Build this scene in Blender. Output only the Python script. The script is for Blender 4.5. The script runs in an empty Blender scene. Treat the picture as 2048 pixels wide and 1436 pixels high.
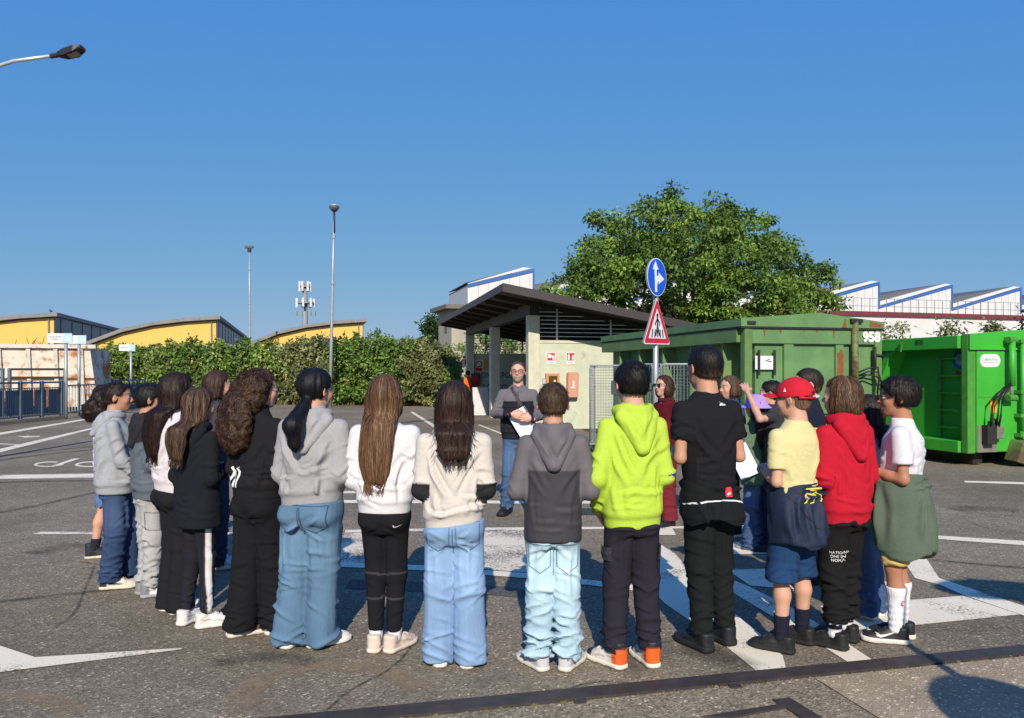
import bpy, bmesh, math, random
import numpy as np
from mathutils import Vector, Matrix
from mathutils.bvhtree import BVHTree

SC = bpy.context.scene
COL = SC.collection
R = math.radians

# ------------------------------------------------------------------ camera
CAM_H = 1.55          # phone held at eye height
FPX = 1540.0          # focal length in photo pixels (26 mm equivalent phone lens)
HORIZ = 748.0         # horizon row in the photograph
cam_d = bpy.data.cameras.new('camera')
cam = bpy.data.objects.new('camera', cam_d)
COL.objects.link(cam)
cam.location = (0, 0, CAM_H)
cam.rotation_euler = (R(90), 0, 0)
cam_d.sensor_fit = 'HORIZONTAL'
cam_d.sensor_width = 36.0
cam_d.lens = FPX / 2048.0 * 36.0
cam_d.shift_y = (HORIZ - 718.0) / 2048.0
cam_d.clip_start = 0.05
cam_d.clip_end = 3000
SC.camera = cam

# ------------------------------------------------------------------ sky and sun
SUN_EL = 31.0
SUN_DX = -0.02         # light travels along (+SUN_DX, +1): sun behind the camera, a touch to the left
world = bpy.data.worlds.new('World')
SC.world = world
world.use_nodes = True
wn = world.node_tree.nodes
wl = world.node_tree.links
bg = wn['Background']
sky = wn.new('ShaderNodeTexSky')
sky.sky_type = 'NISHITA'
sky.sun_disc = False
sky.sun_elevation = R(SUN_EL)
sky.sun_rotation = R(180) + math.atan(SUN_DX)
sky.altitude = 100
sky.air_density = 1.0
sky.dust_density = 0.3
sky.ozone_density = 3.0
# the phone's tone curve flattens the bright band near the horizon: one power curve per channel, same for every direction
sep = wn.new('ShaderNodeSeparateColor'); cmb = wn.new('ShaderNodeCombineColor')
wl.new(sky.outputs['Color'], sep.inputs['Color'])
SKY_CURVE = ((0.57, .80), (1.68, .41), (6.0, -.02))
SKY_NODES = []
for i, (k_, g_) in enumerate(SKY_CURVE):
    pw = wn.new('ShaderNodeMath'); pw.operation = 'POWER'; pw.inputs[1].default_value = g_
    ml = wn.new('ShaderNodeMath'); ml.operation = 'MULTIPLY'; ml.inputs[1].default_value = k_
    wl.new(sep.outputs[i], pw.inputs[0]); wl.new(pw.outputs[0], ml.inputs[0]); wl.new(ml.outputs[0], cmb.inputs[i])
    SKY_NODES.append((pw, ml))
wl.new(cmb.outputs['Color'], bg.inputs['Color'])
bg.inputs['Strength'].default_value = 0.095

sun_d = bpy.data.lights.new('sun', 'SUN')
sun_d.energy = 4.5
sun_d.angle = R(0.53)
sun_d.color = (1.0, 0.90, 0.76)
sun = bpy.data.objects.new('sun', sun_d)
COL.objects.link(sun)
sun.location = (-3, -30, 30)
sun.rotation_euler = Vector((SUN_DX, 1.0, -math.tan(R(SUN_EL)))).to_track_quat('-Z', 'Y').to_euler()

SC.view_settings.view_transform = 'Standard'
SC.view_settings.look = 'None'
SC.view_settings.exposure = 0.26
SC.view_settings.gamma = 1.0
SC.view_settings.use_curve_mapping = False

# ------------------------------------------------------------------ photo pixel -> place
def gnd(u, v, z=0.0):
    """point on the ground seen at photo pixel (u, v)"""
    d = CAM_H * FPX / (v - HORIZ)
    return Vector(((u - 1024.0) / FPX * d, d, z))
def at(u, v, d):
    return Vector(((u - 1024.0) / FPX * d, d, CAM_H - (v - HORIZ) / FPX * d))

# ------------------------------------------------------------------ materials
def lin(c):
    """sRGB 0-255 -> linear"""
    out = []
    for x in c:
        x = x / 255.0
        out.append(x / 12.92 if x <= 0.04045 else ((x + 0.055) / 1.055) ** 2.4)
    return tuple(out)

MATS = {}
def mat(name, col=(.5, .5, .5), rough=.7, var=.12, scale=5.0, bump=0.0, bscale=120.0, metal=0.0,
        spec=.4, attr=False, sheen=0.0, sss=0.0, stretch=None, rust=None, rust_amt=.5, rust_scale=1.5, coat=0.0):
    if name in MATS:
        return MATS[name]
    m = bpy.data.materials.new(name)
    m.use_nodes = True
    nt = m.node_tree
    n = nt.nodes
    L = nt.links
    p = n['Principled BSDF']
    p.inputs['Roughness'].default_value = rough
    p.inputs['Metallic'].default_value = metal
    p.inputs['Specular IOR Level'].default_value = spec
    p.inputs['Sheen Weight'].default_value = sheen
    p.inputs['Coat Weight'].default_value = coat
    if sss:
        p.inputs['Subsurface Weight'].default_value = sss
        p.inputs['Subsurface Radius'].default_value = (.012, .005, .003)
        p.inputs['Subsurface Scale'].default_value = 1.0
    tc = n.new('ShaderNodeTexCoord')
    vec = tc.outputs['Object']
    if stretch:
        mp = n.new('ShaderNodeMapping')
        mp.inputs['Scale'].default_value = stretch
        L.new(vec, mp.inputs['Vector'])
        vec = mp.outputs['Vector']
    nz = n.new('ShaderNodeTexNoise')
    nz.inputs['Scale'].default_value = scale
    nz.inputs['Detail'].default_value = 6
    nz.inputs['Roughness'].default_value = .65
    L.new(vec, nz.inputs['Vector'])
    mr = n.new('ShaderNodeMapRange')
    mr.inputs['From Min'].default_value = .3
    mr.inputs['From Max'].default_value = .7
    mr.inputs['To Min'].default_value = 1 - var
    mr.inputs['To Max'].default_value = 1 + var
    L.new(nz.outputs['Fac'], mr.inputs['Value'])
    mul = n.new('ShaderNodeVectorMath')
    mul.operation = 'MULTIPLY'
    L.new(mr.outputs['Result'], mul.inputs[1])
    if attr:
        at_ = n.new('ShaderNodeAttribute')
        at_.attribute_name = 'col'
        L.new(at_.outputs['Color'], mul.inputs[0])
    else:
        mul.inputs[0].default_value = col[:3]
    out = mul.outputs['Vector']
    if rust:
        rn = n.new('ShaderNodeTexNoise')
        rn.inputs['Scale'].default_value = rust_scale
        rn.inputs['Detail'].default_value = 9
        rn.inputs['Roughness'].default_value = .72
        L.new(tc.outputs['Object'], rn.inputs['Vector'])
        rm = n.new('ShaderNodeMapRange')
        rm.inputs['From Min'].default_value = 1 - rust_amt
        rm.inputs['From Max'].default_value = 1 - rust_amt + .09
        L.new(rn.outputs['Fac'], rm.inputs['Value'])
        mx = n.new('ShaderNodeMix')
        mx.data_type = 'RGBA'
        L.new(rm.outputs['Result'], mx.inputs['Factor'])
        L.new(out, mx.inputs['A'])
        mx.inputs['B'].default_value = (*rust, 1)
        out = mx.outputs['Result']
    L.new(out, p.inputs['Base Color'])
    if bump:
        bn = n.new('ShaderNodeTexNoise')
        bn.inputs['Scale'].default_value = bscale
        bn.inputs['Detail'].default_value = 3
        L.new(vec, bn.inputs['Vector'])
        bp = n.new('ShaderNodeBump')
        bp.inputs['Strength'].default_value = bump
        bp.inputs['Distance'].default_value = .01
        L.new(bn.outputs['Fac'], bp.inputs['Height'])
        L.new(bp.outputs['Normal'], p.inputs['Normal'])
    MATS[name] = m
    return m

# ------------------------------------------------------------------ object helpers
def tag(o, label=None, cat=None, group=None, kind=None):
    if label: o['label'] = label
    if cat: o['category'] = cat
    if group: o['group'] = group
    if kind: o['kind'] = kind
    return o

def link(name, me, m=None, parent=None):
    o = bpy.data.objects.new(name, me)
    COL.objects.link(o)
    if m is not None and me is not None:
        me.materials.append(m)
    if parent is not None:
        o.parent = parent
    return o

def empty(name, loc=(0, 0, 0), rz=0.0):
    o = bpy.data.objects.new(name, None)
    COL.objects.link(o)
    o.location = loc
    o.rotation_euler = (0, 0, rz)
    o.empty_display_size = .2
    return o

def copy_tree(o, parent=None):
    c = o.copy()
    COL.objects.link(c)
    c.parent = parent
    for ch in o.children:
        copy_tree(ch, c)
    return c

def mesh_np(name, V, F, col=None, smooth=True):
    """numpy verts + list of face arrays (n x 3 / n x 4) -> mesh"""
    if not isinstance(F, (list, tuple)):
        F = [F]
    F = [np.asarray(f, dtype=np.int32) for f in F if len(f)]
    V = np.asarray(V, dtype=np.float32)
    me = bpy.data.meshes.new(name)
    me.vertices.add(len(V))
    me.vertices.foreach_set('co', V.ravel())
    nl = sum(f.size for f in F)
    nf = sum(len(f) for f in F)
    me.loops.add(nl)
    me.polygons.add(nf)
    me.loops.foreach_set('vertex_index', np.concatenate([f.ravel() for f in F]))
    starts, tot = [], 0
    for f in F:
        starts.append(tot + np.arange(len(f), dtype=np.int32) * f.shape[1])
        tot += f.size
    me.polygons.foreach_set('loop_start', np.concatenate(starts).astype(np.int32))
    me.polygons.foreach_set('use_smooth', np.full(nf, smooth, dtype=bool))
    me.update(calc_edges=True)
    if col is not None:
        a = me.color_attributes.new('col', 'FLOAT_COLOR', 'POINT')
        c4 = np.ones((len(V), 4), dtype=np.float32)
        c4[:, :3] = col
        a.data.foreach_set('color', c4.ravel())
    me.validate()
    return me

class MB:
    """collects boxes, bars, tubes, prisms into one mesh"""
    def __init__(s):
        s.v, s.f = [], []
    def add(s, vs, fs):
        b = len(s.v)
        s.v += [tuple(v) for v in vs]
        s.f += [tuple(i + b for i in f) for f in fs]
        return s
    def box(s, x0, x1, y0, y1, z0, z1):
        return s.add([(x0, y0, z0), (x1, y0, z0), (x1, y1, z0), (x0, y1, z0), (x0, y0, z1), (x1, y0, z1), (x1, y1, z1), (x0, y1, z1)],
                     [(0, 3, 2, 1), (4, 5, 6, 7), (0, 1, 5, 4), (1, 2, 6, 5), (2, 3, 7, 6), (3, 0, 4, 7)])
    def prism(s, pts, axis, a, b):
        """polygon pts (2-D) extruded along axis from a to b"""
        n = len(pts)
        def P(p, t):
            if axis == 'x': return (t, p[0], p[1])
            if axis == 'y': return (p[0], t, p[1])
            return (p[0], p[1], t)
        vs = [P(p, a) for p in pts] + [P(p, b) for p in pts]
        fs = [tuple(range(n))[::-1], tuple(range(n, 2 * n))]
        fs += [(i, (i + 1) % n, n + (i + 1) % n, n + i) for i in range(n)]
        return s.add(vs, fs)
    def tube(s, pts, r, n=8, cap=True):
        pts = [Vector(p) for p in pts]
        rs = r if isinstance(r, (list, tuple)) else [r] * len(pts)
        vs, fs = [], []
        up = Vector((0, 0, 1))
        for i, p in enumerate(pts):
            t = (pts[min(i + 1, len(pts) - 1)] - pts[max(i - 1, 0)]).normalized()
            ref = up if abs(t.z) < .95 else Vector((1, 0, 0))
            a = t.cross(ref).normalized()
            b = t.cross(a)
            for k in range(n):
                ang = 2 * math.pi * k / n
                vs.append(p + (a * math.cos(ang) + b * math.sin(ang)) * rs[i])
        for i in range(len(pts) - 1):
            for k in range(n):
                k2 = (k + 1) % n
                fs.append((i * n + k, i * n + k2, (i + 1) * n + k2, (i + 1) * n + k))
        if cap:
            fs.append(tuple(range(n)))
            fs.append(tuple(range((len(pts) - 1) * n, len(pts) * n))[::-1])
        return s.add(vs, fs)
    def build(s, name, m, parent=None, smooth=False, bevel=0.0):
        me = bpy.data.meshes.new(name)
        me.from_pydata(s.v, [], s.f)
        bm = bmesh.new()
        bm.from_mesh(me)
        bmesh.ops.recalc_face_normals(bm, faces=bm.faces)
        if bevel:
            bmesh.ops.bevel(bm, geom=[e for e in bm.edges], offset=bevel, segments=1, affect='EDGES', profile=.5)
        bm.to_mesh(me)
        bm.free()
        if smooth:
            for p in me.polygons: p.use_smooth = True
        return link(name, me, m, parent)

def text_mesh(txt, size, extrude=.002, align='CENTER', sx=1.0, bold=0.0):
    cu = bpy.data.curves.new('txt', 'FONT')
    cu.body = txt
    cu.size = size
    cu.extrude = extrude
    cu.align_x = align
    cu.align_y = 'CENTER'
    cu.resolution_u = 3
    cu.offset = bold
    ob = bpy.data.objects.new('txt', cu)
    COL.objects.link(ob)
    bpy.context.view_layer.update()
    me = bpy.data.meshes.new_from_object(ob.evaluated_get(bpy.context.evaluated_depsgraph_get()))
    bpy.data.objects.remove(ob)
    if sx != 1.0:
        for v in me.vertices: v.co.x *= sx
    return me
# ------------------------------------------------------------------ implicit-surface kit (people, clothes, hair, shoes)
f32 = np.float32
def smin(a, b, k):
    h = np.clip(.5 + .5 * (b - a) / k, 0, 1)
    return b + (a - b) * h - k * h * (1 - h)
def smax(a, b, k):
    return -smin(-a, -b, k)
def cap(P, a, b, ra, rb):
    a = np.asarray(a, f32); b = np.asarray(b, f32)
    d = b - a
    t = np.clip(((P - a) @ d) / max(float(d @ d), 1e-9), 0, 1)
    q = P - a - t[:, None] * d
    return np.sqrt((q * q).sum(1)) - (ra + (rb - ra) * t)
def ell(P, c, r):
    q = P - np.asarray(c, f32)
    r = np.asarray(r, f32)
    k0 = np.sqrt(((q / r) ** 2).sum(1))
    k1 = np.sqrt(((q / (r * r)) ** 2).sum(1)) + 1e-9
    return k0 * (k0 - 1) / k1
def loft(P, zs, rx, ry, cx=None, cy=None, p=2.2):
    z = P[:, 2]
    o = np.argsort(zs)
    zs = np.asarray(zs)[o]
    g = lambda a: np.interp(z, zs, np.asarray(a)[o]) if a is not None else 0.0
    RX, RY, CX, CY = g(rx), g(ry), g(cx), g(cy)
    k = (np.abs((P[:, 0] - CX) / RX) ** p + np.abs((P[:, 1] - CY) / RY) ** p) ** (1 / p)
    d = (k - 1) * np.minimum(RX, RY)
    return np.maximum(d, np.maximum(zs[0] - z, z - zs[-1]))

def surfnets(F, o, h):
    s = F < 0
    nx, ny, nz = F.shape
    cnt = np.zeros((nx - 1, ny - 1, nz - 1), np.int8)
    offs = [(i, j, k) for i in (0, 1) for j in (0, 1) for k in (0, 1)]
    for i, j, k in offs:
        cnt += s[i:nx - 1 + i, j:ny - 1 + j, k:nz - 1 + k]
    mask = (cnt > 0) & (cnt < 8)
    cells = np.argwhere(mask)
    idx = np.full(mask.shape, -1, np.int32)
    idx[mask] = np.arange(len(cells), dtype=np.int32)
    vals = {of: F[cells[:, 0] + of[0], cells[:, 1] + of[1], cells[:, 2] + of[2]] for of in offs}
    acc = np.zeros((len(cells), 3)); num = np.zeros(len(cells))
    for of in offs:
        for ax in range(3):
            if of[ax] == 0:
                ob = list(of); ob[ax] = 1; ob = tuple(ob)
                fa, fb = vals[of], vals[ob]
                m = (fa < 0) != (fb < 0)
                t = fa[m] / (fa[m] - fb[m])
                q = np.tile(np.array(of, float), (m.sum(), 1))
                q[:, ax] += t
                acc[m] += q
                num[m] += 1
    V = np.asarray(o) + h * (cells + acc / num[:, None])
    Q = []
    for ax in range(3):
        a, b = [(1, 2), (2, 0), (0, 1)][ax]
        sl0 = [slice(None)] * 3; sl1 = [slice(None)] * 3
        sl0[ax] = slice(0, -1); sl1[ax] = slice(1, None)
        s0, s1 = s[tuple(sl0)], s[tuple(sl1)]
        e = np.argwhere(s0 != s1)
        ok = (e[:, a] >= 1) & (e[:, b] >= 1) & (e[:, a] < F.shape[a] - 1) & (e[:, b] < F.shape[b] - 1)
        e = e[ok]
        if not len(e): continue
        da = np.zeros(3, int); da[a] = 1
        db = np.zeros(3, int); db[b] = 1
        c = [e - da - db, e - db, e, e - da]
        q = np.stack([idx[k[:, 0], k[:, 1], k[:, 2]] for k in c], 1)
        flip = ~s0[e[:, 0], e[:, 1], e[:, 2]]
        q[flip] = q[flip][:, ::-1]
        Q.append(q)
    return V, np.concatenate(Q)

def vnormals(V, Q):
    a = V[Q[:, 2]] - V[Q[:, 0]]
    b = V[Q[:, 3]] - V[Q[:, 1]]
    n = np.cross(a, b)
    N = np.zeros_like(V)
    for k in range(4):
        for c in range(3):
            N[:, c] += np.bincount(Q[:, k], n[:, c], len(V))
    return N / (np.linalg.norm(N, axis=1, keepdims=True) + 1e-12)

def lap(V, Q, it=1, w=.5):
    for _ in range(it):
        S = np.zeros_like(V); C = np.zeros(len(V))
        for k in range(4):
            i, j = Q[:, k], Q[:, (k + 1) % 4]
            for c in range(3):
                S[:, c] += np.bincount(i, V[j, c], len(V)) + np.bincount(j, V[i, c], len(V))
            C += np.bincount(i, minlength=len(V)) + np.bincount(j, minlength=len(V))
        V = V * (1 - w) + w * S / np.maximum(C, 1)[:, None]
    return V

def sdf_mesh(fn, lo, hi, h, smooth=1):
    lo = np.asarray(lo, float) - 2 * h
    n = np.ceil((np.asarray(hi, float) + 2 * h - lo) / h).astype(int) + 1
    g = np.meshgrid(*[lo[k] + h * np.arange(n[k]) for k in range(3)], indexing='ij')
    P = np.stack([a.ravel() for a in g], 1).astype(f32)
    F = fn(P).reshape(n)
    V, Q = surfnets(F, lo, h)
    if smooth: V = lap(V, Q, smooth)
    return V, Q

def vnoise(p, seed=0):
    i = np.floor(p).astype(np.int64)
    f = p - i
    u = f * f * (3 - 2 * f)
    def hsh(a, b, c):
        n = (a * 73856093) ^ (b * 19349663) ^ (c * 83492791) ^ (seed * 2654435 + 97)
        n = (n ^ (n >> 13)) * 1274126177
        n = n ^ (n >> 16)
        return (n & 0xffff) / 32767.5 - 1
    r = 0
    for dx in (0, 1):
        wx = u[:, 0] if dx else 1 - u[:, 0]
        for dy in (0, 1):
            wy = u[:, 1] if dy else 1 - u[:, 1]
            for dz in (0, 1):
                wz = u[:, 2] if dz else 1 - u[:, 2]
                r = r + wx * wy * wz * hsh(i[:, 0] + dx, i[:, 1] + dy, i[:, 2] + dz)
    return r

def creases(V, seed, f=(9, 9, 22), slant=.5):
    """signed fold field, about -1..1: long soft ridges with sharper valleys"""
    W = V + .03 * np.stack([vnoise(V * 7, seed + 1), vnoise(V * 7, seed + 2), vnoise(V * 7, seed + 3)], 1)
    z = W[:, 2] + slant * np.abs(W[:, 0])
    z2 = W[:, 2] - slant * W[:, 0]
    a = vnoise(np.stack([W[:, 0] * f[0], W[:, 1] * f[1], z * f[2]], 1), seed)
    b = vnoise(np.stack([W[:, 0] * f[0] * 1.7, W[:, 1] * f[1] * 1.7, z2 * f[2] * 1.4], 1), seed + 9)
    r = 1 - 2.6 * np.abs(a) ** .8
    r2 = 1 - 2.6 * np.abs(b) ** .8
    return .62 * r + .42 * r2

def joinm(parts):
    """[(V,Q,col)] -> one"""
    Vs, Qs, Cs, n = [], [], [], 0
    for V, Q, C in parts:
        Vs.append(V); Qs.append(Q + n)
        C = np.asarray(C, float)
        Cs.append(C if C.ndim == 2 else np.tile(C, (len(V), 1)))
        n += len(V)
    return np.concatenate(Vs), np.concatenate(Qs), np.concatenate(Cs)
def rotz(V, deg):
    c, s = math.cos(R(deg)), math.sin(R(deg))
    return np.stack([V[:, 0] * c - V[:, 1] * s, V[:, 0] * s + V[:, 1] * c, V[:, 2]], 1)
def step(a, b, x):
    t = np.clip((x - a) / (b - a + 1e-9), 0, 1)
    return t * t * (3 - 2 * t)
def mixc(c0, c1, t):
    c0 = np.asarray(c0, float); c1 = np.asarray(c1, float)
    return c0 * (1 - t[:, None]) + c1 * t[:, None]

# ---- cloth folds
def prof(x):
    """one fold across its width: crisp ridge with a softer valley beside it"""
    return np.exp(-x * x) - .75 * np.exp(-((x - 1.7) / 1.15) ** 2)
def tube_folds(V, a, b, rnd, n, w, amp, u0, u1, reach, full=False):
    """partial rings round the limb a->b, positions u0..u1 (0..1), width w (m)"""
    a = np.asarray(a, float); b = np.asarray(b, float)
    d = b - a; L = np.linalg.norm(d); t = d / L
    q = V - a
    u = q @ t
    r = q - u[:, None] * t
    dist = np.linalg.norm(r, axis=1)
    ref = np.array([0, 1, 0]) if abs(t[1]) < .8 else np.array([1, 0, 0])
    e1 = np.cross(t, ref); e1 /= np.linalg.norm(e1); e2 = np.cross(t, e1)
    phi = np.arctan2(r @ e2, r @ e1)
    near = step(reach * 1.25, reach * 1.02, dist) * step(-.04, .0, u) * step(L + .04, L, u)
    out = np.zeros(len(V))
    for k in range(n):
        c = rnd.uniform(u0, u1) * L; p0 = rnd.uniform(-math.pi, math.pi)
        sl = rnd.uniform(-.035, .035); ww = w * rnd.uniform(.55, 1.3)
        sp = rnd.uniform(.6, 1.6)
        dp = np.angle(np.exp(1j * (phi - p0)))
        win = np.exp(-(dp / (sp * (2.2 if full else 1.0))) ** 2)
        out += amp * rnd.uniform(.4, 1.0) * prof((u - c - sl * dp - .012 * dp * dp) / ww) * win
    return out * near
def plane_folds(V, side, segs, reach=.7):
    """folds drawn in the x-z plane on the back (side=-1) or front (+1): (x0,z0,x1,z1,width,amp)"""
    m = step(-.005, .03, V[:, 1] * side)
    out = np.zeros(len(V))
    for x0, z0, x1, z1, w, amp in segs:
        dx, dz = x1 - x0, z1 - z0
        L2 = dx * dx + dz * dz + 1e-9
        t = ((V[:, 0] - x0) * dx + (V[:, 2] - z0) * dz) / L2
        L = math.sqrt(L2)
        bow = .18 * L * np.clip(t * (1 - t), -1, .25)
        s = ((V[:, 0] - x0) * -dz + (V[:, 2] - z0) * dx) / L + bow
        tap = np.clip(np.minimum(t, 1 - t) * 3.2 + .15, 0, 1) * step(-.15, .05, t) * step(1.15, .95, t)
        out += amp * prof(s / (w * .82)) * tap
    return out * m
# ------------------------------------------------------------------ people kit
SKIN = mat('skin', attr=True, rough=.55, var=.05, scale=30, bump=.05, bscale=250, sss=.12, spec=.35)
FABRIC = mat('cotton_fleece', attr=True, rough=.95, var=.06, scale=60, bump=.22, bscale=30, spec=.12, stretch=(1, 1, 1.7))
DENIM = mat('denim', attr=True, rough=.9, var=.07, scale=90, bump=.4, bscale=34, spec=.2, stretch=(1, 1, .25))
SHELL = mat('smooth_fabric', attr=True, rough=.7, var=.05, scale=30, bump=.22, bscale=22, spec=.3)
HAIR = mat('hair', attr=True, rough=.55, var=.3, scale=60, bump=.35, bscale=160, stretch=(1, 1, .12), spec=.28)
SHOEM = mat('shoe_leather', attr=True, rough=.55, var=.07, scale=25, bump=.08, bscale=200, spec=.4)
RUBBER = mat('shoe_rubber', attr=True, rough=.75, var=.12, scale=20, bump=.15, bscale=200, spec=.3)
GLOSS = mat('black_gloss_plastic', (.012, .012, .014), rough=.15, var=.05)
FRAME_RED = mat('dark_red_plastic', (.09, .012, .015), rough=.3, var=.05)
PRINT_W = mat('white_print', (.75, .75, .75), rough=.7, var=.05)
PRINT_Y = mat('yellow_print', (.65, .55, .08), rough=.7, var=.05)
PRINT_R = mat('red_print', (.6, .03, .05), rough=.7, var=.05)
PRINT_K = mat('black_print', (.015, .015, .02), rough=.7, var=.05)
PRINT_B = mat('blue_print', (.03, .06, .35), rough=.7, var=.05)

S_LIGHT = (.56, .31, .215)
S_MED = (.47, .245, .155)
S_TAN = (.38, .18, .105)

HEADS = {}
HRES = {'man': .0225, 'woman': .0235}
def head_mesh(kind, skin, beard=None, nohairbrow=(.03, .02, .012)):
    key = (kind, skin, beard)
    if key in HEADS: return HEADS[key]
    jw = {'kid': .255, 'man': .275, 'woman': .25}[kind]
    nose = {'kid': .9, 'man': 1.12, 'woman': 1.0}[kind]
    def fn(P):
        Pm = P.copy(); Pm[:, 0] = np.abs(Pm[:, 0])
        d = ell(P, (0, -.06, .10), (.345, .435, .40))
        d = smin(d, ell(P, (0, .10, -.17), (jw, .29, .33)), .10)
        d = smin(d, ell(P, (0, .235, -.40), (.10, .10, .10)), .08)
        d = smin(d, ell(Pm, (.165, .235, -.13), (.10, .11, .12)), .06)
        d = smin(d, cap(P, (-.14, .325, .075), (.14, .325, .075), .045, .045), .05)
        d = smax(d, -ell(Pm, (.15, .43, -.005), (.085, .085, .055)), .035)
        d = smin(d, cap(P, (0, .36, .02), (0, .36 + .095 * nose, -.125), .026, .042), .03)
        d = smin(d, ell(Pm, (.048, .405, -.14), (.038, .045, .032)), .02)
        d = smin(d, cap(P, (-.075, .365, -.255), (.075, .365, -.255), .026, .026), .018)
        d = smin(d, cap(P, (-.065, .358, -.305), (.065, .358, -.305), .028, .028), .018)
        d = smax(d, -cap(P, (-.085, .415, -.281), (.085, .415, -.281), .018, .018), .012)
        d = smin(d, ell(Pm, (.15, .325, -.005), (.062, .05, .055)), .008)
        # ears
        q = Pm - np.array([.365, -.045, -.03], f32)
        qe = np.stack([q[:, 0] - .35 * q[:, 1] * -1, q[:, 1] + .2 * q[:, 2] * -1, q[:, 2]], 1)
        e = ell(qe, (0, 0, 0), (.035, .085, .135))
        e = smax(e, -ell(qe, (.035, .01, .01), (.028, .05, .09)), .015)
        d = smin(d, e, .025)
        d = smin(d, cap(P, (0, -.10, -.30), (0, -.17, -.82), .235, .27), .07)
        return d
    V, Q = sdf_mesh(fn, (-.46, -.55, -.8), (.46, .55, .52), HRES.get(kind, .029), 1)
    x, y, z = V.T
    ax = np.abs(x)
    C = np.tile(np.array(skin, float), (len(V), 1))
    red = np.exp(-(((ax - .19) / .11) ** 2 + ((z + .14) / .10) ** 2)) * (y > .1) * .35
    red = red + np.exp(-((x / .07) ** 2 + ((z + .12) / .06) ** 2)) * (y > .36) * .3 + .35 * step(.335, .37, ax) * (np.abs(z + .03) < .2)
    C = mixc(C, np.array(skin) * np.array([1.05, .68, .66]), np.clip(red, 0, 1))
    lips = (ax < .10) & (np.abs(z + .28) < .045) & (y > .33)
    C[lips] = np.array(skin) * (np.array([.95, .5, .52]) if kind != 'man' else np.array([.8, .62, .62]))
    C[(ax < .075) & (np.abs(z + .281) < .011) & (y > .33)] = np.array(skin) * .22
    brow = np.exp(-(((ax - .15) / .085) ** 2 * .8) - ((z - .105 + .12 * (ax - .15) ** 2 * 8) / .022) ** 2) * (y > .2)
    C = mixc(C, nohairbrow, np.clip(brow * 1.1, 0, .9))
    eye = (((ax - .15) / .058) ** 2 + ((z + .005) / .028) ** 2 < 1) & (y > .3)
    C[eye] = (.62, .6, .57)
    C[eye & ((ax - .15) ** 2 + (z + .005) ** 2 < .027 ** 2)] = (.03, .018, .01)
    lid = (((ax - .15) / .075) ** 2 + ((z - .02) / .02) ** 2 < 1) & (y > .3) & ~eye
    C[lid] = np.array(skin) * .45
    if beard:
        b = step(-.16, -.24, z) * step(-.02, .10, y) * (z > -.52)
        b = np.maximum(b, ((ax < .13) & (z < -.185) & (z > -.245) & (y > .3)) * .8)
        b = b * ~lips
        C = mixc(C, np.array(beard) * .75, np.clip(b * (.7 + .3 * vnoise(V * 40, 3)), 0, .92))
    HEADS[key] = (V, Q, C)
    return HEADS[key]

HANDS = {}
def hand_mesh(curl, skin):
    """right hand: wrist at origin, fingers +y, thumb towards -x, palm faces -z; hand length 1"""
    key = (curl, skin)
    if key in HANDS: return HANDS[key]
    chains = []
    for i, (bx, ln, sp) in enumerate([(-.165, .40, -.10), (-.055, .45, -.03), (.055, .42, .03), (.155, .33, .11)]):
        p = np.array([bx, .52 - .02 * abs(i - 1), .0])
        a = curl * .35
        pts = [p]
        for seg, fr in enumerate((.45, .31, .24)):
            dirv = np.array([math.sin(sp) * math.cos(a), math.cos(a), -math.sin(a)])
            p = p + dirv * ln * fr
            pts.append(p)
            a += curl * (.75 + .1 * i)
        chains.append(pts)
    th = [np.array([-.14, .12, -.03]), np.array([-.29, .30, -.10]), np.array([-.30, .46, -.17 - .1 * curl]), np.array([-.26, .58, -.22 - .16 * curl])]
    def fn(P):
        d = ell(P, (0, .30, 0), (.22, .31, .085))
        d = smin(d, cap(P, (0, -.10, 0), (0, .12, 0), .135, .13), .08)
        d = smin(d, ell(P, (-.13, .22, -.04), (.09, .16, .075)), .06)
        for pts in chains:
            f = None
            for k in range(3):
                c = cap(P, pts[k], pts[k + 1], .056 - .005 * k, .051 - .005 * k)
                f = c if f is None else smin(f, c, .012)
            d = smin(d, f, .02)
        t = None
        for k in range(3):
            c = cap(P, th[k], th[k + 1], .075 - .01 * k, .065 - .01 * k)
            t = c if t is None else smin(t, c, .02)
        return smin(d, t, .03)
    V, Q = sdf_mesh(fn, (-.45, -.25, -.62), (.36, 1.12, .18), .027 if curl == .75 else .037, 1)
    C = np.tile(np.array(skin, float), (len(V), 1))
    C = mixc(C, np.array(skin) * np.array([1.02, .72, .68]), step(.5, .9, V[:, 1]) * .5)
    HANDS[key] = (V, Q, C)
    return HANDS[key]

def place_hand(side, wrist, fdir, palm, size, curl, skin):
    V, Q, C = hand_mesh(curl, skin)
    V = V.copy()
    if side < 0:
        V[:, 0] *= -1
        Q = Q[:, ::-1]
    y = np.asarray(fdir, float); y /= np.linalg.norm(y)
    z = -np.asarray(palm, float)
    z = z - y * (z @ y); z /= np.linalg.norm(z)
    x = np.cross(y, z)
    return np.asarray(wrist) + size * (V[:, :1] * x + V[:, 1:2] * y + V[:, 2:] * z), Q, C

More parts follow.
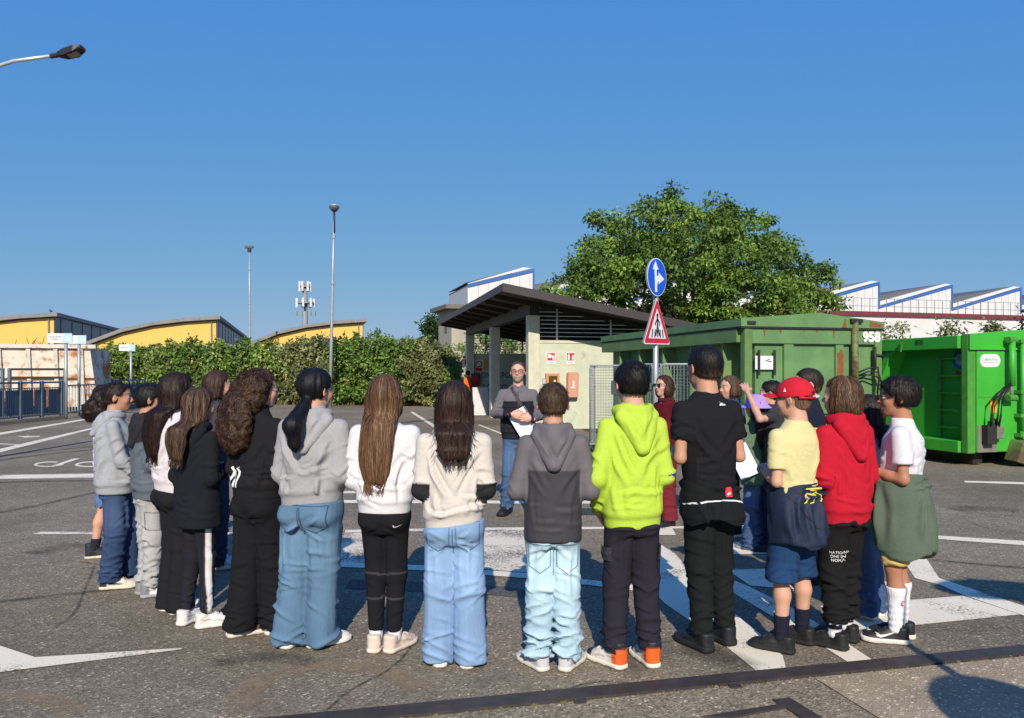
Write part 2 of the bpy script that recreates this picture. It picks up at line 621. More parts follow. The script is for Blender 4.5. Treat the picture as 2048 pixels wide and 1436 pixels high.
# ---- hair
def ribbons(V, Q, n, seed, length, width, col, col2, flow, zmin=-9, zmax=9, off=.003, lift=0.0, mask=None, nseg=8, jit=.25, wave=0.0, zstop=-9):
    """thin hair locks that follow the hair surface"""
    rnd = np.random.RandomState(seed)
    bvh = BVHTree.FromPolygons(V.tolist(), Q.tolist())
    N = vnormals(V, Q)
    ok = (V[:, 2] > zmin) & (V[:, 2] < zmax)
    if mask is not None: ok &= mask(V)
    cand = np.where(ok)[0]
    if not len(cand): return np.zeros((0, 3)), np.zeros((0, 4), int), np.zeros((0, 3))
    pv, pq, pc = [], [], []
    base = 0
    for s in range(n):
        i = cand[rnd.randint(len(cand))]
        p = Vector(V[i]); nn = Vector(N[i])
        L = length * rnd.uniform(.6, 1.15)
        st = L / nseg
        c = np.asarray(col) * rnd.uniform(.7, 1.25)
        if col2 is not None and rnd.rand() < .4:
            q_ = rnd.uniform(.25, .95); c = np.asarray(col) * (1 - q_) + np.asarray(col2) * q_
        w0 = width * rnd.uniform(.6, 1.4)
        jv = Vector(rnd.uniform(-jit, jit, 3))
        ph = rnd.uniform(0, 6.28)
        o0 = off * rnd.uniform(.3, 1.6)
        d = None
        free = False
        for k in range(nseg + 1):
            g = Vector(flow(p)) + jv
            t = g - nn * g.dot(nn)
            if t.length < 1e-4: t = Vector((0, 0, -1))
            t.normalize()
            if d is not None: t = (t * .7 + d * .3).normalized()
            d = t
            sd = nn.cross(t).normalized()
            f = k / nseg
            w = w0 * (1 - .75 * f ** 2) * (.5 + .5 * min(1, f * 6))
            q = p + nn * (o0 + lift * f * f) + sd * (wave * math.sin(ph + f * 9))
            pv.append(q - sd * w * .5); pv.append(q + sd * w * .5)
            pc.append(c * (.9 + .2 * f)); pc.append(c * (.9 + .2 * f))
            if k < nseg:
                b = base + 2 * k
                pq.append((b, b + 1, b + 3, b + 2))
            pn = p + t * st
            hit = bvh.find_nearest(pn)
            if hit[0] is not None and (hit[0] - pn).length < st * .75:
                p = hit[0]
                h2 = hit[1]
                nn = (nn * .4 + (h2 if h2.dot(nn) > 0 else nn) * .6).normalized()
            elif free:
                p = p + t * st * .15
            else:
                p = pn
                free = True
        base += 2 * (nseg + 1)
    return np.array([tuple(v) for v in pv]), np.array(pq), np.array(pc)

def build_hair(S, hd, body):
    """S: hair spec; hd: dict(c, hh, rot) head frame; builds the child mesh 'hair'"""
    kind = S['kind']; hh = hd['hh']; c = np.asarray(hd['c'])
    Rm = hd['R']
    col = np.array(S['col']); col2 = S.get('col2')
    seed = S.get('seed', 1)
    vol = S.get('vol', 1.0)
    toH = lambda P: ((P - c.astype(f32)) @ Rm.astype(f32)) / hh     # R columns are head axes
    H = hd['H']
    front = S.get('front', .085)
    nape = S.get('nape', -.33)
    zend = S.get('end', .70) * H
    wd = S.get('w', .085)
    yb = hd['yback']
    sx = S.get('shift', 0.0)
    tails = []
    def capfn(p):
        d = ell(p, (0, -.075, .115), (.372 * vol, .468 * vol, .425 * vol))
        if kind in ('short', 'mop'):
            d = smin(d, ell(p, (0, -.22, -.05), (.30 * vol, .27 * vol, .30)), .05)
        cut = p[:, 1] * .82 - p[:, 2] * .57 - front
        side = p[:, 1] * .95 + p[:, 2] * .1 - S.get('side', .06)
        low = (p[:, 2] < .05)
        cut = np.where(low, np.maximum(cut, side), cut)
        d = smax(d, cut, .03)
        d = smax(d, nape - p[:, 2], .03)
        return d
    if kind in ('short', 'mop'):
        def fn(P): return capfn(toH(P)) * hh
        lo = c - .62 * hh; hi = c + .66 * hh
    elif kind == 'long':
        hz = c[2]
        nz_ = hz - .42 * hh
        zs = [zend, zend + .06, zend + .14, .77 * H, .83 * H, nz_, hz, hz + .22 * hh]
        rx = [wd * .6, wd * .82, wd * .95, wd, wd * 1.0, .43 * hh * vol, .42 * hh * vol, .3 * hh]
        ry = [.012, .02, .027, .036, .052, .36 * hh, .455 * hh * vol, .40 * hh]
        yh = c[1] - .10 * hh
        cy = [yb + .004, yb, yb - .006, yb + .004, yb + .022, yh - .012, c[1] - .075 * hh, yh]
        cx = [sx, sx, sx * .95, sx * .7, sx * .45, c[0] + sx * .2, c[0], c[0]]
        def fn(P):
            d = capfn(toH(P)) * hh
            b = loft(P, zs, rx, ry, cx, cy, 2.0)
            # keep the face free
            ph = toH(P)
            b = smax(b, (ph[:, 1] - .02) * hh, .02)
            return smin(d, b, .03)
        lo = (min(cx) - max(rx) - .03, min(cy) - .12, zend - .02)
        hi = (max(cx) + max(rx) + .03, c[1] + .5 * hh, H + .03)
    elif kind == 'curly':
        def fn(P):
            p = toH(P)
            d = capfn(p) * hh
            b = ell(P, (c[0] + sx * .6, c[1] - .28 * hh, c[2] - .12 * hh), (.56 * hh, .40 * hh, .56 * hh))
            b = smin(b, ell(P, (sx, yb - .015, .5 * (zend + c[2]) - .02), (wd, .062, .5 * (c[2] - zend))), .05)
            b = smax(b, (p[:, 1] - .03) * hh, .03)
            return smin(d, b, .04)
        lo = (-.24 + min(sx, 0), -.30, zend - .04); hi = (.24 + max(sx, 0), c[1] + .5 * hh, H + .04)
    elif kind == 'pony':
        ty = c[1] - .53 * hh; tz = c[2] - .30 * hh
        pts = [np.array([c[0] - .01, ty + .03, tz + .02]), np.array([sx * .4, ty - .015, tz - .04]), np.array([sx * .8, yb - .035, tz - .12]), np.array([sx, yb - .015, zend + .03]), np.array([sx * 1.05, yb - .01, zend])]
        rr = [.022, .04, .052, .036, .012]
        def fn(P):
            d = capfn(toH(P)) * hh
            t = None
            for k in range(4):
                cc = cap(P, pts[k], pts[k + 1], rr[k], rr[k + 1])
                t = cc if t is None else smin(t, cc, .02)
            return smin(d, t, .008)
        lo = (-.2 + min(sx, 0), -.32, zend - .05); hi = (.2 + max(sx, 0), c[1] + .5 * hh, H + .03)
    elif kind == 'bob':
        def fn(P):
            p = toH(P)
            d = capfn(p) * hh
            Pm = p.copy(); Pm[:, 0] = np.abs(Pm[:, 0])
            b = ell(Pm, (.30, -.06, -.20), (.15, .24, .36))
            b = smin(b, ell(p, (0, -.34, -.18), (.34, .19, .40)), .1)
            b = smax(b, S.get('botz', -.56) - p[:, 2], .04)
            return smin(d, b * hh, .02)
        lo = c - .75 * hh; hi = c + .66 * hh
    h = S.get('res', .0085)
    V, Q = sdf_mesh(fn, lo, hi, h, 1)
    N = vnormals(V, Q)
    ph = toH(V.astype(f32)).astype(float)
    ang = np.arctan2(ph[:, 0], -ph[:, 1] + .05)
    if kind == 'curly':
        dsp = .011 * vnoise(V * 48, seed) + .010 * vnoise(V * 26, seed + 4)
        tone = .75 + .5 * vnoise(V * 60, seed + 2)
    elif kind in ('short', 'mop'):
        k = S.get('tuft', .006)
        up = step(0, .35, ph[:, 2])
        dsp = k * (.35 + .65 * up) * (.7 * vnoise(V * np.array([55, 55, 40]), seed) + .4 * vnoise(V * 110, seed + 3))
        tone = 1 + .35 * vnoise(V * np.array([120, 120, 50]), seed + 2)
    else:
        st = np.stack([ang * 9, V[:, 2] * 6, ang * 0], 1)
        dsp = .004 * vnoise(st, seed) + .0035 * vnoise(st * np.array([2.7, 1.3, 1]), seed + 1)
        tone = 1 + .45 * vnoise(np.stack([ang * 16, V[:, 2] * 3, ang * 0], 1), seed + 2)
    V = V + N * dsp[:, None]
    C = col * np.clip(tone, .35, 1.8)[:, None]
    if col2 is not None:
        m = np.clip(vnoise(np.stack([ang * 7, V[:, 2] * 4, ang * 0], 1), seed + 7) * .9 + S.get('mixb', 0.1), 0, 1)
        if kind in ('long', 'curly'): m = m * step(c[2] + .35 * hh, c[2] - .2 * hh, V[:, 2])
        C = mixc(C, np.array(col2), m)
    if S.get('fade'):
        fd = step(.0, -.26, ph[:, 2]) * S['fade']
        C = mixc(C, np.array(hd['skin']) * .6, fd)
    crown = Vector(c + Rm @ np.array([0, -.14, .5]) * hh)
    ctr = Vector(c)
    if kind in ('long', 'bob', 'pony'):
        def flow(p):
            q = p - crown
            k = max(0, 1 - (crown.z - p.z) / (.35 * hh))
            return Vector((q.x * k * 9, (q.y * k * 9) - .12, -1.0))
        n, L, w, wave, lift, jit = int(S.get('n', 260) * 2.3), S.get('L', .26), .0038, .003, .005, .14
        if kind == 'bob': L = .13
        if kind == 'pony': n, L = 240, .14
    elif kind == 'curly':
        def flow(p): return Vector((0, -.1, -1))
        n, L, w, wave, lift, jit = int(S.get('n', 620) * 1.3), .07, .0055, .010, .008, .7
    else:
        def flow(p):
            q = p - crown
            return Vector((q.x, q.y, -.05 - max(0, (ctr.z - p.z)) * 3)).normalized()
        n, L, w, wave, lift, jit = int(S.get('n', 260) * 2.4), S.get('L', .045), .0034, .001, S.get('lift', .010) * .6, .3
    RV, RQ, RC = ribbons(V, Q, n, seed, L, w, col, col2, flow, jit=jit, wave=wave, lift=lift,
                         nseg=6 if kind in ('short', 'mop', 'curly') else 9)
    if len(RV):
        # ribbons are one-sided strips; join with the volume
        V, Q, C = joinm([(V, Q, C), (RV, RQ, RC)])
    o = link('hair', mesh_np('hair', V, Q, np.clip(C, .002, 1)), HAIR, body)
    return o

# ---- shoes
SHOES = {}
def shoe_meshes(S):
    key = S['key']
    if key in SHOES: return SHOES[key]
    L = .25
    hi = S.get('hi', .095)
    ys = np.array([-.30, -.27, -.2, -.08, .05, .2, .42, .58, .68, .73]) * L
    rx = np.array([.012, .028, .036, .036, .037, .042, .048, .046, .034, .014])
    tz = np.array([.02, hi * .82, hi, hi, hi * .98, .088, .066, .056, .046, .02])
    sh = S.get('sole', .028)
    def up(P):
        q = np.stack([P[:, 0] - .004 * np.clip(P[:, 1] / L, -1, 1), P[:, 2], P[:, 1]], 1)
        d = loft(q, ys, rx, tz, None, None, 2.4)
        cf = cap(P, (0, -.035, .06), (0, -.04, hi + .02), .036, .038)
        cf = np.maximum(cf, P[:, 2] - hi)
        d = smin(d, cf, .02)
        return np.maximum(d, sh * .55 - P[:, 2])
    V, Q = sdf_mesh(up, (-.06, -.09, 0), (.06, .20, hi + .02), .0072, 1)
    x, y, z = V.T
    C = np.tile(np.array(S['up'], float), (len(V), 1))
    if S.get('heel') is not None:
        m = step(-.012, -.03, y)
        C = mixc(C, S['heel'], m)
    if S.get('collar') is not None:
        C = mixc(C, S['collar'], step(hi - .035, hi - .022, z) * (y < .05))
    if S.get('toe') is not None:
        C = mixc(C, S['toe'], step(.115, .125, y))
    if S.get('mid') is not None:
        m = (np.abs(x) > .02) & (z > .035) & (z < .06 + .25 * (-y)) & (y > -.01) & (y < .11)
        C[m] = S['mid']
    seam = (np.abs(y - .105 + .0 * x) < .0035) | ((np.abs(z - (.045 + .35 * (.06 - y) * .4)) < .0035) & (y < .10) & (y > -.05))
    C[seam] = C[seam] * .55
    C = C * (1 + .10 * vnoise(V * 40, 8))[:, None]
    lace = (np.abs(x) < .022) & (y > .02) & (y < .12) & (z > .05)
    C[lace] *= (.75 + .35 * (np.sin(y[lace] * 480) > 0))[:, None]
    N = vnormals(V, Q)
    V = V + N * ((lace * .0025 * (np.sin(y * 480) > 0)) + .0015 * vnoise(V * 60, 5))[:, None]
    def so(P):
        q = np.stack([P[:, 0], P[:, 2], P[:, 1]], 1)
        d = loft(q, ys * np.array([1.04, 1.03, 1, 1, 1, 1, 1, 1, 1.01, 1.02]), rx + .005, np.full(10, .30), None, None, 2.6)
        zc = np.clip((P[:, 1] - .12), 0, 1) * .12
        return np.maximum(d, np.maximum(zc - P[:, 2], P[:, 2] - sh - zc * .5))
    V2, Q2 = sdf_mesh(so, (-.065, -.095, 0), (.065, .205, .06), .0072, 1)
    C2 = np.tile(np.array(S['sc'], float), (len(V2), 1))
    C2 = C2 * (1 - .35 * step(.012, .004, V2[:, 2]))[:, None]
    lm = MB()
    bv = BVHTree.FromPolygons(V.tolist(), Q.tolist())
    for j in range(5):
        yy = .032 + j * .017
        pts = []
        for xx in (-.026, -.015, 0, .015, .026):
            h_ = bv.ray_cast(Vector((xx, yy + (.006 if j % 2 else -.004) * (xx > 0), .4)), Vector((0, 0, -1)))
            if h_[0] is not None: pts.append(h_[0] + Vector((0, 0, .003)))
        if len(pts) > 2: lm.tube(pts, .0032, 5)
    lme = bpy.data.meshes.new('laces'); lme.from_pydata(lm.v, [], lm.f)
    lc = S.get('lace', S['up'])
    lme.materials.append(mat('lace_' + key, tuple(np.array(lc) * .85 + .01), rough=.9))
    SHOES[key] = (mesh_np('shoe', V, Q, C), mesh_np('sole', V2, Q2, C2), lme)
    SHOES[key][0].materials.append(SHOEM)
    SHOES[key][1].materials.append(RUBBER)
    return SHOES[key]

# ---- flat prints laid on clothes
def decal(target, polys, origin, right, up, m, name, off=.003, parent=None, sub=.02):
    """2-D polygons (metres in the plane right/up at origin) projected onto the target mesh along the plane normal"""
    me0 = target.data
    V0 = [v.co.copy() for v in me0.vertices]
    bvh = BVHTree.FromPolygons(V0, [tuple(p.vertices) for p in me0.polygons])
    right = Vector(right).normalized(); up = Vector(up).normalized()
    nrm = right.cross(up)           # points at the viewer of the print
    bm = bmesh.new()
    for poly in polys:
        vs = [bm.verts.new((p[0], p[1], 0)) for p in poly]
        try: bm.faces.new(vs)
        except ValueError: pass
    bmesh.ops.triangulate(bm, faces=bm.faces)
    for _ in range(3):
        long = [e for e in bm.edges if e.calc_length() > sub]
        if not long: break
        bmesh.ops.subdivide_edges(bm, edges=long, cuts=1)
        bmesh.ops.triangulate(bm, faces=bm.faces)
    o = Vector(origin)
    miss = []
    for v in bm.verts:
        p = o + right * v.co.x + up * v.co.y
        hit = bvh.ray_cast(p + nrm * .5, -nrm)
        if hit[0] is not None: v.co = hit[0] + nrm * off
        else: miss.append(v)
    bmesh.ops.delete(bm, geom=miss, context='VERTS')
    me = bpy.data.meshes.new(name)
    bm.normal_update()
    bm.to_mesh(me); bm.free()
    return link(name, me, m, parent or target)

def strip(pts, w):
    """2-D polyline -> list of quads"""
    out = []
    for a, b in zip(pts[:-1], pts[1:]):
        a = Vector(a); b = Vector(b)
        t = (b - a)
        if t.length < 1e-6: continue
        t.normalize()
        n = Vector((-t.y, t.x)) * w / 2
        e = t * w * .3
        out.append([tuple(a - n - e), tuple(b - n + e), tuple(b + n + e), tuple(a + n - e)])
    return out
SWOOSH = [(-.5, .02), (-.44, -.12), (-.3, -.16), (-.1, -.10), (.5, .16), (-.08, -.02), (-.3, -.06), (-.38, .0), (-.36, .12), (-.44, .10)]

PEOPLE = []
def person(label, uv, H, face, top, legs, hair=None, shoes=None, skin=S_LIGHT, arms='front', hturn=0, htilt=0, sw=None,
           feet=None, kind='kid', beard=None, seed=1, res=.0095, lean=(0, 0), group=None, pos=None, socks=None, hand_curl=1.0, hsize=None):
    """face: heading in degrees clockwise from straight away (+Y); uv: photo pixel of the ground point between the feet"""
    p0 = gnd(*uv) if pos is None else Vector((pos[0], pos[1], 0))
    k = H / 1.5
    hh = hsize or {'kid': .142 * H, 'man': .135 * H, 'woman': .138 * H}[kind]
    if hh < .195: hh = .195
    sw = sw or .115 * H
    shx = sw - .042 * k
    lx, ly = lean
    zz = lambda f: f * H
    feet = feet or [(-.062 * k, 0, -8), (.062 * k, 0, 8)]
    hipx = .052 * H
    sh = {s: np.array([s * shx + lx * .8, -.012 * k + ly * .8, zz(.784)]) for s in (-1, 1)}
    A = {}
    PO = {'front': ((.087, -.022, .622), (.045, .125, .655), (-.75, .6, .1), (-.3, 0, -.9)),
          'down': ((.088, -.018, .625), (.105, .03, .475), (0, .12, -1), (-1, 0, 0)),
          'fold': ((.09, .0, .63), (.02, .11, .67), (-1, .2, 0), (0, -1, 0)),
          'back': ((.09, -.05, .64), (.06, .07, .53), (-.3, .5, -.8), (-.6, -.5, 0))}
    for s in (-1, 1):
        a = arms if isinstance(arms, str) else arms[0 if s < 0 else 1]
        if isinstance(a, str): a = PO[a]
        e, w, fd, pn = [np.array(q, float) for q in a]
        for q in (e, w, fd, pn): q[0] *= s
        e = e * H; w = w * H
        e[0] += s * (shx - .073 * H) + lx * .6; w[0] += lx * .5
        e[1] += ly * .6; w[1] += ly * .6
        A[s] = (e, w, fd, pn)
    ank = {}
    for s, f in zip((-1, 1), feet):
        ank[s] = np.array([f[0], f[1] - .0, .075 * k])
    hip = {s: np.array([s * hipx + lx * .15, ly * .15, zz(.50)]) for s in (-1, 1)}
    knee = {s: (hip[s] + ank[s]) / 2 + np.array([0, .018 * k, .01]) for s in (-1, 1)}
    hc = np.array([lx, .018 * k + ly, H - .012 * k - hh / 2])
    ca, sa = math.cos(R(-hturn)), math.sin(R(-hturn))
    ct, st_ = math.cos(R(-htilt)), math.sin(R(-htilt))
    Rz = np.array([[ca, -sa, 0], [sa, ca, 0], [0, 0, 1]])
    Rx = np.array([[1, 0, 0], [0, ct, -st_], [0, st_, ct]])
    Rm = Rz @ Rx
    cw = top.get('cw', sw - .022 * k); cd = top.get('cd', .095 * k)
    tw = top.get('w', cw); td = top.get('d', .10 * k)
    hem = zz(top.get('hem', .48))
    slv = top.get('slv', (.05, .044, .034))
    slv = [slv[0] * k * .88, slv[1] * k * .90, slv[2] * k * .95]
    # ---- body
    hw = legs.get('hw', .098 * k); hdp = legs.get('hd', .092 * k)
    def bodyfn(P):
        zs = [zz(q) for q in (.47, .55, .62, .72, .79, .825, .86)]
        d = loft(P, zs, [hw * .6, hw * .7, cw * .72, cw * .85, min(shx, cw * .9), .05 * k, .042 * k],
                 [hdp * .6, hdp * .65, td * .68, cd * .8, .062 * k, .05 * k, .045 * k],
                 [lx * .1, lx * .2, lx * .4, lx * .6, lx * .8, lx, lx], [ly * .1 - .0, ly * .2, ly * .4, ly * .6, ly * .8 - .012 * k, ly - .01, ly - .005])
        for s in (-1, 1):
            e, w, _, _ = A[s]
            d = smin(d, cap(P, sh[s], e, .034 * k, .029 * k), .03)
            d = smin(d, cap(P, e, e + (w - e) * .35, .03 * k, .031 * k), .015)
            d = smin(d, cap(P, e + (w - e) * .35, w, .031 * k, .0205 * k), .015)
            lk = lambda base, rr: base if legs.get('bare') else min(base * .62, rr - .022)
            rl = [q * k for q in legs.get('r', (.078, .062, .055))]
            d = smin(d, cap(P, hip[s], knee[s], lk(.06 * k, rl[0]), lk(.044 * k, rl[1])), .03)
            cf = knee[s] + (ank[s] - knee[s]) * .33 + np.array([0, -.012 * k if legs.get('bare') else 0, 0])
            d = smin(d, cap(P, knee[s], cf, lk(.041 * k, rl[1]), lk(.046 * k, .7 * rl[1] + .3 * rl[2])), .02)
            d = smin(d, cap(P, cf, ank[s], lk(.044 * k, .7 * rl[1] + .3 * rl[2]), lk(.028 * k, max(rl[2], .036 * k))), .02)
        return d
    fx = max(abs(f[0]) for f in feet) + .08
    fy = [f[1] for f in feet] + [A[1][1][1], A[-1][1][1], A[1][0][1], A[-1][0][1], .05, -.05]
    ax_ = max(sw + .1, abs(A[1][0][0]) + .06, abs(A[-1][0][0]) + .06, abs(A[1][1][0]) + .06, abs(A[-1][1][0]) + .06, fx)
    ay0, ay1 = min(fy) - .14, max(fy) + .14
    azt = max(zz(.88), A[1][1][2] + .06, A[-1][1][2] + .06)
    bare = legs.get('bare') or top.get('bare')
    V, Q = sdf_mesh(bodyfn, (-ax_, ay0, .03), (ax_, ay1, azt), .0115 if bare else .021, 1)
    C = np.tile(np.array(skin, float), (len(V), 1))
    red = np.exp(-((V[:, 2] - knee[1][2]) / .05) ** 2) * .25
    C = mixc(C, np.array(skin) * np.array([1.0, .75, .7]), red)
    hV, hQ, hC = head_mesh(kind, skin, beard)
    hV = hc + (hV * hh) @ Rm.T
    # neck stays with the body
    parts = [(V, Q, C), (hV, hQ, hC)]
    for s in (-1, 1):
        e, w, fd, pn = A[s]
        v, q, c = place_hand(s, w, fd, pn, .108 * H if kind == 'kid' else .105 * H, hand_curl, skin)
        parts.append((v, q, c))
    V, Q, C = joinm(parts)
    body = link('person', mesh_np('person', V, Q, C), SKIN)
    body.location = p0
    body.rotation_euler = (0, 0, R(-face))
    tag(body, label, 'person', group)
    info = dict(H=H, k=k, hc=hc, hh=hh, R=Rm, A=A, sh=sh, ank=ank, knee=knee, hip=hip, body=body, parts={}, skin=skin, p0=p0, face=face, feet=feet)
    # ---- top
    tilt = top.get('tilt', 0.0)
    sleeve_t = top.get('sleeve', 1.0)     # <1: short sleeve, fraction of upper arm
    neckz = zz(top.get('neck', .862))
    band = top.get('band', True)
    b_ = .012 * k if band else 0
    def topfn(P):
        P2 = P.copy(); P2[:, 2] = P[:, 2] - tilt * P[:, 0]
        zs = [hem, hem + .052 * k, hem + .075 * k, zz(.60), zz(.72), zz(.765), zz(.808), zz(.838), neckz]
        if zs[3] < zs[2] + .01: zs[3] = zs[2] + .02
        rx = [tw - b_ * .3, tw, tw + b_, (tw + cw) / 2 + b_ * .5, cw, cw * .96, shx * .80, .068 * k, .054 * k]
        ry = [td - b_ * .3, td, td + b_, (td + cd) / 2 + b_ * .5, cd, cd * .95, .068 * k, .058 * k, .052 * k]
        cxs = [lx * .1, lx * .15, lx * .15, lx * .35, lx * .6, lx * .7, lx * .8, lx * .95, lx]
        cys = [top.get('cy', 0.0), top.get('cy', 0.0), 0, -.004 * k, -.012 * k + ly * .6, -.014 * k + ly * .7, -.014 * k + ly * .8, -.01 * k + ly, -.004 * k + ly]
        d = loft(P2, zs, rx, ry, cxs, cys, 2.3)
        for s in (-1, 1):
            e, w, _, _ = A[s]
            if sleeve_t >= 1:
                wq = e + (w - e) * .97
                f = cap(P, sh[s], e, slv[0], slv[1])
                f = smin(f, cap(P, e, e + (wq - e) * .8, slv[1], slv[2] * 1.12), .02)
                f = smin(f, cap(P, e + (wq - e) * .8, wq, slv[2] * .92, slv[2] * .86), .008)
            else:
                en = sh[s] + (e - sh[s]) * (sleeve_t + .15)
                f = cap(P, sh[s], en, slv[0], slv[1] * 1.06)
                ax = (e - sh[s]) / np.linalg.norm(e - sh[s])
                cutd = (P - (sh[s] + (e - sh[s]) * sleeve_t).astype(f32)) @ ax.astype(f32)
                f = np.maximum(f, cutd)
            d = smin(d, f, top.get('blend', .028) * k)
        return d
    V, Q = sdf_mesh(topfn, (-ax_ - .02, ay0, hem - .1 * abs(tilt) - .03), (ax_ + .02, ay1, max(neckz, azt) + .02), res, 1)
    N = vnormals(V, Q)
    amp = top.get('fold', .0075) * 1.55 * k
    zf = V[:, 2] / H
    rf = np.random.RandomState(seed * 31 + 7)
    dsp = np.zeros(len(V))
    zt_, zb_ = zz(.76), hem + .065 * k
    for side in (-1, 1):
        sg = []
        for s in (-1, 1):
            for j in range(3):      # drag lines from the armpit towards the small of the back
                x0 = s * cw * rf.uniform(.72, .98); z0 = zz(rf.uniform(.70, .77))
                sg.append((x0 + lx * .6, z0, s * cw * rf.uniform(-.1, .5) + lx * .4, z0 - rf.uniform(.08, .22) * k, .013 * k * rf.uniform(.8, 1.6), amp * rf.uniform(.35, .9)))
            for j in range(2):      # hanging folds at the flank
                x0 = s * tw * rf.uniform(.55, .95); z0 = zz(rf.uniform(.60, .70))
                sg.append((x0, z0, x0 * rf.uniform(.8, 1.05), max(zb_, z0 - rf.uniform(.12, .25) * k), .013 * k, amp * rf.uniform(.4, .9)))
        for j in range(7):          # slack piling up above the hem
            zc_ = zb_ + rf.uniform(.0, .14) * k; x0 = rf.uniform(-1, .6) * tw; ln = rf.uniform(.35, .9) * tw
            sg.append((x0, zc_ + tilt * x0, x0 + ln, zc_ + tilt * (x0 + ln) + rf.uniform(-.03, .03), .010 * k * rf.uniform(.8, 1.5), amp * rf.uniform(.4, 1.0)))
        dsp += plane_folds(V, side, sg)
    inarm = np.zeros(len(V))
    for s in (-1, 1):
        e, w, _, _ = A[s]
        if sleeve_t >= 1:
            dsp += tube_folds(V, sh[s], e, rf, 6, .012 * k, amp * .95, .35, 1.0, slv[0] + .01)
            dsp += tube_folds(V, e, w, rf, 8, .011 * k, amp * 1.05, .0, .85, slv[1] + .01)
        else:
            dsp += tube_folds(V, sh[s], e, rf, 4, .012 * k, amp * .8, .1, sleeve_t, slv[0] + .012)
    dsp += amp * .35 * vnoise(V * 9, seed + 70)
    if band:
        P2z = V[:, 2] - tilt * V[:, 0]
        nb = step(hem + .05 * k, hem + .06 * k, P2z)
        dsp *= (.25 + .75 * nb)
    zf = V[:, 2] / H
    lowneck = step(.84, .80, zf)
    dsp *= (.3 + .7 * lowneck)
    V = V + N * dsp[:, None]
    C = np.tile(np.array(top['col'], float), (len(V), 1))
    if top.get('paint'): C = top['paint'](V, C, info)
    if top.get('heather'):
        C *= (1 + top['heather'] * vnoise(V * np.array([160, 160, 60]), seed))[:, None]
    to = link(top.get('name', 'hoodie'), mesh_np('top', V, Q, np.clip(C, 0, 1)), top.get('mat', FABRIC), body)
    info['parts']['top'] = to
    yback = float(V[(zf > .70) & (zf < .76) & (np.abs(V[:, 0] - lx) < .04)][:, 1].min()) if ((zf > .70) & (zf < .76)).any() else -.1
    # ---- hood
    hd_ = top.get('hood')
    if hd_:
        hs = hd_.get('size', 1.0) * k
        tw_ = hd_.get('twist', 0.0)
        dz = hd_.get('dz', 0.0)
        zc = zz(.826) + dz
        oy = ly - .012 * k
        def hoodfn(P):
            q = P - np.array([lx, oy, zc], f32)
            q = rotz(q, tw_).astype(f32)
            rr = np.sqrt((q[:, 0] / 1.15) ** 2 + (q[:, 1]) ** 2)
            zt = q[:, 2] - .28 * q[:, 1] * -1 * 0 - .015 * hs + .15 * np.clip(q[:, 1], -1, 1)
            d = np.sqrt((rr - .062 * hs) ** 2 + (zt * .8) ** 2) - .021 * hs
            yb_ = yback - oy
            v = hd_.get('drop', .145) * hs
            wv = hd_.get('wide', .085) * hs
            for s in (-1, 1):
                d = smin(d, cap(q, (s * wv, -.035 * hs, -.01 * hs), (s * .012, yb_ - .008, -v), .026 * hs, .024 * hs), .02)
            d = smin(d, ell(q, (0, yb_ * .62 - .006, -.052 * hs), (wv * .82, .042 * hs, v * .58)), .03)
            d = smax(d, -ell(q, (0, -.045 * hs, .035 * hs), (.045 * hs, .03 * hs, .055 * hs)), .015)
            return d
        V, Q = sdf_mesh(hoodfn, (lx - .17 * hs - .02, -.24, zc - .22 * hs), (lx + .17 * hs + .02, .15, zc + .09 * hs), .0082, 1)
        N = vnormals(V, Q)
        rf = np.random.RandomState(seed * 5 + 2)
        sg = []
        for j in range(5):
            s_ = rf.choice([-1, 1])
            sg.append((lx + s_ * rf.uniform(.03, .08) * hs, zc + rf.uniform(-.03, .01), lx + s_ * rf.uniform(-.01, .03) * hs, zc - rf.uniform(.08, .14) * hs, .010 * hs, .006 * hs * rf.uniform(.4, 1)))
        V = V + N * (plane_folds(V, -1, sg) + .003 * hs * vnoise(V * 16, seed))[:, None]
        C = np.tile(np.array(hd_.get('col', top['col']), float), (len(V), 1))
        if top.get('heather'): C *= (1 + top['heather'] * vnoise(V * np.array([160, 160, 60]), seed))[:, None]
        ho = link('hood', mesh_np('hood', V, Q, np.clip(C, 0, 1)), top.get('mat', FABRIC), to)
        info['parts']['hood'] = ho
        yback2 = V[:, 1].min()
    # ---- trousers / shorts
    wz = zz(legs.get('waist', .585)); hz = legs.get('hemz', .035)
    rh, rk, ra = [q * k for q in legs.get('r', (.078, .062, .055))]
    out = legs.get('out', 0.0)
    def legfn(P):
        d = loft(P, [zz(.43), zz(.48), zz(.53), wz], [hw * .75, hw, hw * 1.0, hw * .9], [hdp * .7, hdp, hdp, hdp * .88],
                 [0, lx * .1, lx * .15, lx * .25], [-.005, -.006, -.004, 0], 2.3)
        bo = legs.get('butt', 1.0)
        but = smin(ell(P, (-hw * .45, -hdp * .42, zz(.478)), (hw * .52, hdp * .62 * bo, .066 * k)), ell(P, (hw * .45, -hdp * .42, zz(.478)), (hw * .52, hdp * .62 * bo, .066 * k)), .012)
        d = smin(d, but, .02)
        lg = None
        for s in (-1, 1):
            hp = hip[s].copy(); hp[0] = s * max(hw - rh, .03) + lx * .15
            if hz > knee[s][2]: tq = (hip[s][2] - hz) / (hip[s][2] - knee[s][2]); an = hip[s] + (knee[s] - hip[s]) * tq
            else: an = ank[s].copy()
            an = an.copy(); an[2] = hz; an[1] -= .008 * k
            an[0] += s * out
            kn = knee[s].copy(); kn[0] = (hp[0] * .5 + an[0] * .5)
            if hz > kn[2]: kn = (hp + an) / 2
            f = cap(P, hp, kn, rh, rk)
            f = smin(f, cap(P, kn, an, rk, ra), .03)
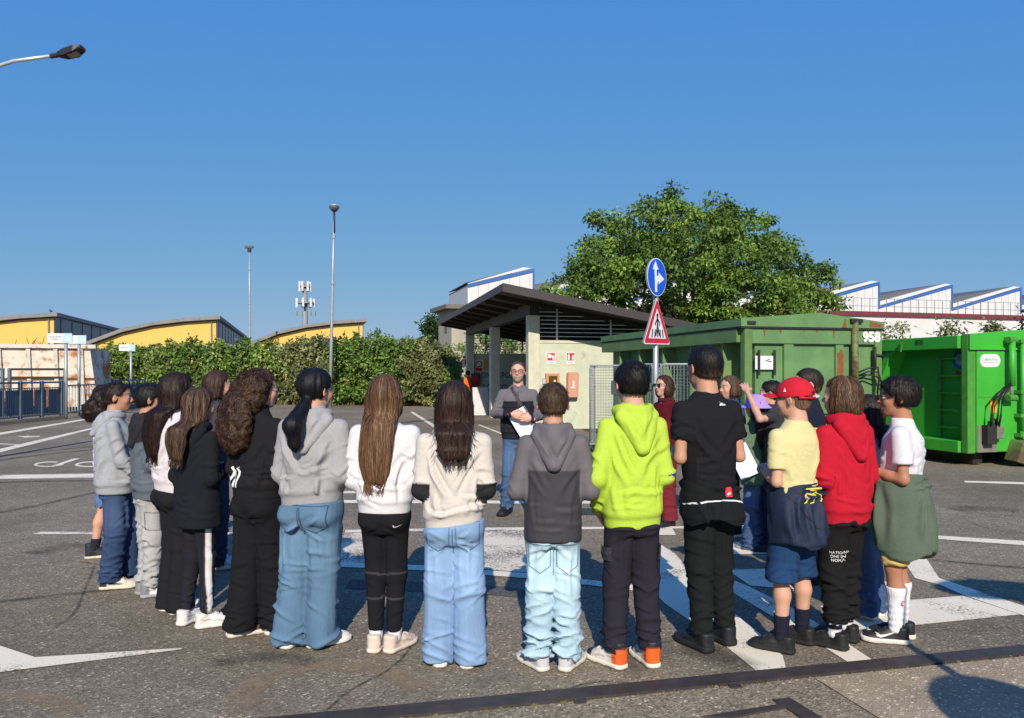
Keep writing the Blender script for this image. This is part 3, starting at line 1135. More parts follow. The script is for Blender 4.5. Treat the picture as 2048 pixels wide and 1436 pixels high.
            f = np.maximum(f, -(s * (P[:, 0] - (hp[0] + an[0]) * .25 * 0)) - .02 * k)  # stay on own side
            lg = f if lg is None else smin(lg, f, .006)
        d = smin(d, lg, .025)
        zh = hem + tilt * P[:, 0]
        d = d + .045 * step(zh + .004, zh + .035, P[:, 2])
        return smax(d, hz - P[:, 2], .006)
    lr = max(ra, rk, rh)
    V, Q = sdf_mesh(legfn, (-max(fx + lr, hw + .03), min(ank[1][1], ank[-1][1], 0) - lr - .06, hz - .02), (max(fx + lr, hw + .03), max(ank[1][1], ank[-1][1], 0) + lr + .06, wz + .02), res, 1)
    N = vnormals(V, Q)
    la = legs.get('fold', .007) * 1.45 * k
    zf = V[:, 2] / H
    st = legs.get('stack', 1.0)
    rf = np.random.RandomState(seed * 37 + 11)
    dsp = la * .3 * vnoise(V * np.array([10, 10, 6]), seed + 3)
    zc0 = zz(.455)
    for side in (-1, 1):
        sg = []
        for s in (-1, 1):
            for j in range(4):      # folds fanning out from the crotch / seat
                sg.append((s * hw * rf.uniform(.0, .15), zc0 + rf.uniform(-.03, .02), s * hw * rf.uniform(.6, 1.0), zc0 + rf.uniform(-.12, .07) * k, .011 * k * rf.uniform(.8, 1.5), la * rf.uniform(.3, .8)))
            for j in range(3):      # long lines down the thigh
                x0 = s * hw * rf.uniform(.25, .9)
                sg.append((x0, zz(rf.uniform(.40, .46)), x0 * rf.uniform(.9, 1.1), zz(rf.uniform(.24, .32)), .014 * k, la * rf.uniform(.2, .6) * legs.get('long', 1.0)))
        dsp += plane_folds(V, side, sg)
    for s in (-1, 1):
        kn, an = knee[s].copy(), ank[s].copy(); an[2] = hz
        hp = hip[s]
        own = step(-.01, .01, s * (V[:, 0] - (kn[0] * .0)))
        dsp += own * tube_folds(V, hp, kn, rf, 4, .013 * k, la * .7, .55, 1.0, max(rh, rk) + .012)
        dsp += own * tube_folds(V, kn, an, rf, int(5 + 7 * st), .012 * k, la * .9, .0, .6, max(rk, ra) + .012)
        dsp += own * tube_folds(V, kn, an, rf, int(13 * st), .0105 * k, la * 1.25, .62, 1.0, max(rk, ra) + .012, True)
    if legs.get('drape'):
        dsp += legs['drape'] * vnoise(np.stack([V[:, 0] * 22, V[:, 1] * 22, V[:, 2] * 2.2], 1), seed + 8) * step(.5, .3, zf)
    V = V + N * dsp[:, None]
    V[:, 2] = np.maximum(V[:, 2], .004)
    C = np.tile(np.array(legs['col'], float), (len(V), 1))
    if legs.get('denim'):
        f1 = vnoise(V * np.array([9, 9, 4]), seed + 1) * .5 + .5
        wear = np.exp(-((zf - .36) / .09) ** 2) * .5 + .35 * f1 + .25 * np.clip(dsp / (la + 1e-6), -1, 1)
        C = mixc(C * .82, np.minimum(np.array(legs['col']) * 1.45 + .03, .85), np.clip(wear, 0, 1))
        C = mixc(C, np.array(legs['col']) * .62, step(.018, .010, np.abs(np.abs(V[:, 0]) - (hw * .97)) ) * 0)
    if legs.get('paint'): C = legs['paint'](V, C, info)
    if legs.get('heather'):
        C *= (1 + legs['heather'] * vnoise(V * np.array([160, 160, 60]), seed))[:, None]
    lo_ = link(legs.get('name', 'trousers'), mesh_np('legs', V, Q, np.clip(C, 0, 1)), legs.get('mat', DENIM if legs.get('denim') else FABRIC), body)
    info['parts']['legs'] = lo_
    # ---- shoes and socks
    for s, f in zip((-1, 1), feet):
        if shoes:
            um, sm, lm = shoe_meshes(shoes)
            so = link('shoe', um, None, body)
            so.location = (f[0], f[1], 0.002)
            so.rotation_euler = (0, 0, R(-f[2]))
            q = shoes.get('scale', 1.0) * .162 * H / .25
            so.scale = (s * q, q, q)
            sl = link('sole', sm, None, so)
            link('laces', lm, None, so)['kind'] = 'stuff'
            info['parts'].setdefault('shoes', []).append(so)
        if socks:
            a = ank[s]; kn = knee[s]
            zt = socks['top'] * H
            tt = (zt - a[2]) / (kn[2] - a[2])
            b = a + (kn - a) * tt
            def sockfn(P):
                cf = kn + (a - kn) * .33 + np.array([0, -.012 * k, 0])
                d = smin(cap(P, cf, a, .044 * k, .030 * k), cap(P, kn, cf, .041 * k, .046 * k), .02) - .0055
                d = np.maximum(d, a[2] - .02 - P[:, 2])
                return np.maximum(d, P[:, 2] - zt)
            V, Q = sdf_mesh(sockfn, (a[0] - .08, min(a[1], b[1]) - .08, a[2] - .06), (a[0] + .08, max(a[1], b[1]) + .08, zt + .01), .0065, 1)
            an_ = np.arctan2(V[:, 0] - a[0], V[:, 1] - a[1])
            V = V + vnormals(V, Q) * (.0012 * np.sin(an_ * 26) + .002 * np.sin(V[:, 2] * 170) * step(zt - .05, a[2] + .03, V[:, 2]))[:, None]
            C = np.tile(np.array(socks['col'], float), (len(V), 1))
            if socks.get('stripe'):
                for z0 in socks['stripe']:
                    C[np.abs(V[:, 2] - (zt - z0)) < .007] = socks.get('sc', (.01, .01, .02))
            so2 = link('sock', mesh_np('sock', V, Q, C), FABRIC, body)
            info['parts'].setdefault('socks', []).append(so2)
    # ---- hair
    info['yback'] = yback
    if hair:
        hd = dict(c=hc, hh=hh, R=Rm, H=H, yback=yback - (.052 if hd_ else .010), skin=skin)
        info['parts']['hair'] = build_hair(hair, hd, body)
    PEOPLE.append(info)
    return info

def headpt(I, p):
    """head-frame point (head heights) -> person-local metres"""
    return I['hc'] + I['R'] @ (np.array(p, float) * I['hh'])
def head_build(I, mb, name, m, parent=None, smooth=False):
    mb.v = [tuple(headpt(I, v)) for v in mb.v]
    return mb.build(name, m, parent or I['body'], smooth)

def glasses(I, m, lens=None, dark=False):
    mb = MB()
    for s in (-1, 1):
        ring = []
        for a in range(13):
            t = 2 * math.pi * a / 12
            cx_, cz = math.cos(t), math.sin(t)
            sq = (abs(cx_) ** 4 + abs(cz) ** 4) ** -.25
            ring.append((s * .155 + .105 * cx_ * sq * .93, .455 - .03 * abs(s * .155 + .1 * cx_), .0 + .072 * cz * sq * .93))
        mb.tube(ring, .014, 6, cap=False)
        mb.tube([(s * .25, .44, .03), (s * .345, .30, .035), (s * .375, -.02, .04), (s * .37, -.08, .0)], .012, 6)
    mb.tube([(-.06, .455, .02), (0, .47, .03), (.06, .455, .02)], .012, 6)
    fr = head_build(I, mb, 'glasses', m)
    if dark:
        for s in (-1, 1):
            mb = MB()
            pts = []
            for a in range(12):
                t = 2 * math.pi * a / 12
                cx_, cz = math.cos(t), math.sin(t)
                sq = (abs(cx_) ** 4 + abs(cz) ** 4) ** -.25
                pts.append((s * .155 + .105 * cx_ * sq * .9, .0 + .072 * cz * sq * .9))
            mb.prism(pts, 'y', .438, .447)
            head_build(I, mb, 'lens', GLOSS, fr)
    return fr

def wrap(I, name, col, ztop, zbot, rtop, rbot, cyo=(0, 0), tilt=0, seed=1, m=None, fold=.012, paint=None, cut=None, band=True, res=.010, cx=(0, 0)):
    """garment tied round the waist by its sleeves, hanging over the seat (z in metres)"""
    body = I['body']
    def fn(P):
        P2 = P.copy(); P2[:, 2] -= tilt * P[:, 0]
        zm = ztop - .05
        d = loft(P2, [zbot, zbot + .05, (zbot + zm) / 2, zm, ztop], [rbot[0], rbot[0] * .99, (rtop[0] + rbot[0]) / 2 * 1.03, rtop[0], rtop[0] * .97],
                 [rbot[1], rbot[1], (rtop[1] + rbot[1]) / 2 * 1.06, rtop[1], rtop[1] * .97], [cx[1], cx[1], cx[0], 0, 0], [cyo[1], cyo[1], cyo[0], 0, 0], 2.2)
        zl = zbot + .03 + .022 * np.sin(P[:, 0] * 21 + seed) + .018 * np.sin(P[:, 1] * 17 + 2 * seed)
        d = smax(d, zl + tilt * P[:, 0] - P[:, 2], .008)
        if cut is not None: d = smax(d, cut(P), .015)
        # sleeves knotted in front
        d = smin(d, cap(P, (-rtop[0] * .7, rtop[1] * .75, ztop - .03), (.02, rtop[1] + .02, ztop - .06), .03, .026), .02)
        d = smin(d, cap(P, (rtop[0] * .7, rtop[1] * .75, ztop - .03), (-.02, rtop[1] + .02, ztop - .06), .03, .026), .02)
        d = smin(d, cap(P, (.02, rtop[1] + .02, ztop - .07), (.05, rtop[1] + .03, ztop - .26), .028, .024), .02)
        return d
    mx = max(rtop[0], rbot[0]) + .08
    V, Q = sdf_mesh(fn, (-mx, -max(rtop[1], rbot[1]) - .1 + min(cyo), zbot - .06 - abs(tilt) * .2), (mx, max(rtop[1], rbot[1]) + .12, ztop + .04), res, 1)
    N = vnormals(V, Q)
    rf = np.random.RandomState(seed * 3 + 1)
    d = fold * .35 * vnoise(V * 8, seed)
    for side in (-1, 1):
        sg = []
        for j in range(11):
            x0 = rf.uniform(-1, 1) * rtop[0]
            sg.append((x0, ztop - rf.uniform(.02, .12), x0 * (rbot[0] / rtop[0]) * rf.uniform(.9, 1.25), zbot + rf.uniform(.0, .14), .013 * rf.uniform(.8, 1.7), fold * rf.uniform(.35, .9)))
        for j in range(7):
            x0 = rf.uniform(-1, .4) * rtop[0]
            zc_ = ztop - rf.uniform(.01, .09)
            sg.append((x0, zc_, x0 + rf.uniform(.6, 1.2) * rtop[0], zc_ + rf.uniform(-.035, .035), .010 * rf.uniform(.8, 1.4), fold * rf.uniform(.4, .9)))
        d += plane_folds(V, side, sg)
    if band:
        zt = V[:, 2] - tilt * V[:, 0]
        d -= .004 * step(zbot + .055, zbot + .045, zt)
    V = V + N * d[:, None]
    C = np.tile(np.array(col, float), (len(V), 1))
    if paint: C = paint(V, C, I)
    o = link(name, mesh_np(name, V, Q, np.clip(C, 0, 1)), m or FABRIC, body)
    I['parts']['wrap'] = o
    return o
# ------------------------------------------------------------------ ground
def asphalt(name, base, stone=.36, patch=.30):
    m = bpy.data.materials.new(name); m.use_nodes = True
    nt = m.node_tree; n = nt.nodes; L = nt.links
    p = n['Principled BSDF']; p.inputs['Roughness'].default_value = .88; p.inputs['Specular IOR Level'].default_value = .25
    tc = n.new('ShaderNodeTexCoord')
    def noise(scale, detail=4, rough=.6):
        q = n.new('ShaderNodeTexNoise'); q.inputs['Scale'].default_value = scale; q.inputs['Detail'].default_value = detail
        q.inputs['Roughness'].default_value = rough; L.new(tc.outputs['Object'], q.inputs['Vector']); return q.outputs['Fac']
    def rng(src, a, b, c, d):
        q = n.new('ShaderNodeMapRange'); q.inputs['From Min'].default_value = a; q.inputs['From Max'].default_value = b
        q.inputs['To Min'].default_value = c; q.inputs['To Max'].default_value = d; L.new(src, q.inputs['Value']); return q.outputs['Result']
    def math_(op, a, b):
        q = n.new('ShaderNodeMath'); q.operation = op
        for i, v in enumerate((a, b)):
            if isinstance(v, (int, float)): q.inputs[i].default_value = v
            else: L.new(v, q.inputs[i])
        return q.outputs[0]
    big = rng(noise(.35, 5, .6), .3, .7, 1 - patch, 1 + patch)
    mid = rng(noise(5, 5, .65), .3, .7, .86, 1.14)
    vo = n.new('ShaderNodeTexVoronoi'); vo.inputs['Scale'].default_value = 95; L.new(tc.outputs['Object'], vo.inputs['Vector'])
    sep = n.new('ShaderNodeSeparateColor'); L.new(vo.outputs['Color'], sep.inputs['Color'])
    st = rng(sep.outputs[0], 0, 1, 1 - stone, 1 + stone)
    pale = rng(sep.outputs[1], .93, .97, 1, 2.2)
    fine = rng(noise(260, 3, .7), .3, .7, .75, 1.25)
    f = math_('MULTIPLY', math_('MULTIPLY', big, mid), math_('MULTIPLY', math_('MULTIPLY', st, pale), fine))
    mul = n.new('ShaderNodeVectorMath'); mul.operation = 'SCALE'; mul.inputs[0].default_value = base; L.new(f, mul.inputs['Scale'])
    L.new(mul.outputs['Vector'], p.inputs['Base Color'])
    bp = n.new('ShaderNodeBump'); bp.inputs['Strength'].default_value = .55; bp.inputs['Distance'].default_value = .006
    hh_ = math_('ADD', vo.outputs['Distance'], math_('MULTIPLY', noise(260, 3, .7), .6))
    L.new(hh_, bp.inputs['Height']); L.new(bp.outputs['Normal'], p.inputs['Normal'])
    MATS[name] = m
    return m
ASPHALT = asphalt('asphalt', (.198, .166, .118))
ROUGHC = asphalt('worn_asphalt_concrete', (.23, .19, .13), .45, .18)
CONC = asphalt('concrete', (.34, .275, .185), .14, .14)
DARKASPH = asphalt('new_asphalt', (.09, .084, .075), .4)

def sheet(name, pts, z, m, kind='structure', th=None):
    mb = MB()
    n = len(pts)
    if th:
        mb.prism([(p[0], p[1]) for p in pts], 'z', z - th, z)
        o = mb.build(name, m)
    else:
        me = bpy.data.meshes.new(name)
        me.from_pydata([(p[0], p[1], z) for p in pts], [], [tuple(range(n))])
        if me.polygons[0].normal.z < 0: me.flip_normals()
        o = link(name, me, m)
    if kind: o['kind'] = kind
    return o
sheet('ground', [(-1500, -200), (1500, -200), (1500, 2500), (-1500, 2500)], 0, ASPHALT)

# white road paint, worn through to the asphalt
def paint_mat(name, col, wear=.46):
    m = bpy.data.materials.new(name); m.use_nodes = True
    nt = m.node_tree; n = nt.nodes; L = nt.links
    p = n['Principled BSDF']; p.inputs['Roughness'].default_value = .75; p.inputs['Specular IOR Level'].default_value = .3
    tc = n.new('ShaderNodeTexCoord')
    a = n.new('ShaderNodeTexNoise'); a.inputs['Scale'].default_value = 55; a.inputs['Detail'].default_value = 8; a.inputs['Roughness'].default_value = .75
    b = n.new('ShaderNodeTexNoise'); b.inputs['Scale'].default_value = 2.2; b.inputs['Detail'].default_value = 4
    for q in (a, b): L.new(tc.outputs['Object'], q.inputs['Vector'])
    ad = n.new('ShaderNodeMath'); ad.operation = 'MULTIPLY_ADD'; L.new(b.outputs['Fac'], ad.inputs[0]); ad.inputs[1].default_value = .55; L.new(a.outputs['Fac'], ad.inputs[2])
    mr = n.new('ShaderNodeMapRange'); mr.inputs['From Min'].default_value = wear + .16; mr.inputs['From Max'].default_value = wear + .24; L.new(ad.outputs[0], mr.inputs['Value'])
    mx = n.new('ShaderNodeMix'); mx.data_type = 'RGBA'; L.new(mr.outputs['Result'], mx.inputs['Factor'])
    mx.inputs['A'].default_value = (.16, .145, .12, 1); mx.inputs['B'].default_value = (*col, 1)
    L.new(mx.outputs['Result'], p.inputs['Base Color'])
    bp = n.new('ShaderNodeBump'); bp.inputs['Strength'].default_value = .35; bp.inputs['Distance'].default_value = .004; L.new(a.outputs['Fac'], bp.inputs['Height']); L.new(bp.outputs['Normal'], p.inputs['Normal'])
    MATS[name] = m
    return m
RPAINT = paint_mat('road_paint', (.80, .72, .56), .47)
RPAINT_OLD = paint_mat('old_road_paint', (.74, .66, .51), .53)
BPAINT = paint_mat('blue_road_paint', (.04, .10, .38), .42)
# hairline cracks
MARK = [
    ([(0, 898), (195, 853), (195, 856), (0, 905)], 0), ([(-40, 872), (200, 833), (200, 835.3), (-40, 877)], 0),
    ([(33, 872), (52, 872.5), (57, 870.5), (58, 872.5), (80, 872), (80, 873.6), (50, 875.5)], 0), ([(-20, 886), (45, 889), (45, 891), (-20, 889)], 1),
    ([(-60, 951.5), (420, 944), (420, 952), (-60, 959.5)], 0),
    ([(66, 1068), (82, 1064.5), (500, 1066), (500, 1070.5), (70, 1069.2)], 0),
    ([(560, 985), (900, 979), (900, 984), (560, 990)], 1), ([(560, 1000), (1260, 1003), (1260, 1008.5), (560, 1006)], 0),
    ([(818, 984.5), (880, 984.5), (905, 1002.5), (832, 1001.5)], 1), ([(1148, 992), (1262, 990), (1262, 1002.5), (1150, 1002.5)], 1),
    ([(690, 1060.5), (980, 1056), (1400, 1053), (1400, 1057.5), (980, 1061), (690, 1066)], 0),
    ([(625, 1085), (690, 1066.8), (760, 1066), (735, 1126), (560, 1124)], 1),
    ([(930, 1062), (1046, 1061), (1058, 1146.5), (935, 1137)], 1),
    ([(660, 1124), (850, 1132), (1060, 1148), (1225, 1166), (1290, 1174), (1290, 1185), (1225, 1177), (1060, 1158), (850, 1142), (660, 1134)], 0),
    ([(1322, 1090), (1350, 1108), (1422, 1190), (1519, 1268), (1565, 1312), (1572, 1338), (1517, 1346), (1437, 1282), (1329, 1207), (1318, 1196)], 0),
    ([(1459, 1158), (1500, 1175), (1570, 1210), (1605, 1228), (1749, 1324), (1705, 1331), (1640, 1290), (1560, 1243), (1459, 1182)], 0),
    ([(1430, 1042), (1497, 1040), (1506, 1058.5), (1430, 1059)], 0), ([(1420, 1086), (1545, 1084), (1560, 1108), (1425, 1110)], 0),
    ([(1455, 1141), (1545, 1138), (1590, 1180), (1500, 1172)], 0), ([(1316, 1059), (1345, 1058), (1352, 1071), (1316, 1071)], 0),
    ([(1600, 1142), (1700, 1135), (1790, 1172), (1700, 1180)], 0),
    ([(1640, 1213), (1766, 1205), (1927, 1192.5), (2040, 1230), (1841, 1250), (1700, 1262)], 0),
    ([(1800, 1112), (1844, 1104), (1878, 1157), (2048, 1213), (2120, 1236), (2120, 1256), (2044, 1231), (1927, 1191), (1881, 1171), (1830, 1157)], 0),
    ([(1928, 962), (2100, 966), (2100, 971), (1930, 965.5)], 0), ([(1845, 1070), (2100, 1086), (2100, 1095), (1845, 1077)], 0),
    ([(820, 824), (826, 823.6), (905, 872), (893, 872)], 0), ([(955, 850), (960, 849.6), (1215, 947), (1200, 947)], 0),
    ([(-60, 1278), (0, 1293), (70, 1316), (365, 1297.5), (365, 1300), (160, 1326), (0, 1346), (-60, 1353)], 0),
]
for i, (poly, old) in enumerate(MARK):
    sheet('road_marking', [gnd(u, v) for u, v in poly], .004 + .0002 * (i % 7), RPAINT_OLD if old else RPAINT)
def ring2(cu, cv, ru, rv, w, a0, a1, tilt=0):
    pts_o, pts_i = [], []
    for t in np.linspace(a0, a1, 18):
        for k, lst in ((1, pts_o), (1 - w, pts_i)):
            lst.append(gnd(cu + ru * k * math.cos(t) - tilt * rv * k * math.sin(t), cv + rv * (k if k == 1 else .62) * math.sin(t)))
    me = bpy.data.meshes.new('road_lettering')
    n = len(pts_o)
    me.from_pydata([(p.x, p.y, .005) for p in pts_o + pts_i], [], [(i, i + 1, n + i + 1, n + i) for i in range(n - 1)])
    o = link('road_lettering', me, RPAINT); o['kind'] = 'structure'
ring2(98, 929, 30, 5.6, .22, -.7, 5.2, 1.0)
ring2(182, 929, 32, 5.8, .22, 1.2, 5.6, 1.0)
sheet('road_lettering', [gnd(u, v) for u, v in [(98, 934), (148, 917.3), (161, 917.6), (107, 934.6)]], .006, RPAINT)
sheet('blue_marking', [gnd(u, v) for u, v in [(1183, 1020), (1200, 1012), (1222, 1014), (1222, 1022)]], .0062, BPAINT)
sheet('asphalt_patch', [gnd(u, v) for u, v in [(700, 1160), (960, 1168), (1090, 1185), (1080, 1200), (950, 1188), (690, 1178)]], .0025, DARKASPH)

# steel edge of the weighbridge pit and the apron in front of it
STEEL = mat('rusty_dark_steel', (.045, .036, .034), rough=.6, var=.3, scale=9, bump=.25, bscale=60, rust=(.075, .04, .025), rust_amt=.40, rust_scale=6)
def off(p, dx, dy): return Vector((p.x + dx, p.y + dy, 0))
ua, ub = gnd(642, 1430), gnd(2048, 1294)
la, lb = gnd(855, 1432), gnd(2048, 1312)
du = (ub - ua).normalized()
U0, U1 = ua - du * 3, ub + du * 4
dl = (lb - la).normalized()
L0, L1 = la - dl * 3.5, lb + dl * 4
sheet('steel_edge', [U0, U1, L1, L0], .014, STEEL, th=.014)
A_, B_ = gnd(1625, 1357), gnd(1760, 1442)
dirAB = (B_ - A_).normalized()
Af = A_ + dirAB * 6
sheet('rough_apron', [L0, A_, Af, Vector((-5, -3.5, 0))], .003, ROUGHC)
sheet('concrete_slab', [off(A_, .01, 0), L1, Vector((9, -3.5, 0)), off(Af, .01, 0)], .005, CONC)
# rusty steel frame set in the apron
fr = [(1405, 1437), (1558, 1413), (1546, 1403), (1580, 1400), (1645, 1440), (1602, 1440), (1572, 1419), (1455, 1440)]
sheet('steel_frame', [gnd(u, v) for u, v in fr], .012, STEEL, th=.01)
sheet('drain_cover', [gnd(u, v) for u, v in [(1130, 1018), (1185, 1017), (1195, 1030), (1135, 1031)]], .0045, mat('cast_iron', (.05, .045, .04), rough=.7, bump=.6, bscale=40))
# small square anchor plates along the edge
for u, v in ((1160, 1404), (1470, 1374)):
    p = gnd(u, v)
    sheet('anchor_plate', [off(p, -.03, -.03), off(p, .03, -.025), off(p, .03, .02), off(p, -.03, .015)], .010, STEEL, th=.008)

# tyre scuffs and sand arcs: thin, patchy deposits lying on the asphalt
def deposit(name, col, amt, scale=9):
    m = bpy.data.materials.new(name); m.use_nodes = True
    nt = m.node_tree; n = nt.nodes; L = nt.links
    p = n['Principled BSDF']; p.inputs['Base Color'].default_value = (*col, 1); p.inputs['Roughness'].default_value = .95
    tr = n.new('ShaderNodeBsdfTransparent'); mx = n.new('ShaderNodeMixShader')
    tc = n.new('ShaderNodeTexCoord'); a = n.new('ShaderNodeTexNoise'); a.inputs['Scale'].default_value = scale; a.inputs['Detail'].default_value = 9; a.inputs['Roughness'].default_value = .8
    L.new(tc.outputs['Object'], a.inputs['Vector'])
    at_ = n.new('ShaderNodeAttribute'); at_.attribute_name = 'col'
    mr = n.new('ShaderNodeMapRange'); mr.inputs['From Min'].default_value = .35; mr.inputs['From Max'].default_value = .7; mr.inputs['To Max'].default_value = amt
    L.new(a.outputs['Fac'], mr.inputs['Value'])
    mu = n.new('ShaderNodeMath'); mu.operation = 'MULTIPLY'; L.new(mr.outputs['Result'], mu.inputs[0]); L.new(at_.outputs['Fac'], mu.inputs[1])
    L.new(mu.outputs[0], mx.inputs['Fac']); L.new(tr.outputs[0], mx.inputs[1]); L.new(p.outputs[0], mx.inputs[2])
    L.new(mx.outputs[0], n['Material Output'].inputs['Surface'])
    MATS[name] = m
    return m
SAND = deposit('sand_trace', (.33, .24, .14), .85)
TYRE = deposit('tyre_trace', (.018, .017, .016), .8, 5)
OIL = deposit('oil_stain', (.02, .019, .017), .55, 3)
def trace(name, pix, w, m, z=.0078):
    pts = [gnd(u, v) for u, v in pix]
    # smooth
    for _ in range(3):
        q = [pts[0]]
        for a, b in zip(pts[:-1], pts[1:]): q += [a * .75 + b * .25, a * .25 + b * .75]
        pts = q + [pts[-1]]
    V, F, C = [], [], []
    n = len(pts)
    for i, p in enumerate(pts):
        t = (pts[min(i + 1, n - 1)] - pts[max(i - 1, 0)]).normalized()
        s = Vector((-t.y, t.x, 0))
        e = min(1, i / (n * .15), (n - 1 - i) / (n * .15))
        for k, a in ((-1, 0), (-.4, 1), (.4, 1), (1, 0)):
            V.append((p.x + s.x * w * k, p.y + s.y * w * k, z)); C.append([a * e] * 3)
        if i: F += [(4 * i - 4 + j, 4 * i - 3 + j, 4 * i + 1 + j, 4 * i + j) for j in range(3)]
    o = link(name, mesh_np(name, np.array(V), np.array(F), np.array(C)), m); o['kind'] = 'structure'
trace('sand_trace', [(470, 1436), (490, 1390), (540, 1352), (620, 1333), (720, 1334), (800, 1352), (850, 1385)], .09, SAND)
trace('sand_trace', [(-40, 1400), (40, 1392), (110, 1402), (160, 1430)], .08, SAND, .0082)
trace('tyre_trace', [(-80, 1214), (60, 1198), (190, 1184), (330, 1168)], .045, TYRE, .0080)
trace('tyre_trace', [(-60, 1035), (60, 1016), (190, 985), (300, 965)], .07, TYRE, .0079)
trace('tyre_trace', [(-60, 930), (90, 908), (250, 895), (420, 885)], .12, TYRE, .0081)
trace('tyre_trace', [(-60, 920), (90, 902), (250, 888), (420, 878)], .10, TYRE, .0083)
trace('tyre_trace', [(-60, 968), (100, 962), (300, 962), (500, 958)], .12, TYRE, .0084)
trace('tyre_trace', [(1860, 1120), (1950, 1130), (2120, 1142)], .05, TYRE, .0085)
trace('tyre_trace', [(430, 900), (560, 880), (760, 850), (900, 836)], .35, TYRE, .0086)
CRACK = deposit('crack', (.012, .011, .010), 1.0, 14)
for pix in ([(190, 1130), (165, 1190), (150, 1230), (105, 1260)], [(640, 1436), (700, 1380), (790, 1340), (840, 1270)], [(30, 1140), (130, 1120), (230, 1135)], [(1930, 1040), (1980, 1062), (2060, 1068)], [(1100, 1400), (1180, 1362), (1290, 1372)]):
    trace('crack', pix, .010, CRACK, .0089)
trace('oil_stain', [(1230, 1350), (1320, 1290), (1410, 1300), (1500, 1345)], .16, OIL, .0087)
trace('oil_stain', [(420, 1330), (520, 1310), (640, 1330)], .10, OIL, .0090)
trace('oil_stain', [(60, 1110), (140, 1090), (200, 1100)], .20, OIL, .0091)
trace('oil_stain', [(1900, 1020), (1960, 1016), (2040, 1022)], .25, OIL, .0088)

# strip of weeds and dry grass at the foot of the hedge, fallen grit on the apron
def grass_strip(name, a, b, width, n, hgt, seed, cols):
    rnd = np.random.RandomState(seed)
    a = np.array(a[:2]); b = np.array(b[:2])
    t = rnd.rand(n)[:, None]
    d = (b - a) / np.linalg.norm(b - a); s = np.array([-d[1], d[0]])
    p = a + (b - a) * t + s * (rnd.rand(n)[:, None] * width)
    ang = rnd.rand(n) * 6.28; h = hgt * (.4 + .9 * rnd.rand(n)); w = .012 + .02 * rnd.rand(n)
    dx = np.stack([np.cos(ang), np.sin(ang)], 1) * w[:, None]
    lean = (rnd.rand(n, 2) - .5) * h[:, None] * .8
    z0 = np.zeros((n, 1))
    V = np.concatenate([np.hstack([p - dx, z0]), np.hstack([p + dx, z0]), np.hstack([p + lean, h[:, None]])])
    F = np.stack([np.arange(n), np.arange(n) + n, np.arange(n) + 2 * n], 1)
    c = np.array(cols)[rnd.randint(len(cols), size=n)] * (.6 + .8 * rnd.rand(n, 1))
    o = link(name, mesh_np(name, V, F, np.tile(c, (3, 1))), mat('dry_grass', attr=True, rough=.9, var=.1))
    return o
o = grass_strip('grass', (-30, 43.2), (-1.5, 36.5), 3.2, 16000, .28, 4, [(.16, .13, .05), (.09, .12, .03), (.22, .18, .08)])
tag(o, 'dry grass strip along the foot of the hedge', 'grass', kind='stuff')
o = grass_strip('weeds', U0 - Vector((0, .14, 0)), U1 - Vector((0, .14, 0)), .03, 500, .012, 9, [(.12, .11, .03), (.14, .12, .07)])
tag(o, 'tiny dry weeds along the steel edge of the apron', 'weeds', kind='stuff')
sheet('grass_verge', [(-45, 47), (-30, 43.0), (-1.2, 36.2), (2, 40), (-3, 46), (-40, 56)], .006, mat('verge_soil', (.13, .105, .06), rough=.95, var=.35, scale=3, bump=.4, bscale=30))
# ------------------------------------------------------------------ green roll-off containers, cages, sign, shelter
RUST = (.16, .055, .025)
G958 = mat('faded_green_paint', (.105, .215, .082), rough=.6, var=.24, scale=1.6, bump=.12, bscale=5, rust=RUST, rust_amt=.345, rust_scale=2.3, spec=.4)
G958D = mat('worn_green_steel', (.11, .20, .06), rough=.55, var=.22, scale=3, bump=.08, bscale=30, rust=(.14, .07, .03), rust_amt=.40, rust_scale=3.2)
GBRI = mat('bright_green_paint', (.04, .36, .028), rough=.5, var=.15, scale=1.3, bump=.10, bscale=5, rust=(.06, .17, .035), rust_amt=.37, rust_scale=1.6, spec=.45)
GBRD = mat('dirty_bright_green', (.06, .26, .035), rough=.55, var=.2, scale=4, rust=(.09, .08, .045), rust_amt=.42, rust_scale=3)
BARE = mat('bare_worn_metal', (.17, .17, .14), rough=.6, var=.25, scale=4, stretch=(3, 3, .4), rust=(.10, .12, .07), rust_amt=.45)
IRON = mat('black_iron', (.022, .02, .018), rough=.6, var=.2, bump=.1)
RUSTM = mat('rust_plate', (.21, .07, .028), rough=.9, var=.3, scale=14, bump=.3, bscale=60)
WHITEP = mat('white_sticker', (.72, .73, .72), rough=.5, var=.05)
PALE = mat('faded_white_print', (.33, .42, .42), rough=.7, var=.3, scale=20)
RUBK = mat('black_rubber_hose', (.012, .012, .012), rough=.5)
GALV = mat('galvanised_steel', (.36, .39, .41), rough=.45, var=.12, scale=8, metal=.35, spec=.5)
GALVB = mat('dull_galvanised_wire', (.20, .235, .25), rough=.5, var=.15, metal=.3)

def flat_text(txt, size, m, parent, loc, rot, name, sx=1.0, bold=0.0):
    me = text_mesh(txt, size, .0015, sx=sx, bold=bold)
    o = link(name, me, m, parent)
    o.location = loc; o.rotation_euler = rot
    return o
YAW = math.atan(.25)
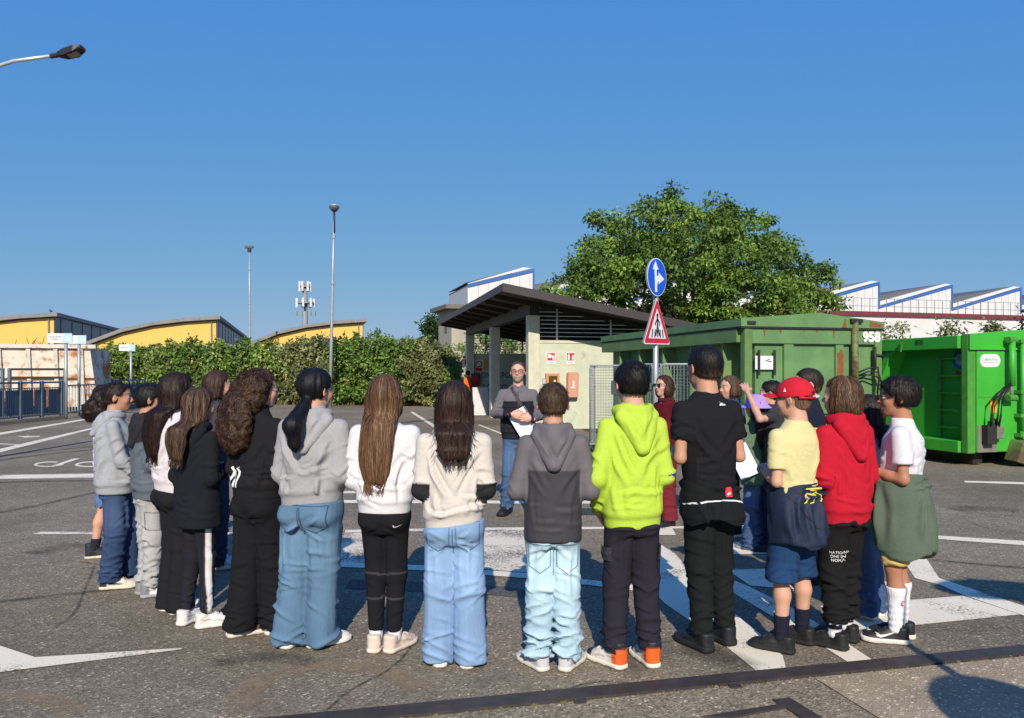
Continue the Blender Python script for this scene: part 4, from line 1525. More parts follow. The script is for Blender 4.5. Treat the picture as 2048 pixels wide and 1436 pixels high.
# --- container 958: origin at its near-left bottom corner; x along the door end, y along the side
C1 = empty('skip_container', (3.56, 11.77, 0), YAW)
tag(C1, 'faded green roll-off container with rust patches and the number 958', 'container')
W, Ln, Z0, ZT = 2.46, 6.0, .22, 2.28
mb = MB(); mb.box(.22, W - .06, .08, Ln, Z0, ZT - .05); mb.build('body', G958, C1)
mb = MB(); mb.box(.3, .5, .1, Ln - .1, .06, Z0); mb.box(W - .5, W - .3, .1, Ln - .1, .06, Z0); mb.build('skids', IRON, C1)['kind'] = 'stuff'
# frame
for x0, x1 in ((0, .13), (W - .13, W)):
    mb = MB(); mb.box(x0, x1, 0, .13, Z0 - .05, ZT - .02); mb.build('corner_post', G958D, C1, bevel=.008)
mb = MB(); mb.box(.132, W - .132, .012, .12, ZT - .26, ZT - .03); mb.build('door_header', G958, C1, bevel=.006)
# gabled top hatch over the whole length
mb = MB(); mb.prism([(-.08, ZT), (W + .02, ZT), (W + .02, ZT + .10), (W * .52, ZT + .23), (-.08, ZT + .12)], 'y', -.03, Ln); mb.build('lid', G958, C1)
mb = MB(); mb.box(-.07, W + .015, -.02, Ln - .01, ZT - .028, ZT - .003); mb.build('lid_seam', IRON, C1)
mb = MB(); mb.box(-.06, .215, .14, Ln, ZT - .24, ZT - .03); mb.build('top_rail', G958D, C1, bevel=.006)
mb = MB(); mb.box(-.03, .215, .14, Ln, Z0, Z0 + .18); mb.build('bottom_rail', G958D, C1)
# end panel: stiles, mid rail
for x0, x1 in ((.70, .87), (1.63, 1.77)):
    mb = MB(); mb.box(x0, x1, .03, .10, Z0, ZT - .262); mb.build('stile', G958, C1, bevel=.006)
mb = MB(); mb.box(.13, W - .13, .035, .10, .92, 1.10); mb.build('mid_rail', G958D, C1, bevel=.006)
mb = MB(); mb.box(.13, W - .13, .02, .11, Z0, Z0 + .16); mb.build('sill', G958D, C1, bevel=.006)
# side ribs, tapered
for i, y in enumerate((.62, 1.72, 2.85, 3.95, 5.0)):
    mb = MB()
    mb.add([(.218, y - .05, ZT - .245), (.218, y + .09, ZT - .245), (-.02, y + .04, ZT - .245), (-.02, y, ZT - .245), (.218, y - .14, Z0 + .18), (.218, y + .17, Z0 + .18), (-.05, y + .09, Z0 + .18), (-.05, y - .05, Z0 + .18)],
           [(0, 1, 2, 3), (4, 7, 6, 5), (0, 3, 7, 4), (3, 2, 6, 7), (2, 1, 5, 6)])
    mb.build('rib', G958D, C1)
# rust plate, hinge, strut, hoses
mb = MB(); rp = [(1.64, 1.22), (1.765, 1.22), (1.76, 1.5), (1.765, 1.83), (1.74, 1.93), (1.70, 1.94), (1.695, 1.9), (1.65, 1.88), (1.66, 1.7), (1.64, 1.5)]
mb.prism(rp, 'y', .024, .029); mb.build('rust_patch', RUSTM, C1)
mb = MB(); mb.prism([(2.2, ZT + .02), (2.44, ZT + .02), (2.44, ZT + .06), (2.34, ZT + .085), (2.21, ZT + .10)], 'y', -.036, -.031); mb.build('rust_patch', RUSTM, C1)
mb = MB(); mb.prism([(1.69, ZT + .0), (1.77, ZT + .0), (1.765, ZT + .13), (1.74, ZT + .14), (1.72, ZT + .06)], 'y', -.036, -.031); mb.build('rust_patch', RUSTM, C1)
mb = MB(); mb.tube([(1.93, -.03, 1.32), (1.93, -.03, 2.38)], .055, 10); mb.build('strut', mat('rusty_green_strut', (.13, .17, .06), rough=.6, var=.3, rust=(.13, .045, .025), rust_amt=.52, rust_scale=8), C1, True)
mb = MB(); mb.box(1.83, 2.04, -.08, .03, 2.36, 2.42); mb.build('strut_bracket', IRON, C1)
mb = MB(); mb.box(1.84, 2.02, -.08, .03, 1.27, 1.33); mb.build('strut_bracket', IRON, C1)
for k in range(3):
    mb = MB(); z = 1.52 + .05 * k
    mb.tube([(1.99, -.02, z - .05), (2.12, -.09, z + .02), (2.28, -.12, z - .02 + .03 * k), (2.40 - .05 * k, -.12, z - .16), (2.42 - .06 * k, -.08, z - .38)], .014, 6); mb.build('hose', RUBK, C1, True)
mb = MB(); mb.tube([(2.30, -.03, 1.98), (2.30, -.03, 1.62)], .022, 6); mb.tube([(2.28, -.02, 1.86), (2.47, -.02, 1.84)], .018, 6); mb.build('latch', IRON, C1, True)
mb = MB(); mb.box(.19, .53, .02, .026, 1.62, 1.83); mb.build('plate', WHITEP, C1)
for x in (.245, .515):
    mb = MB(); mb.box(x - .018, x + .018, -.005, .018, 1.53, 1.92); mb.build('strap', IRON, C1)
mb = MB(); mb.prism([(.36, 1.76), (.44, 1.785), (.45, 1.775), (.37, 1.745)], 'y', .016, .019); mb.build('plate_print', mat('green_print', (.03, .16, .06)), C1)
mb = MB(); mb.prism([(.40, 1.745), (.47, 1.752), (.47, 1.738), (.40, 1.733)], 'y', .016, .019); mb.build('plate_print', PRINT_K, C1)
flat_text('958', .215, WHITEP, C1, (2.255, -.006, 2.135), (R(90), 0, 0), 'number', bold=.012)
mb = MB(); mb.box(.02, .16, -.05, .02, ZT + .03, ZT + .08); mb.build('lid_hook', IRON, C1)
# drips of rust under the header
for x, l in ((.32, .12), (1.02, .05), (1.55, .14), (1.25, .06), (.60, .08)):
    mb = MB(); mb.prism([(x, ZT - .03), (x + .05, ZT - .03), (x + .035, ZT - .03 - l * .5), (x + .022, ZT - .03 - l)], 'y', .006, .0105); mb.build('rust_streak', RUSTM, C1)
# lettering and sticker on the side (faces -x)
rs = (R(90), 0, R(-90))
flat_text('S', .24, PALE, C1, (.216, 3.62, 1.78), rs, 'lettering', 1.4)
flat_text('VAL', .24, PALE, C1, (.216, 2.98, 1.80), rs, 'lettering', 1.4)
mb = MB()
for a, b, c, d in ((3.30, 3.50, 1.86, 1.875), (3.49, 3.505, 1.55, 1.875), (3.20, 3.505, 1.70, 1.712), (3.30, 3.505, 1.55, 1.562)): mb.box(.213, .2175, a, b, c, d)
mb.build('lettering', PALE, C1)['kind'] = 'stuff'
flat_text('ecologie', .13, PALE, C1, (.216, 3.03, 1.615), rs, 'lettering', 1.5)
mb = MB(); mb.prism([(1.10, 1.93), (1.46, 1.93), (1.46, 1.74), (1.28, 1.69), (1.10, 1.74)], 'x', .208, .2175); mb.build('sticker', mat('pale_sticker', (.42, .5, .55), rough=.5), C1)

# --- bright green container
P0 = gnd(1936, 934)
C2 = empty('skip_container', (P0.x, P0.y, 0), YAW * 1.06)
tag(C2, 'bright green roll-off container with hydraulic ram and side ladder', 'container')
W2, L2, ZB, ZT2 = 2.5, 6.2, .22, 2.22
mb = MB(); mb.box(.27, W2, .10, L2, ZB, ZT2 - .04); mb.build('body', GBRI, C2)
mb = MB(); mb.box(.3, .5, .2, L2 - .2, .02, ZB); mb.box(W2 - .5, W2 - .3, .2, L2 - .2, .02, ZB); mb.build('skids', IRON, C2)['kind'] = 'stuff'
mb = MB(); mb.box(0, .16, .0, .14, ZB, ZT2); mb.build('corner_post', GBRD, C2, bevel=.01)
mb = MB(); mb.prism([(.0, 1.95), (W2, 1.95), (W2, ZT2 + .14), (.9, ZT2 + .07), (0, ZT2)], 'y', -.045, -.005); mb.build('header', GBRI, C2, bevel=.006)
mb = MB(); mb.box(.155, W2, -.03, .11, ZB + .02, 1.93); mb.build('front_panel', GBRI, C2, bevel=.008)
mb = MB(); mb.box(-.06, .268, .15, L2, ZT2 - .24, ZT2 - .02); mb.build('top_rail', GBRI, C2, bevel=.01)
mb = MB(); mb.box(-.05, .268, .15, L2, ZB, ZB + .20); mb.build('bottom_rail', GBRI, C2, bevel=.01)
for i, (yt, yb) in enumerate(((1.75, 2.55), (3.6, 4.3))):
    mb = MB()
    mb.add([(.268, yt - .10, ZT2 - .245), (.268, yt + .16, ZT2 - .245), (-.01, yt + .12, ZT2 - .245), (-.01, yt - .02, ZT2 - .245), (.268, yb - .10, ZB + .2), (.268, yb + .22, ZB + .2), (-.01, yb + .17, ZB + .2), (-.01, yb - .02, ZB + .2)],
           [(0, 1, 2, 3), (4, 7, 6, 5), (0, 3, 7, 4), (3, 2, 6, 7), (2, 1, 5, 6)])
    mb.build('rib', GBRI, C2)
mb = MB(); mb.box(.215, .265, .80, .86, ZB + .2, ZT2 - .4); mb.build('ladder_rail', GBRD, C2)
for z in np.arange(.62, 1.9, .30):
    mb = MB(); mb.tube([(.20, .15, z), (.20, .82, z)], .018, 8); mb.build('ladder_rung', GBRI, C2, True)
mb = MB()
mb.prism([(.42 + .17 * math.cos(t) * 1, 1.80 + .17 * math.sin(t)) for t in np.linspace(0, 6.28, 20)[:-1]], 'x', .262, .2665); mb.build('round_sticker', mat('blue_sticker', (.03, .09, .30), rough=.4), C2)
mb = MB(); mb.prism([(.42 + .10 * math.cos(t), 1.80 + .10 * math.sin(t)) for t in np.linspace(0, 6.28, 14)[:-1]], 'x', .258, .2615); mb.build('sticker_print', mat('pale_blue_print', (.22, .32, .5)), C2)
mb = MB(); mb.box(.261, .2665, .26, .52, 1.50, 1.60); mb.build('red_sticker', mat('red_sticker', (.25, .05, .02)), C2)
# front details
st = []
for t in np.linspace(0, 2 * math.pi, 25)[:-1]:
    cx_, cz = math.cos(t), math.sin(t)
    st.append((.42 + (.10 if cx_ > 0 else -.10) + .11 * cx_, 1.775 + .11 * cz))
mb = MB(); mb.prism(st, 'y', -.037, -.031); mb.build('oval_sticker', WHITEP, C2)
flat_text('CARNOVALI', .058, mat('grey_print', (.25, .25, .32)), C2, (.42, -.039, 1.79), (R(90), 0, 0), 'lettering')
mb = MB(); mb.box(.26, .58, -.0395, -.038, 1.735, 1.742); mb.build('sticker_line', MATS['red_sticker'], C2)
mb = MB(); mb.tube([(.745, -.16, 2.10), (.745, -.16, 1.35)], .05, 12); mb.build('ram', GBRI, C2, True)
mb = MB(); mb.tube([(.73, -.16, 1.38), (.72, -.16, 1.14)], .024, 10); mb.build('ram_rod', BARE, C2, True)
for z in (2.12, 1.15):
    mb = MB(); mb.tube([(.66, -.16, z), (.82, -.16, z)], .055, 10); mb.box(.69, .79, -.16, -.03, z - .05, z + .05); mb.build('pivot', GBRD, C2)
mb = MB(); mb.tube([(1.0, -.13, 2.12), (1.0, -.13, .58)], .038, 10); mb.build('locking_bar', GBRI, C2, True)
for z in (2.10, 1.25, .85, .52):
    mb = MB(); mb.box(.92, 1.09, -.17, -.028, z - .03, z + .03); mb.build('bar_bracket', GBRD, C2)
for k, (x0, x1) in enumerate(((.66, .28), (.70, .40), (.72, .46))):
    mb = MB(); mb.tube([(x0, -.15, 1.36 + .02 * k), (x0 - .16 + .03 * k, -.22, 1.32), (x1, -.23, 1.12), (x1 - .02, -.22, .85), (x1 + .01, -.16, .68)], .017, 6); mb.build('hose', RUBK, C2, True)
mb = MB(); mb.box(.24, .43, -.17, -.03, .38, .70); mb.build('valve_box', IRON, C2, bevel=.01)
mb = MB(); mb.box(.435, .58, -.16, -.03, .47, .70); mb.build('valve_block', BARE, C2, bevel=.01)
mb = MB(); mb.tube([(.33, -.12, .69), (.36, -.14, .80), (.45, -.13, .78), (.48, -.1, .70)], .03, 8); mb.build('fitting', mat('brown_fitting', (.07, .03, .02), rough=.6), C2, True)
mb = MB(); mb.box(.16, .56, -.038, -.0315, ZB + .02, .69); mb.build('worn_patch', BARE, C2)
mb = MB(); mb.prism([(.42, 1.12), (.56, 1.12), (.55, .90), (.43, .90)], 'y', -.037, -.0315); mb.build('warning_label', mat('orange_label', (.75, .30, .02), rough=.5), C2)
mb = MB(); mb.add([(.85, -.03, .45), (1.10, -.03, .45), (1.02, -.03, .0), (.72, -.03, .12), (.85, -.26, .40), (1.10, -.26, .40), (1.02, -.30, .0), (.72, -.28, .10)], [(0, 1, 2, 3), (4, 7, 6, 5), (0, 4, 5, 1), (1, 5, 6, 2), (2, 6, 7, 3), (3, 7, 4, 0)]); mb.build('skid_foot', mat('scuffed_green', (.10, .16, .05), rough=.6, var=.3, rust=(.09, .07, .04), rust_amt=.5), C2)
mb = MB(); mb.prism([(1.10, .15), (1.28, .15), (1.55, 1.65), (1.55, 2.06), (1.36, 2.10)], 'y', -.14, -.032); mb.build('tailgate_rib', GBRI, C2, bevel=.008)
mb = MB(); mb.box(.17, .98, -.0345, -.0305, 1.155, 1.165); mb.build('weld_line', GBRD, C2)
mb = MB(); mb.box(-.06, .02, .9, 1.1, ZT2 - .16, ZT2 - .06); mb.tube([(-.06, 1.3, ZT2 - .02), (-.08, 1.4, ZT2 - .12), (-.05, 1.45, ZT2 - .25)], .03, 6); mb.build('rail_hook', GBRD, C2)['kind'] = 'stuff'

# --- wire roll cages
def roll_cage(loc, rz, w, d, h, label, seed):
    C = empty('roll_cage', loc, rz)
    tag(C, label, 'cage', 'wire roll cages in front of the green container')
    z0 = .20
    rr = .04
    def panel(pts_fn, u0, u1, nm, open_=False):
        loop = []
        for a, b in ((u0, z0), (u0, h - .06), (u0 + .02, h - .015), (u0 + .06, h), (u1 - .06, h), (u1 - .02, h - .015), (u1, h - .06), (u1, z0), (u0, z0)):
            loop.append(pts_fn(a, b))
        fb = MB(); fb.tube(loop, .014, 6); fb.build('frame', GALV, C, True)
        wb = MB()
        for a in np.arange(u0 + .055, u1 - .02, .055):
            p, q = Vector(pts_fn(a, z0)), Vector(pts_fn(a, h - .01)); wb.tube([p, q], .0028, 3, cap=False)
        for b in np.arange(z0 + .055, h - .02, .055):
            p, q = Vector(pts_fn(u0, b)), Vector(pts_fn(u1, b)); wb.tube([p, q], .0028, 3, cap=False)
        o = wb.build('wire_mesh', GALVB, C); o['kind'] = 'stuff'
    panel(lambda a, b: (a, 0, b), 0, w, 'front')
    panel(lambda a, b: (a, d, b), 0, w, 'back')
    panel(lambda a, b: (0, a, b), 0, d, 'left')
    panel(lambda a, b: (w, a, b), 0, d, 'right')
    fb = MB(); fb.box(0, w, 0, d, z0 - .04, z0); fb.build('base_tray', GALV, C)
    for x in (.06, w - .06):
        for y in (.06, d - .06):
            wb = MB(); wb.tube([(x - .015, y, .06), (x + .015, y, .06)], .06, 12); wb.box(x - .025, x + .025, y - .03, y + .03, .10, z0 - .04); wb.build('caster', RUBK, C)
    return C
cg = gnd(1180, 905)
cA = roll_cage((cg.x, cg.y, 0), R(-14), .80, .72, 1.72, 'wire roll cage on casters against the pale shelter wall', 1)
mb = MB(); mb.box(.42, .62, -.03, -.016, 1.15, 1.42); mb.build('label_plate', mat('dark_plate', (.05, .06, .07)), cA)
cB = roll_cage((cg.x + .84, cg.y - .35, 0), R(-20), .80, .72, 1.74, 'wire roll cage between the shelter wall and the sign post', 2)
p = gnd(1322, 930)
cC = roll_cage((p.x, p.y, 0), R(-8), .92, .72, 1.72, 'wire roll cage in front of the 958 container', 3)
cD = roll_cage((p.x + .02, p.y + .95, 0), R(-10), 1.0, .72, 1.72, 'wire roll cage standing behind another cage by the 958 container', 4)

# --- traffic sign
S0 = Vector(((1313 - 1024) / FPX * 8.6, 8.6, 0))
SG = empty('traffic_sign', S0, 0)
tag(SG, 'grey post with round blue arrow sign above a red pedestrian triangle', 'sign')
mb = MB(); mb.tube([(0, .05, 0), (0, .05, 2.80)], .030, 14); mb.build('post', GALV, SG, True)
SB = mat('sign_blue', (.005, .09, .62), rough=.35, var=.03, spec=.5)
SW = mat('sign_white', (.78, .78, .78), rough=.35, var=.03, spec=.5)
SR = mat('sign_red', (.58, .006, .02), rough=.35, var=.03, spec=.5)
SK = mat('sign_black', (.012, .012, .014), rough=.4)
SGREY = mat('sign_back_grey', (.25, .26, .27), rough=.5, metal=.3)
yaw = R(50)       # the plates face left of the camera
zc = CAM_H - (554.5 - HORIZ) / FPX * 8.6
def plate(name, pts, y, th, m, parent, cx=0, cz=0):
    mb = MB(); mb.prism([(cx + a, cz + b) for a, b in pts], 'y', y, y + th); o = mb.build(name, m, parent); return o
PL = empty('round_plate', (0.0, 0.0, zc)); PL.parent = SG; PL.rotation_euler = (0, R(-3), yaw)
rD = .212
circ = lambda r, n=40: [(r * math.cos(t), r * math.sin(t)) for t in np.linspace(0, 2 * math.pi, n + 1)[:-1]]
plate('sign_back', circ(rD), -.004, .02, SGREY, PL)
plate('sign_rim', circ(rD), -.0065, .002, SW, PL)
plate('sign_face', circ(rD - .009), -.009, .002, SB, PL)
arrow = [(-.055, -.165), (-.012, -.165), (-.012, -.10), (.0, -.062), (.032, -.046), (.032, -.075), (.155, -.018), (.032, .055), (.032, .02), (.0, .012), (-.012, .0), (-.012, .085), (.03, .085), (-.032, .18), (-.095, .085), (-.055, .085)]
def mirrorx(p): return [(a * 1.0, b) for a, b in p]
plate('sign_arrow', mirrorx(arrow), -.0115, .002, SW, PL)
zt = CAM_H - (642 - HORIZ) / FPX * 8.6
TR = empty('triangle_plate', (0.0, 0.0, zt)); TR.parent = SG; TR.rotation_euler = (0, R(-1), yaw)
def tri_(hh_, w, r, cz=0):
    P = [Vector((-w / 2, -hh_ / 2)), Vector((w / 2, -hh_ / 2)), Vector((0, hh_ / 2))]
    out = []
    for i, p in enumerate(P):
        a, b = P[i - 1], P[(i + 1) % 3]
        d1 = (a - p).normalized() * r; d2 = (b - p).normalized() * r
        for t in (0, .25, .5, .75, 1): out.append(tuple((p + d1) * (1 - t) ** 2 + p * 2 * t * (1 - t) + (p + d2) * t * t))
    return [(a, b + cz) for a, b in out]
plate('sign_back', tri_(.52, .60, .04), -.004, .02, SGREY, TR)
plate('sign_rim', tri_(.52, .60, .04), -.0065, .002, SW, TR)
plate('sign_border', tri_(.495, .571, .04), -.009, .002, SR, TR)
plate('sign_face', tri_(.335, .388, .01, -.028), -.0115, .002, SW, TR)
mb = MB()
mb.prism(circ(.022, 12), 'y', -.014, -.012); mb.v = [(a, b, c + .062) for a, b, c in mb.v]
fig = [strip([(0, .035), (.0, -.05)], .028), strip([(0, .03), (-.05, -.03), (-.045, -.045)], .017), strip([(0, .03), (.05, -.025), (.045, -.05)], .017), strip([(0, -.05), (-.04, -.16)], .020), strip([(0, -.05), (.04, -.16)], .020)]
fig += [strip([(x * .85, -.10), (x, -.178)], .020) for x in (-.125, -.062, 0, .062, .125)]
for q in sum(fig, []): mb.prism(q, 'y', -.0141, -.012)
o = mb.build('sign_figure', SK, TR)
# --- unseen signs set behind the photographer for their shadows; the wide one is added
def shade_sign(x, y, zc_, r, sx, ztop, label):
    S = empty('unseen_sign', (x, y, 0)); tag(S, label, 'sign')
    mb = MB(); mb.tube([(0, .03, 0), (0, .03, ztop)], .03, 10); mb.build('post', GALV, S, True)
    mb = MB(); mb.prism([(a * sx, b + zc_) for a, b in circ(r, 28)], 'y', -.02, .0); mb.build('plate', SW, S)
    return S
k31 = 1 / math.tan(R(SUN_EL))
shade_sign(2.33, 3.42 - 1.25 * k31, 1.25, .33, 1.0, 2.15, 'round sign plate on a post behind the photographer, casting the shadow on the concrete slab')
shade_sign(3.55, 5.55 - 2.35 * k31, 2.35, .16, 2.6, 2.5, 'unseen wide plate on a tall post, added behind the photographer to shade the asphalt')

# --- shelter with lean-to roof
SY = math.atan(.215)
SH = empty('shelter', (.46, 21.5, 0), SY)
tag(SH, 'open-sided concrete shelter with dark lean-to roof and louvred upper walls', 'shelter')
PLAST = mat('pale_green_render', (.50, .53, .40), rough=.9, var=.09, scale=2.5, bump=.1, bscale=60, rust=(.36, .36, .26), rust_amt=.40, rust_scale=1.3)
COLM = mat('concrete_column', (.56, .54, .42), rough=.9, var=.14, scale=3, bump=.12, bscale=50, rust=(.34, .31, .22), rust_amt=.38, rust_scale=2)
ROOFM = mat('dark_brown_roof_metal', (.022, .019, .018), rough=.55, var=.12, scale=3)
LOUV = mat('louvre_metal', (.68, .68, .67), rough=.5, var=.08)
DEEP, WID = 11.6, 6.4
for y in (0, 5.72, 11.3):
    mb = MB(); mb.box(0, .33, y, y + .33, 0, 3.2); mb.build('column', COLM, SH, bevel=.012)
mb = MB(); mb.box(.03, .30, -.02, DEEP + .1, 3.203, 3.56); mb.build('beam', ROOFM, SH)
# near wall and far wall
mb = MB(); mb.box(.335, 4.3, .05, .25, 0, 2.42); mb.build('wall', PLAST, SH)
mb = MB(); mb.box(.335, 4.33, .03, .27, 2.423, 2.50); mb.build('coping', COLM, SH)
mb = MB(); mb.box(.335, WID, DEEP - .2, DEEP, 0, 2.42); mb.build('wall', PLAST, SH)
mb = MB(); mb.box(WID - .2, WID, .3, DEEP - .21, 0, 3.0); mb.build('wall', PLAST, SH)
for y0 in (.14, DEEP - .12):
    for i in range(8):
        z = 2.60 + i * .115
        x1 = WID - .25 if z < 2.9 else min(WID - .25, 1.0 + (3.62 - z) / .18 * 1.0)
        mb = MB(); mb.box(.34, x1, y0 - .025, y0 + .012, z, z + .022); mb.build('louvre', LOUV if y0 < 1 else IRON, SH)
    for x in (.85, 2.45, 3.95, 5.6):
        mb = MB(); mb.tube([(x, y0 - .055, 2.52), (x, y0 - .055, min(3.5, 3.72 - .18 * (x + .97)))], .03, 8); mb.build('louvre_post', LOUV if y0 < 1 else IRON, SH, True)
# roof: falls to the right
zr = lambda x: 3.86 - .18 * (x + .97)
mb = MB()
X0, X1, Y0, Y1 = -.97, 7.0, -1.33, DEEP + 1.6
mb.add([(X0, Y0, zr(X0)), (X1, Y0, zr(X1)), (X1, Y1, zr(X1)), (X0, Y1, zr(X0)), (X0, Y0, zr(X0) - .09), (X1, Y0, zr(X1) - .09), (X1, Y1, zr(X1) - .09), (X0, Y1, zr(X0) - .09)],
       [(0, 1, 2, 3), (7, 6, 5, 4), (0, 4, 5, 1), (1, 5, 6, 2), (2, 6, 7, 3), (3, 7, 4, 0)])
mb.build('roof', ROOFM, SH)
mb = MB()
mb.add([(X0 - .03, Y0 - .03, zr(X0) + .05), (X1, Y0 - .03, zr(X1) + .05), (X1, Y0 - .004, zr(X1) + .05), (X0, Y0 - .004, zr(X0) + .05), (X0 - .03, Y0 - .03, zr(X0) - .17), (X1, Y0 - .03, zr(X1) - .17), (X1, Y0 - .004, zr(X1) - .17), (X0, Y0 - .004, zr(X0) - .17)],
       [(0, 1, 2, 3), (7, 6, 5, 4), (0, 4, 5, 1), (1, 5, 6, 2), (2, 6, 7, 3), (3, 7, 4, 0)])
mb.build('fascia', mat('fascia_metal', (.045, .037, .035), rough=.5, var=.1), SH)
mb = MB(); mb.box(X0 - .03, X0 - .004, Y0 - .003, Y1, zr(X0) - .15, zr(X0) + .05); mb.build('fascia', MATS['fascia_metal'], SH)
for y in np.arange(.1, DEEP + 1, 1.55):
    mb = MB()
    a, b = X0 + .02, X1 - .1
    mb.add([(a, y, zr(a) - .092), (b, y, zr(b) - .092), (b, y + .10, zr(b) - .092), (a, y + .10, zr(a) - .092), (a, y, zr(a) - .2), (b, y, zr(b) - .22), (b, y + .10, zr(b) - .22), (a, y + .10, zr(a) - .2)],
           [(0, 1, 2, 3), (7, 6, 5, 4), (0, 4, 5, 1), (1, 5, 6, 2), (2, 6, 7, 3), (3, 7, 4, 0)])
    mb.build('rafter', ROOFM, SH)
# fire signs, cabinets (things on the wall)
FR = mat('fire_red', (.55, .02, .025), rough=.45)
def wall_sign(u, v, kind, d=21.75):
    c = at(u, v, d)
    S = empty('fire_sign', c, SY)
    tag(S, {'hose': 'red and white fire hose sign on the pale shelter wall', 'ext': 'red and white fire extinguisher sign on the pale shelter wall', 'col': 'red and white fire extinguisher sign on the far shelter column'}[kind], 'sign')
    mb = MB(); mb.box(-.13, .13, -.01, .0, -.19, .13); mb.build('plate', SW, S)
    mb = MB(); mb.box(-.11, .11, -.014, -.0105, -.10, .115); mb.build('panel', FR, S)
    mb = MB()
    if kind == 'hose':
        mb.prism([(-.09, .09), (-.02, .09), (.0, .05), (.03, .06), (.03, .0), (-.02, -.03), (-.09, -.02)], 'y', -.018, -.0145)
        mb.box(.04, .09, -.018, -.0145, -.08, .04)
    else:
        mb.box(-.085, -.03, -.018, -.0145, -.08, .06); mb.prism([(-.07, .06), (-.045, .06), (-.03, .095), (-.06, .095)], 'y', -.018, -.0145)
        mb.prism([(.035, -.08), (.085, -.08), (.085, .03), (.06, .07), (.045, .03)], 'y', -.018, -.0145)
    mb.build('symbol', SW, S)
    mb = MB(); mb.box(-.09, .09, -.0125, -.0105, -.155, -.135); mb.build('caption', mat('blue_grey_print', (.2, .25, .4)), S)
wl_ = lambda x: 21.5 + x
def wallpt(u, v):
    # near wall plane: local y = .05
    d0 = Vector((.46, 21.5, 0)); ax = Vector((math.cos(SY), math.sin(SY), 0)); ay = Vector((-math.sin(SY), math.cos(SY), 0))
    base = d0 + ay * .05
    k = (u - 1024) / FPX
    t = (k * base.y - base.x) / (ax.x - k * ax.y)
    q = base + ax * t
    return u, v, q.y - .004
wall_sign(*wallpt(1102, 714)[:2], 'hose', wallpt(1102, 714)[2])
wall_sign(*wallpt(1141, 714)[:2], 'ext', wallpt(1141, 714)[2])
S_ = at(930, 724, 32.45)
wall_sign(930.5, 724, 'col', 32.7)
# wooden-edged hose cabinet
u, v, d = wallpt(1103, 771)
CB = empty('hose_cabinet', at(u, v, d), SY); tag(CB, 'brown framed hose cabinet with dark glass on the shelter wall', 'cabinet')
mb = MB(); mb.box(-.19, .19, -.16, .0, -.36, .34); mb.build('case', mat('faded_orange_paint', (.52, .25, .13), rough=.6, var=.12), CB, bevel=.01)
mb = MB(); mb.box(-.125, .125, -.168, -.162, -.30, .27); mb.build('glass', mat('brown_glass', (.10, .055, .012), rough=.2, spec=.6), CB)
mb = MB(); mb.prism([(.05 + .035 * math.cos(t), .13 + .035 * math.sin(t)) for t in np.linspace(0, 6.28, 13)[:-1]], 'y', -.172, -.1685); mb.build('label', mat('yellow_label', (.6, .55, .2)), CB)
u, v, d = wallpt(1142, 768)
EX = empty('extinguisher_box', at(u, v, d), SY); tag(EX, 'salmon pink extinguisher box with rounded ends on the shelter wall', 'box')
mb = MB(); mb.prism([(-.15, -.34), (-.11, -.38), (.11, -.38), (.15, -.34), (.165, .28), (.13, .34), (-.10, .34), (-.14, .30)], 'y', -.22, .0); mb.build('case', mat('salmon_plastic', (.55, .27, .18), rough=.5, var=.08), EX, bevel=.02)
mb = MB(); mb.prism([(-.025, -.06), (.035, -.06), (.03, .06), (.01, .11), (-.01, .06)], 'y', -.226, -.2205); mb.box(-.065, .065, -.226, -.2205, -.11, -.08); mb.build('print', SW, EX)
mb = MB(); mb.box(-.04, .04, .0, .012, 0, .06)
u, v, d = wallpt(1088, 762)
mb = MB(); mb.box(-.05, .05, -.06, 0, -.08, .08); o = mb.build('junction_box', mat('grey_plastic', (.40, .42, .44), rough=.6)); o.location = at(u, v, d); o.rotation_euler = (0, 0, SY)
tag(o, 'small grey junction box beside the brown hose cabinet', 'box')
# far wall: red hose reel, round prohibition sign, yellow notice, blue hand-painted words
ax = Vector((math.cos(SY), math.sin(SY), 0)); ay = Vector((-math.sin(SY), math.cos(SY), 0))
def farpt(u, v):
    base = Vector((.46, 21.5, 0)) + ay * (DEEP - .205)
    k = (u - 1024) / FPX
    t = (k * base.y - base.x) / (ax.x - k * ax.y)
    q = base + ax * t
    return at(u, v, q.y - .004)
o = empty('hose_reel', farpt(949, 760), SY); tag(o, 'dark red hose reel box on the far shelter wall', 'hose reel')
mb = MB(); mb.box(-.17, .17, -.2, 0, -.28, .28); mb.build('case', mat('dark_red_paint', (.28, .02, .03), rough=.5), o, bevel=.01)
mb = MB(); mb.tube([(0, -.24, 0), (0, -.2, 0)], .12, 12); mb.build('reel', FR, o)
o = empty('prohibition_sign', farpt(957.5, 728), SY); tag(o, 'round no-smoking style prohibition sign on the far shelter wall', 'sign')
mb = MB(); mb.prism(circ(.12, 20), 'y', -.01, 0); mb.build('plate', SW, o)
mb = MB()
for a in range(20):
    t0, t1 = 2 * math.pi * a / 20, 2 * math.pi * (a + 1) / 20
    mb.prism([(.12 * math.cos(t0), .12 * math.sin(t0)), (.12 * math.cos(t1), .12 * math.sin(t1)), (.095 * math.cos(t1), .095 * math.sin(t1)), (.095 * math.cos(t0), .095 * math.sin(t0))], 'y', -.014, -.0105)
for q in strip([(-.07, .07), (.07, -.07)], .022): mb.prism(q, 'y', -.0138, -.0105)
mb.build('ring', SK, o)
mb = MB(); mb.box(-.13, .13, -.01, 0, -.29, -.16); mb.build('caption_plate', FR, o)
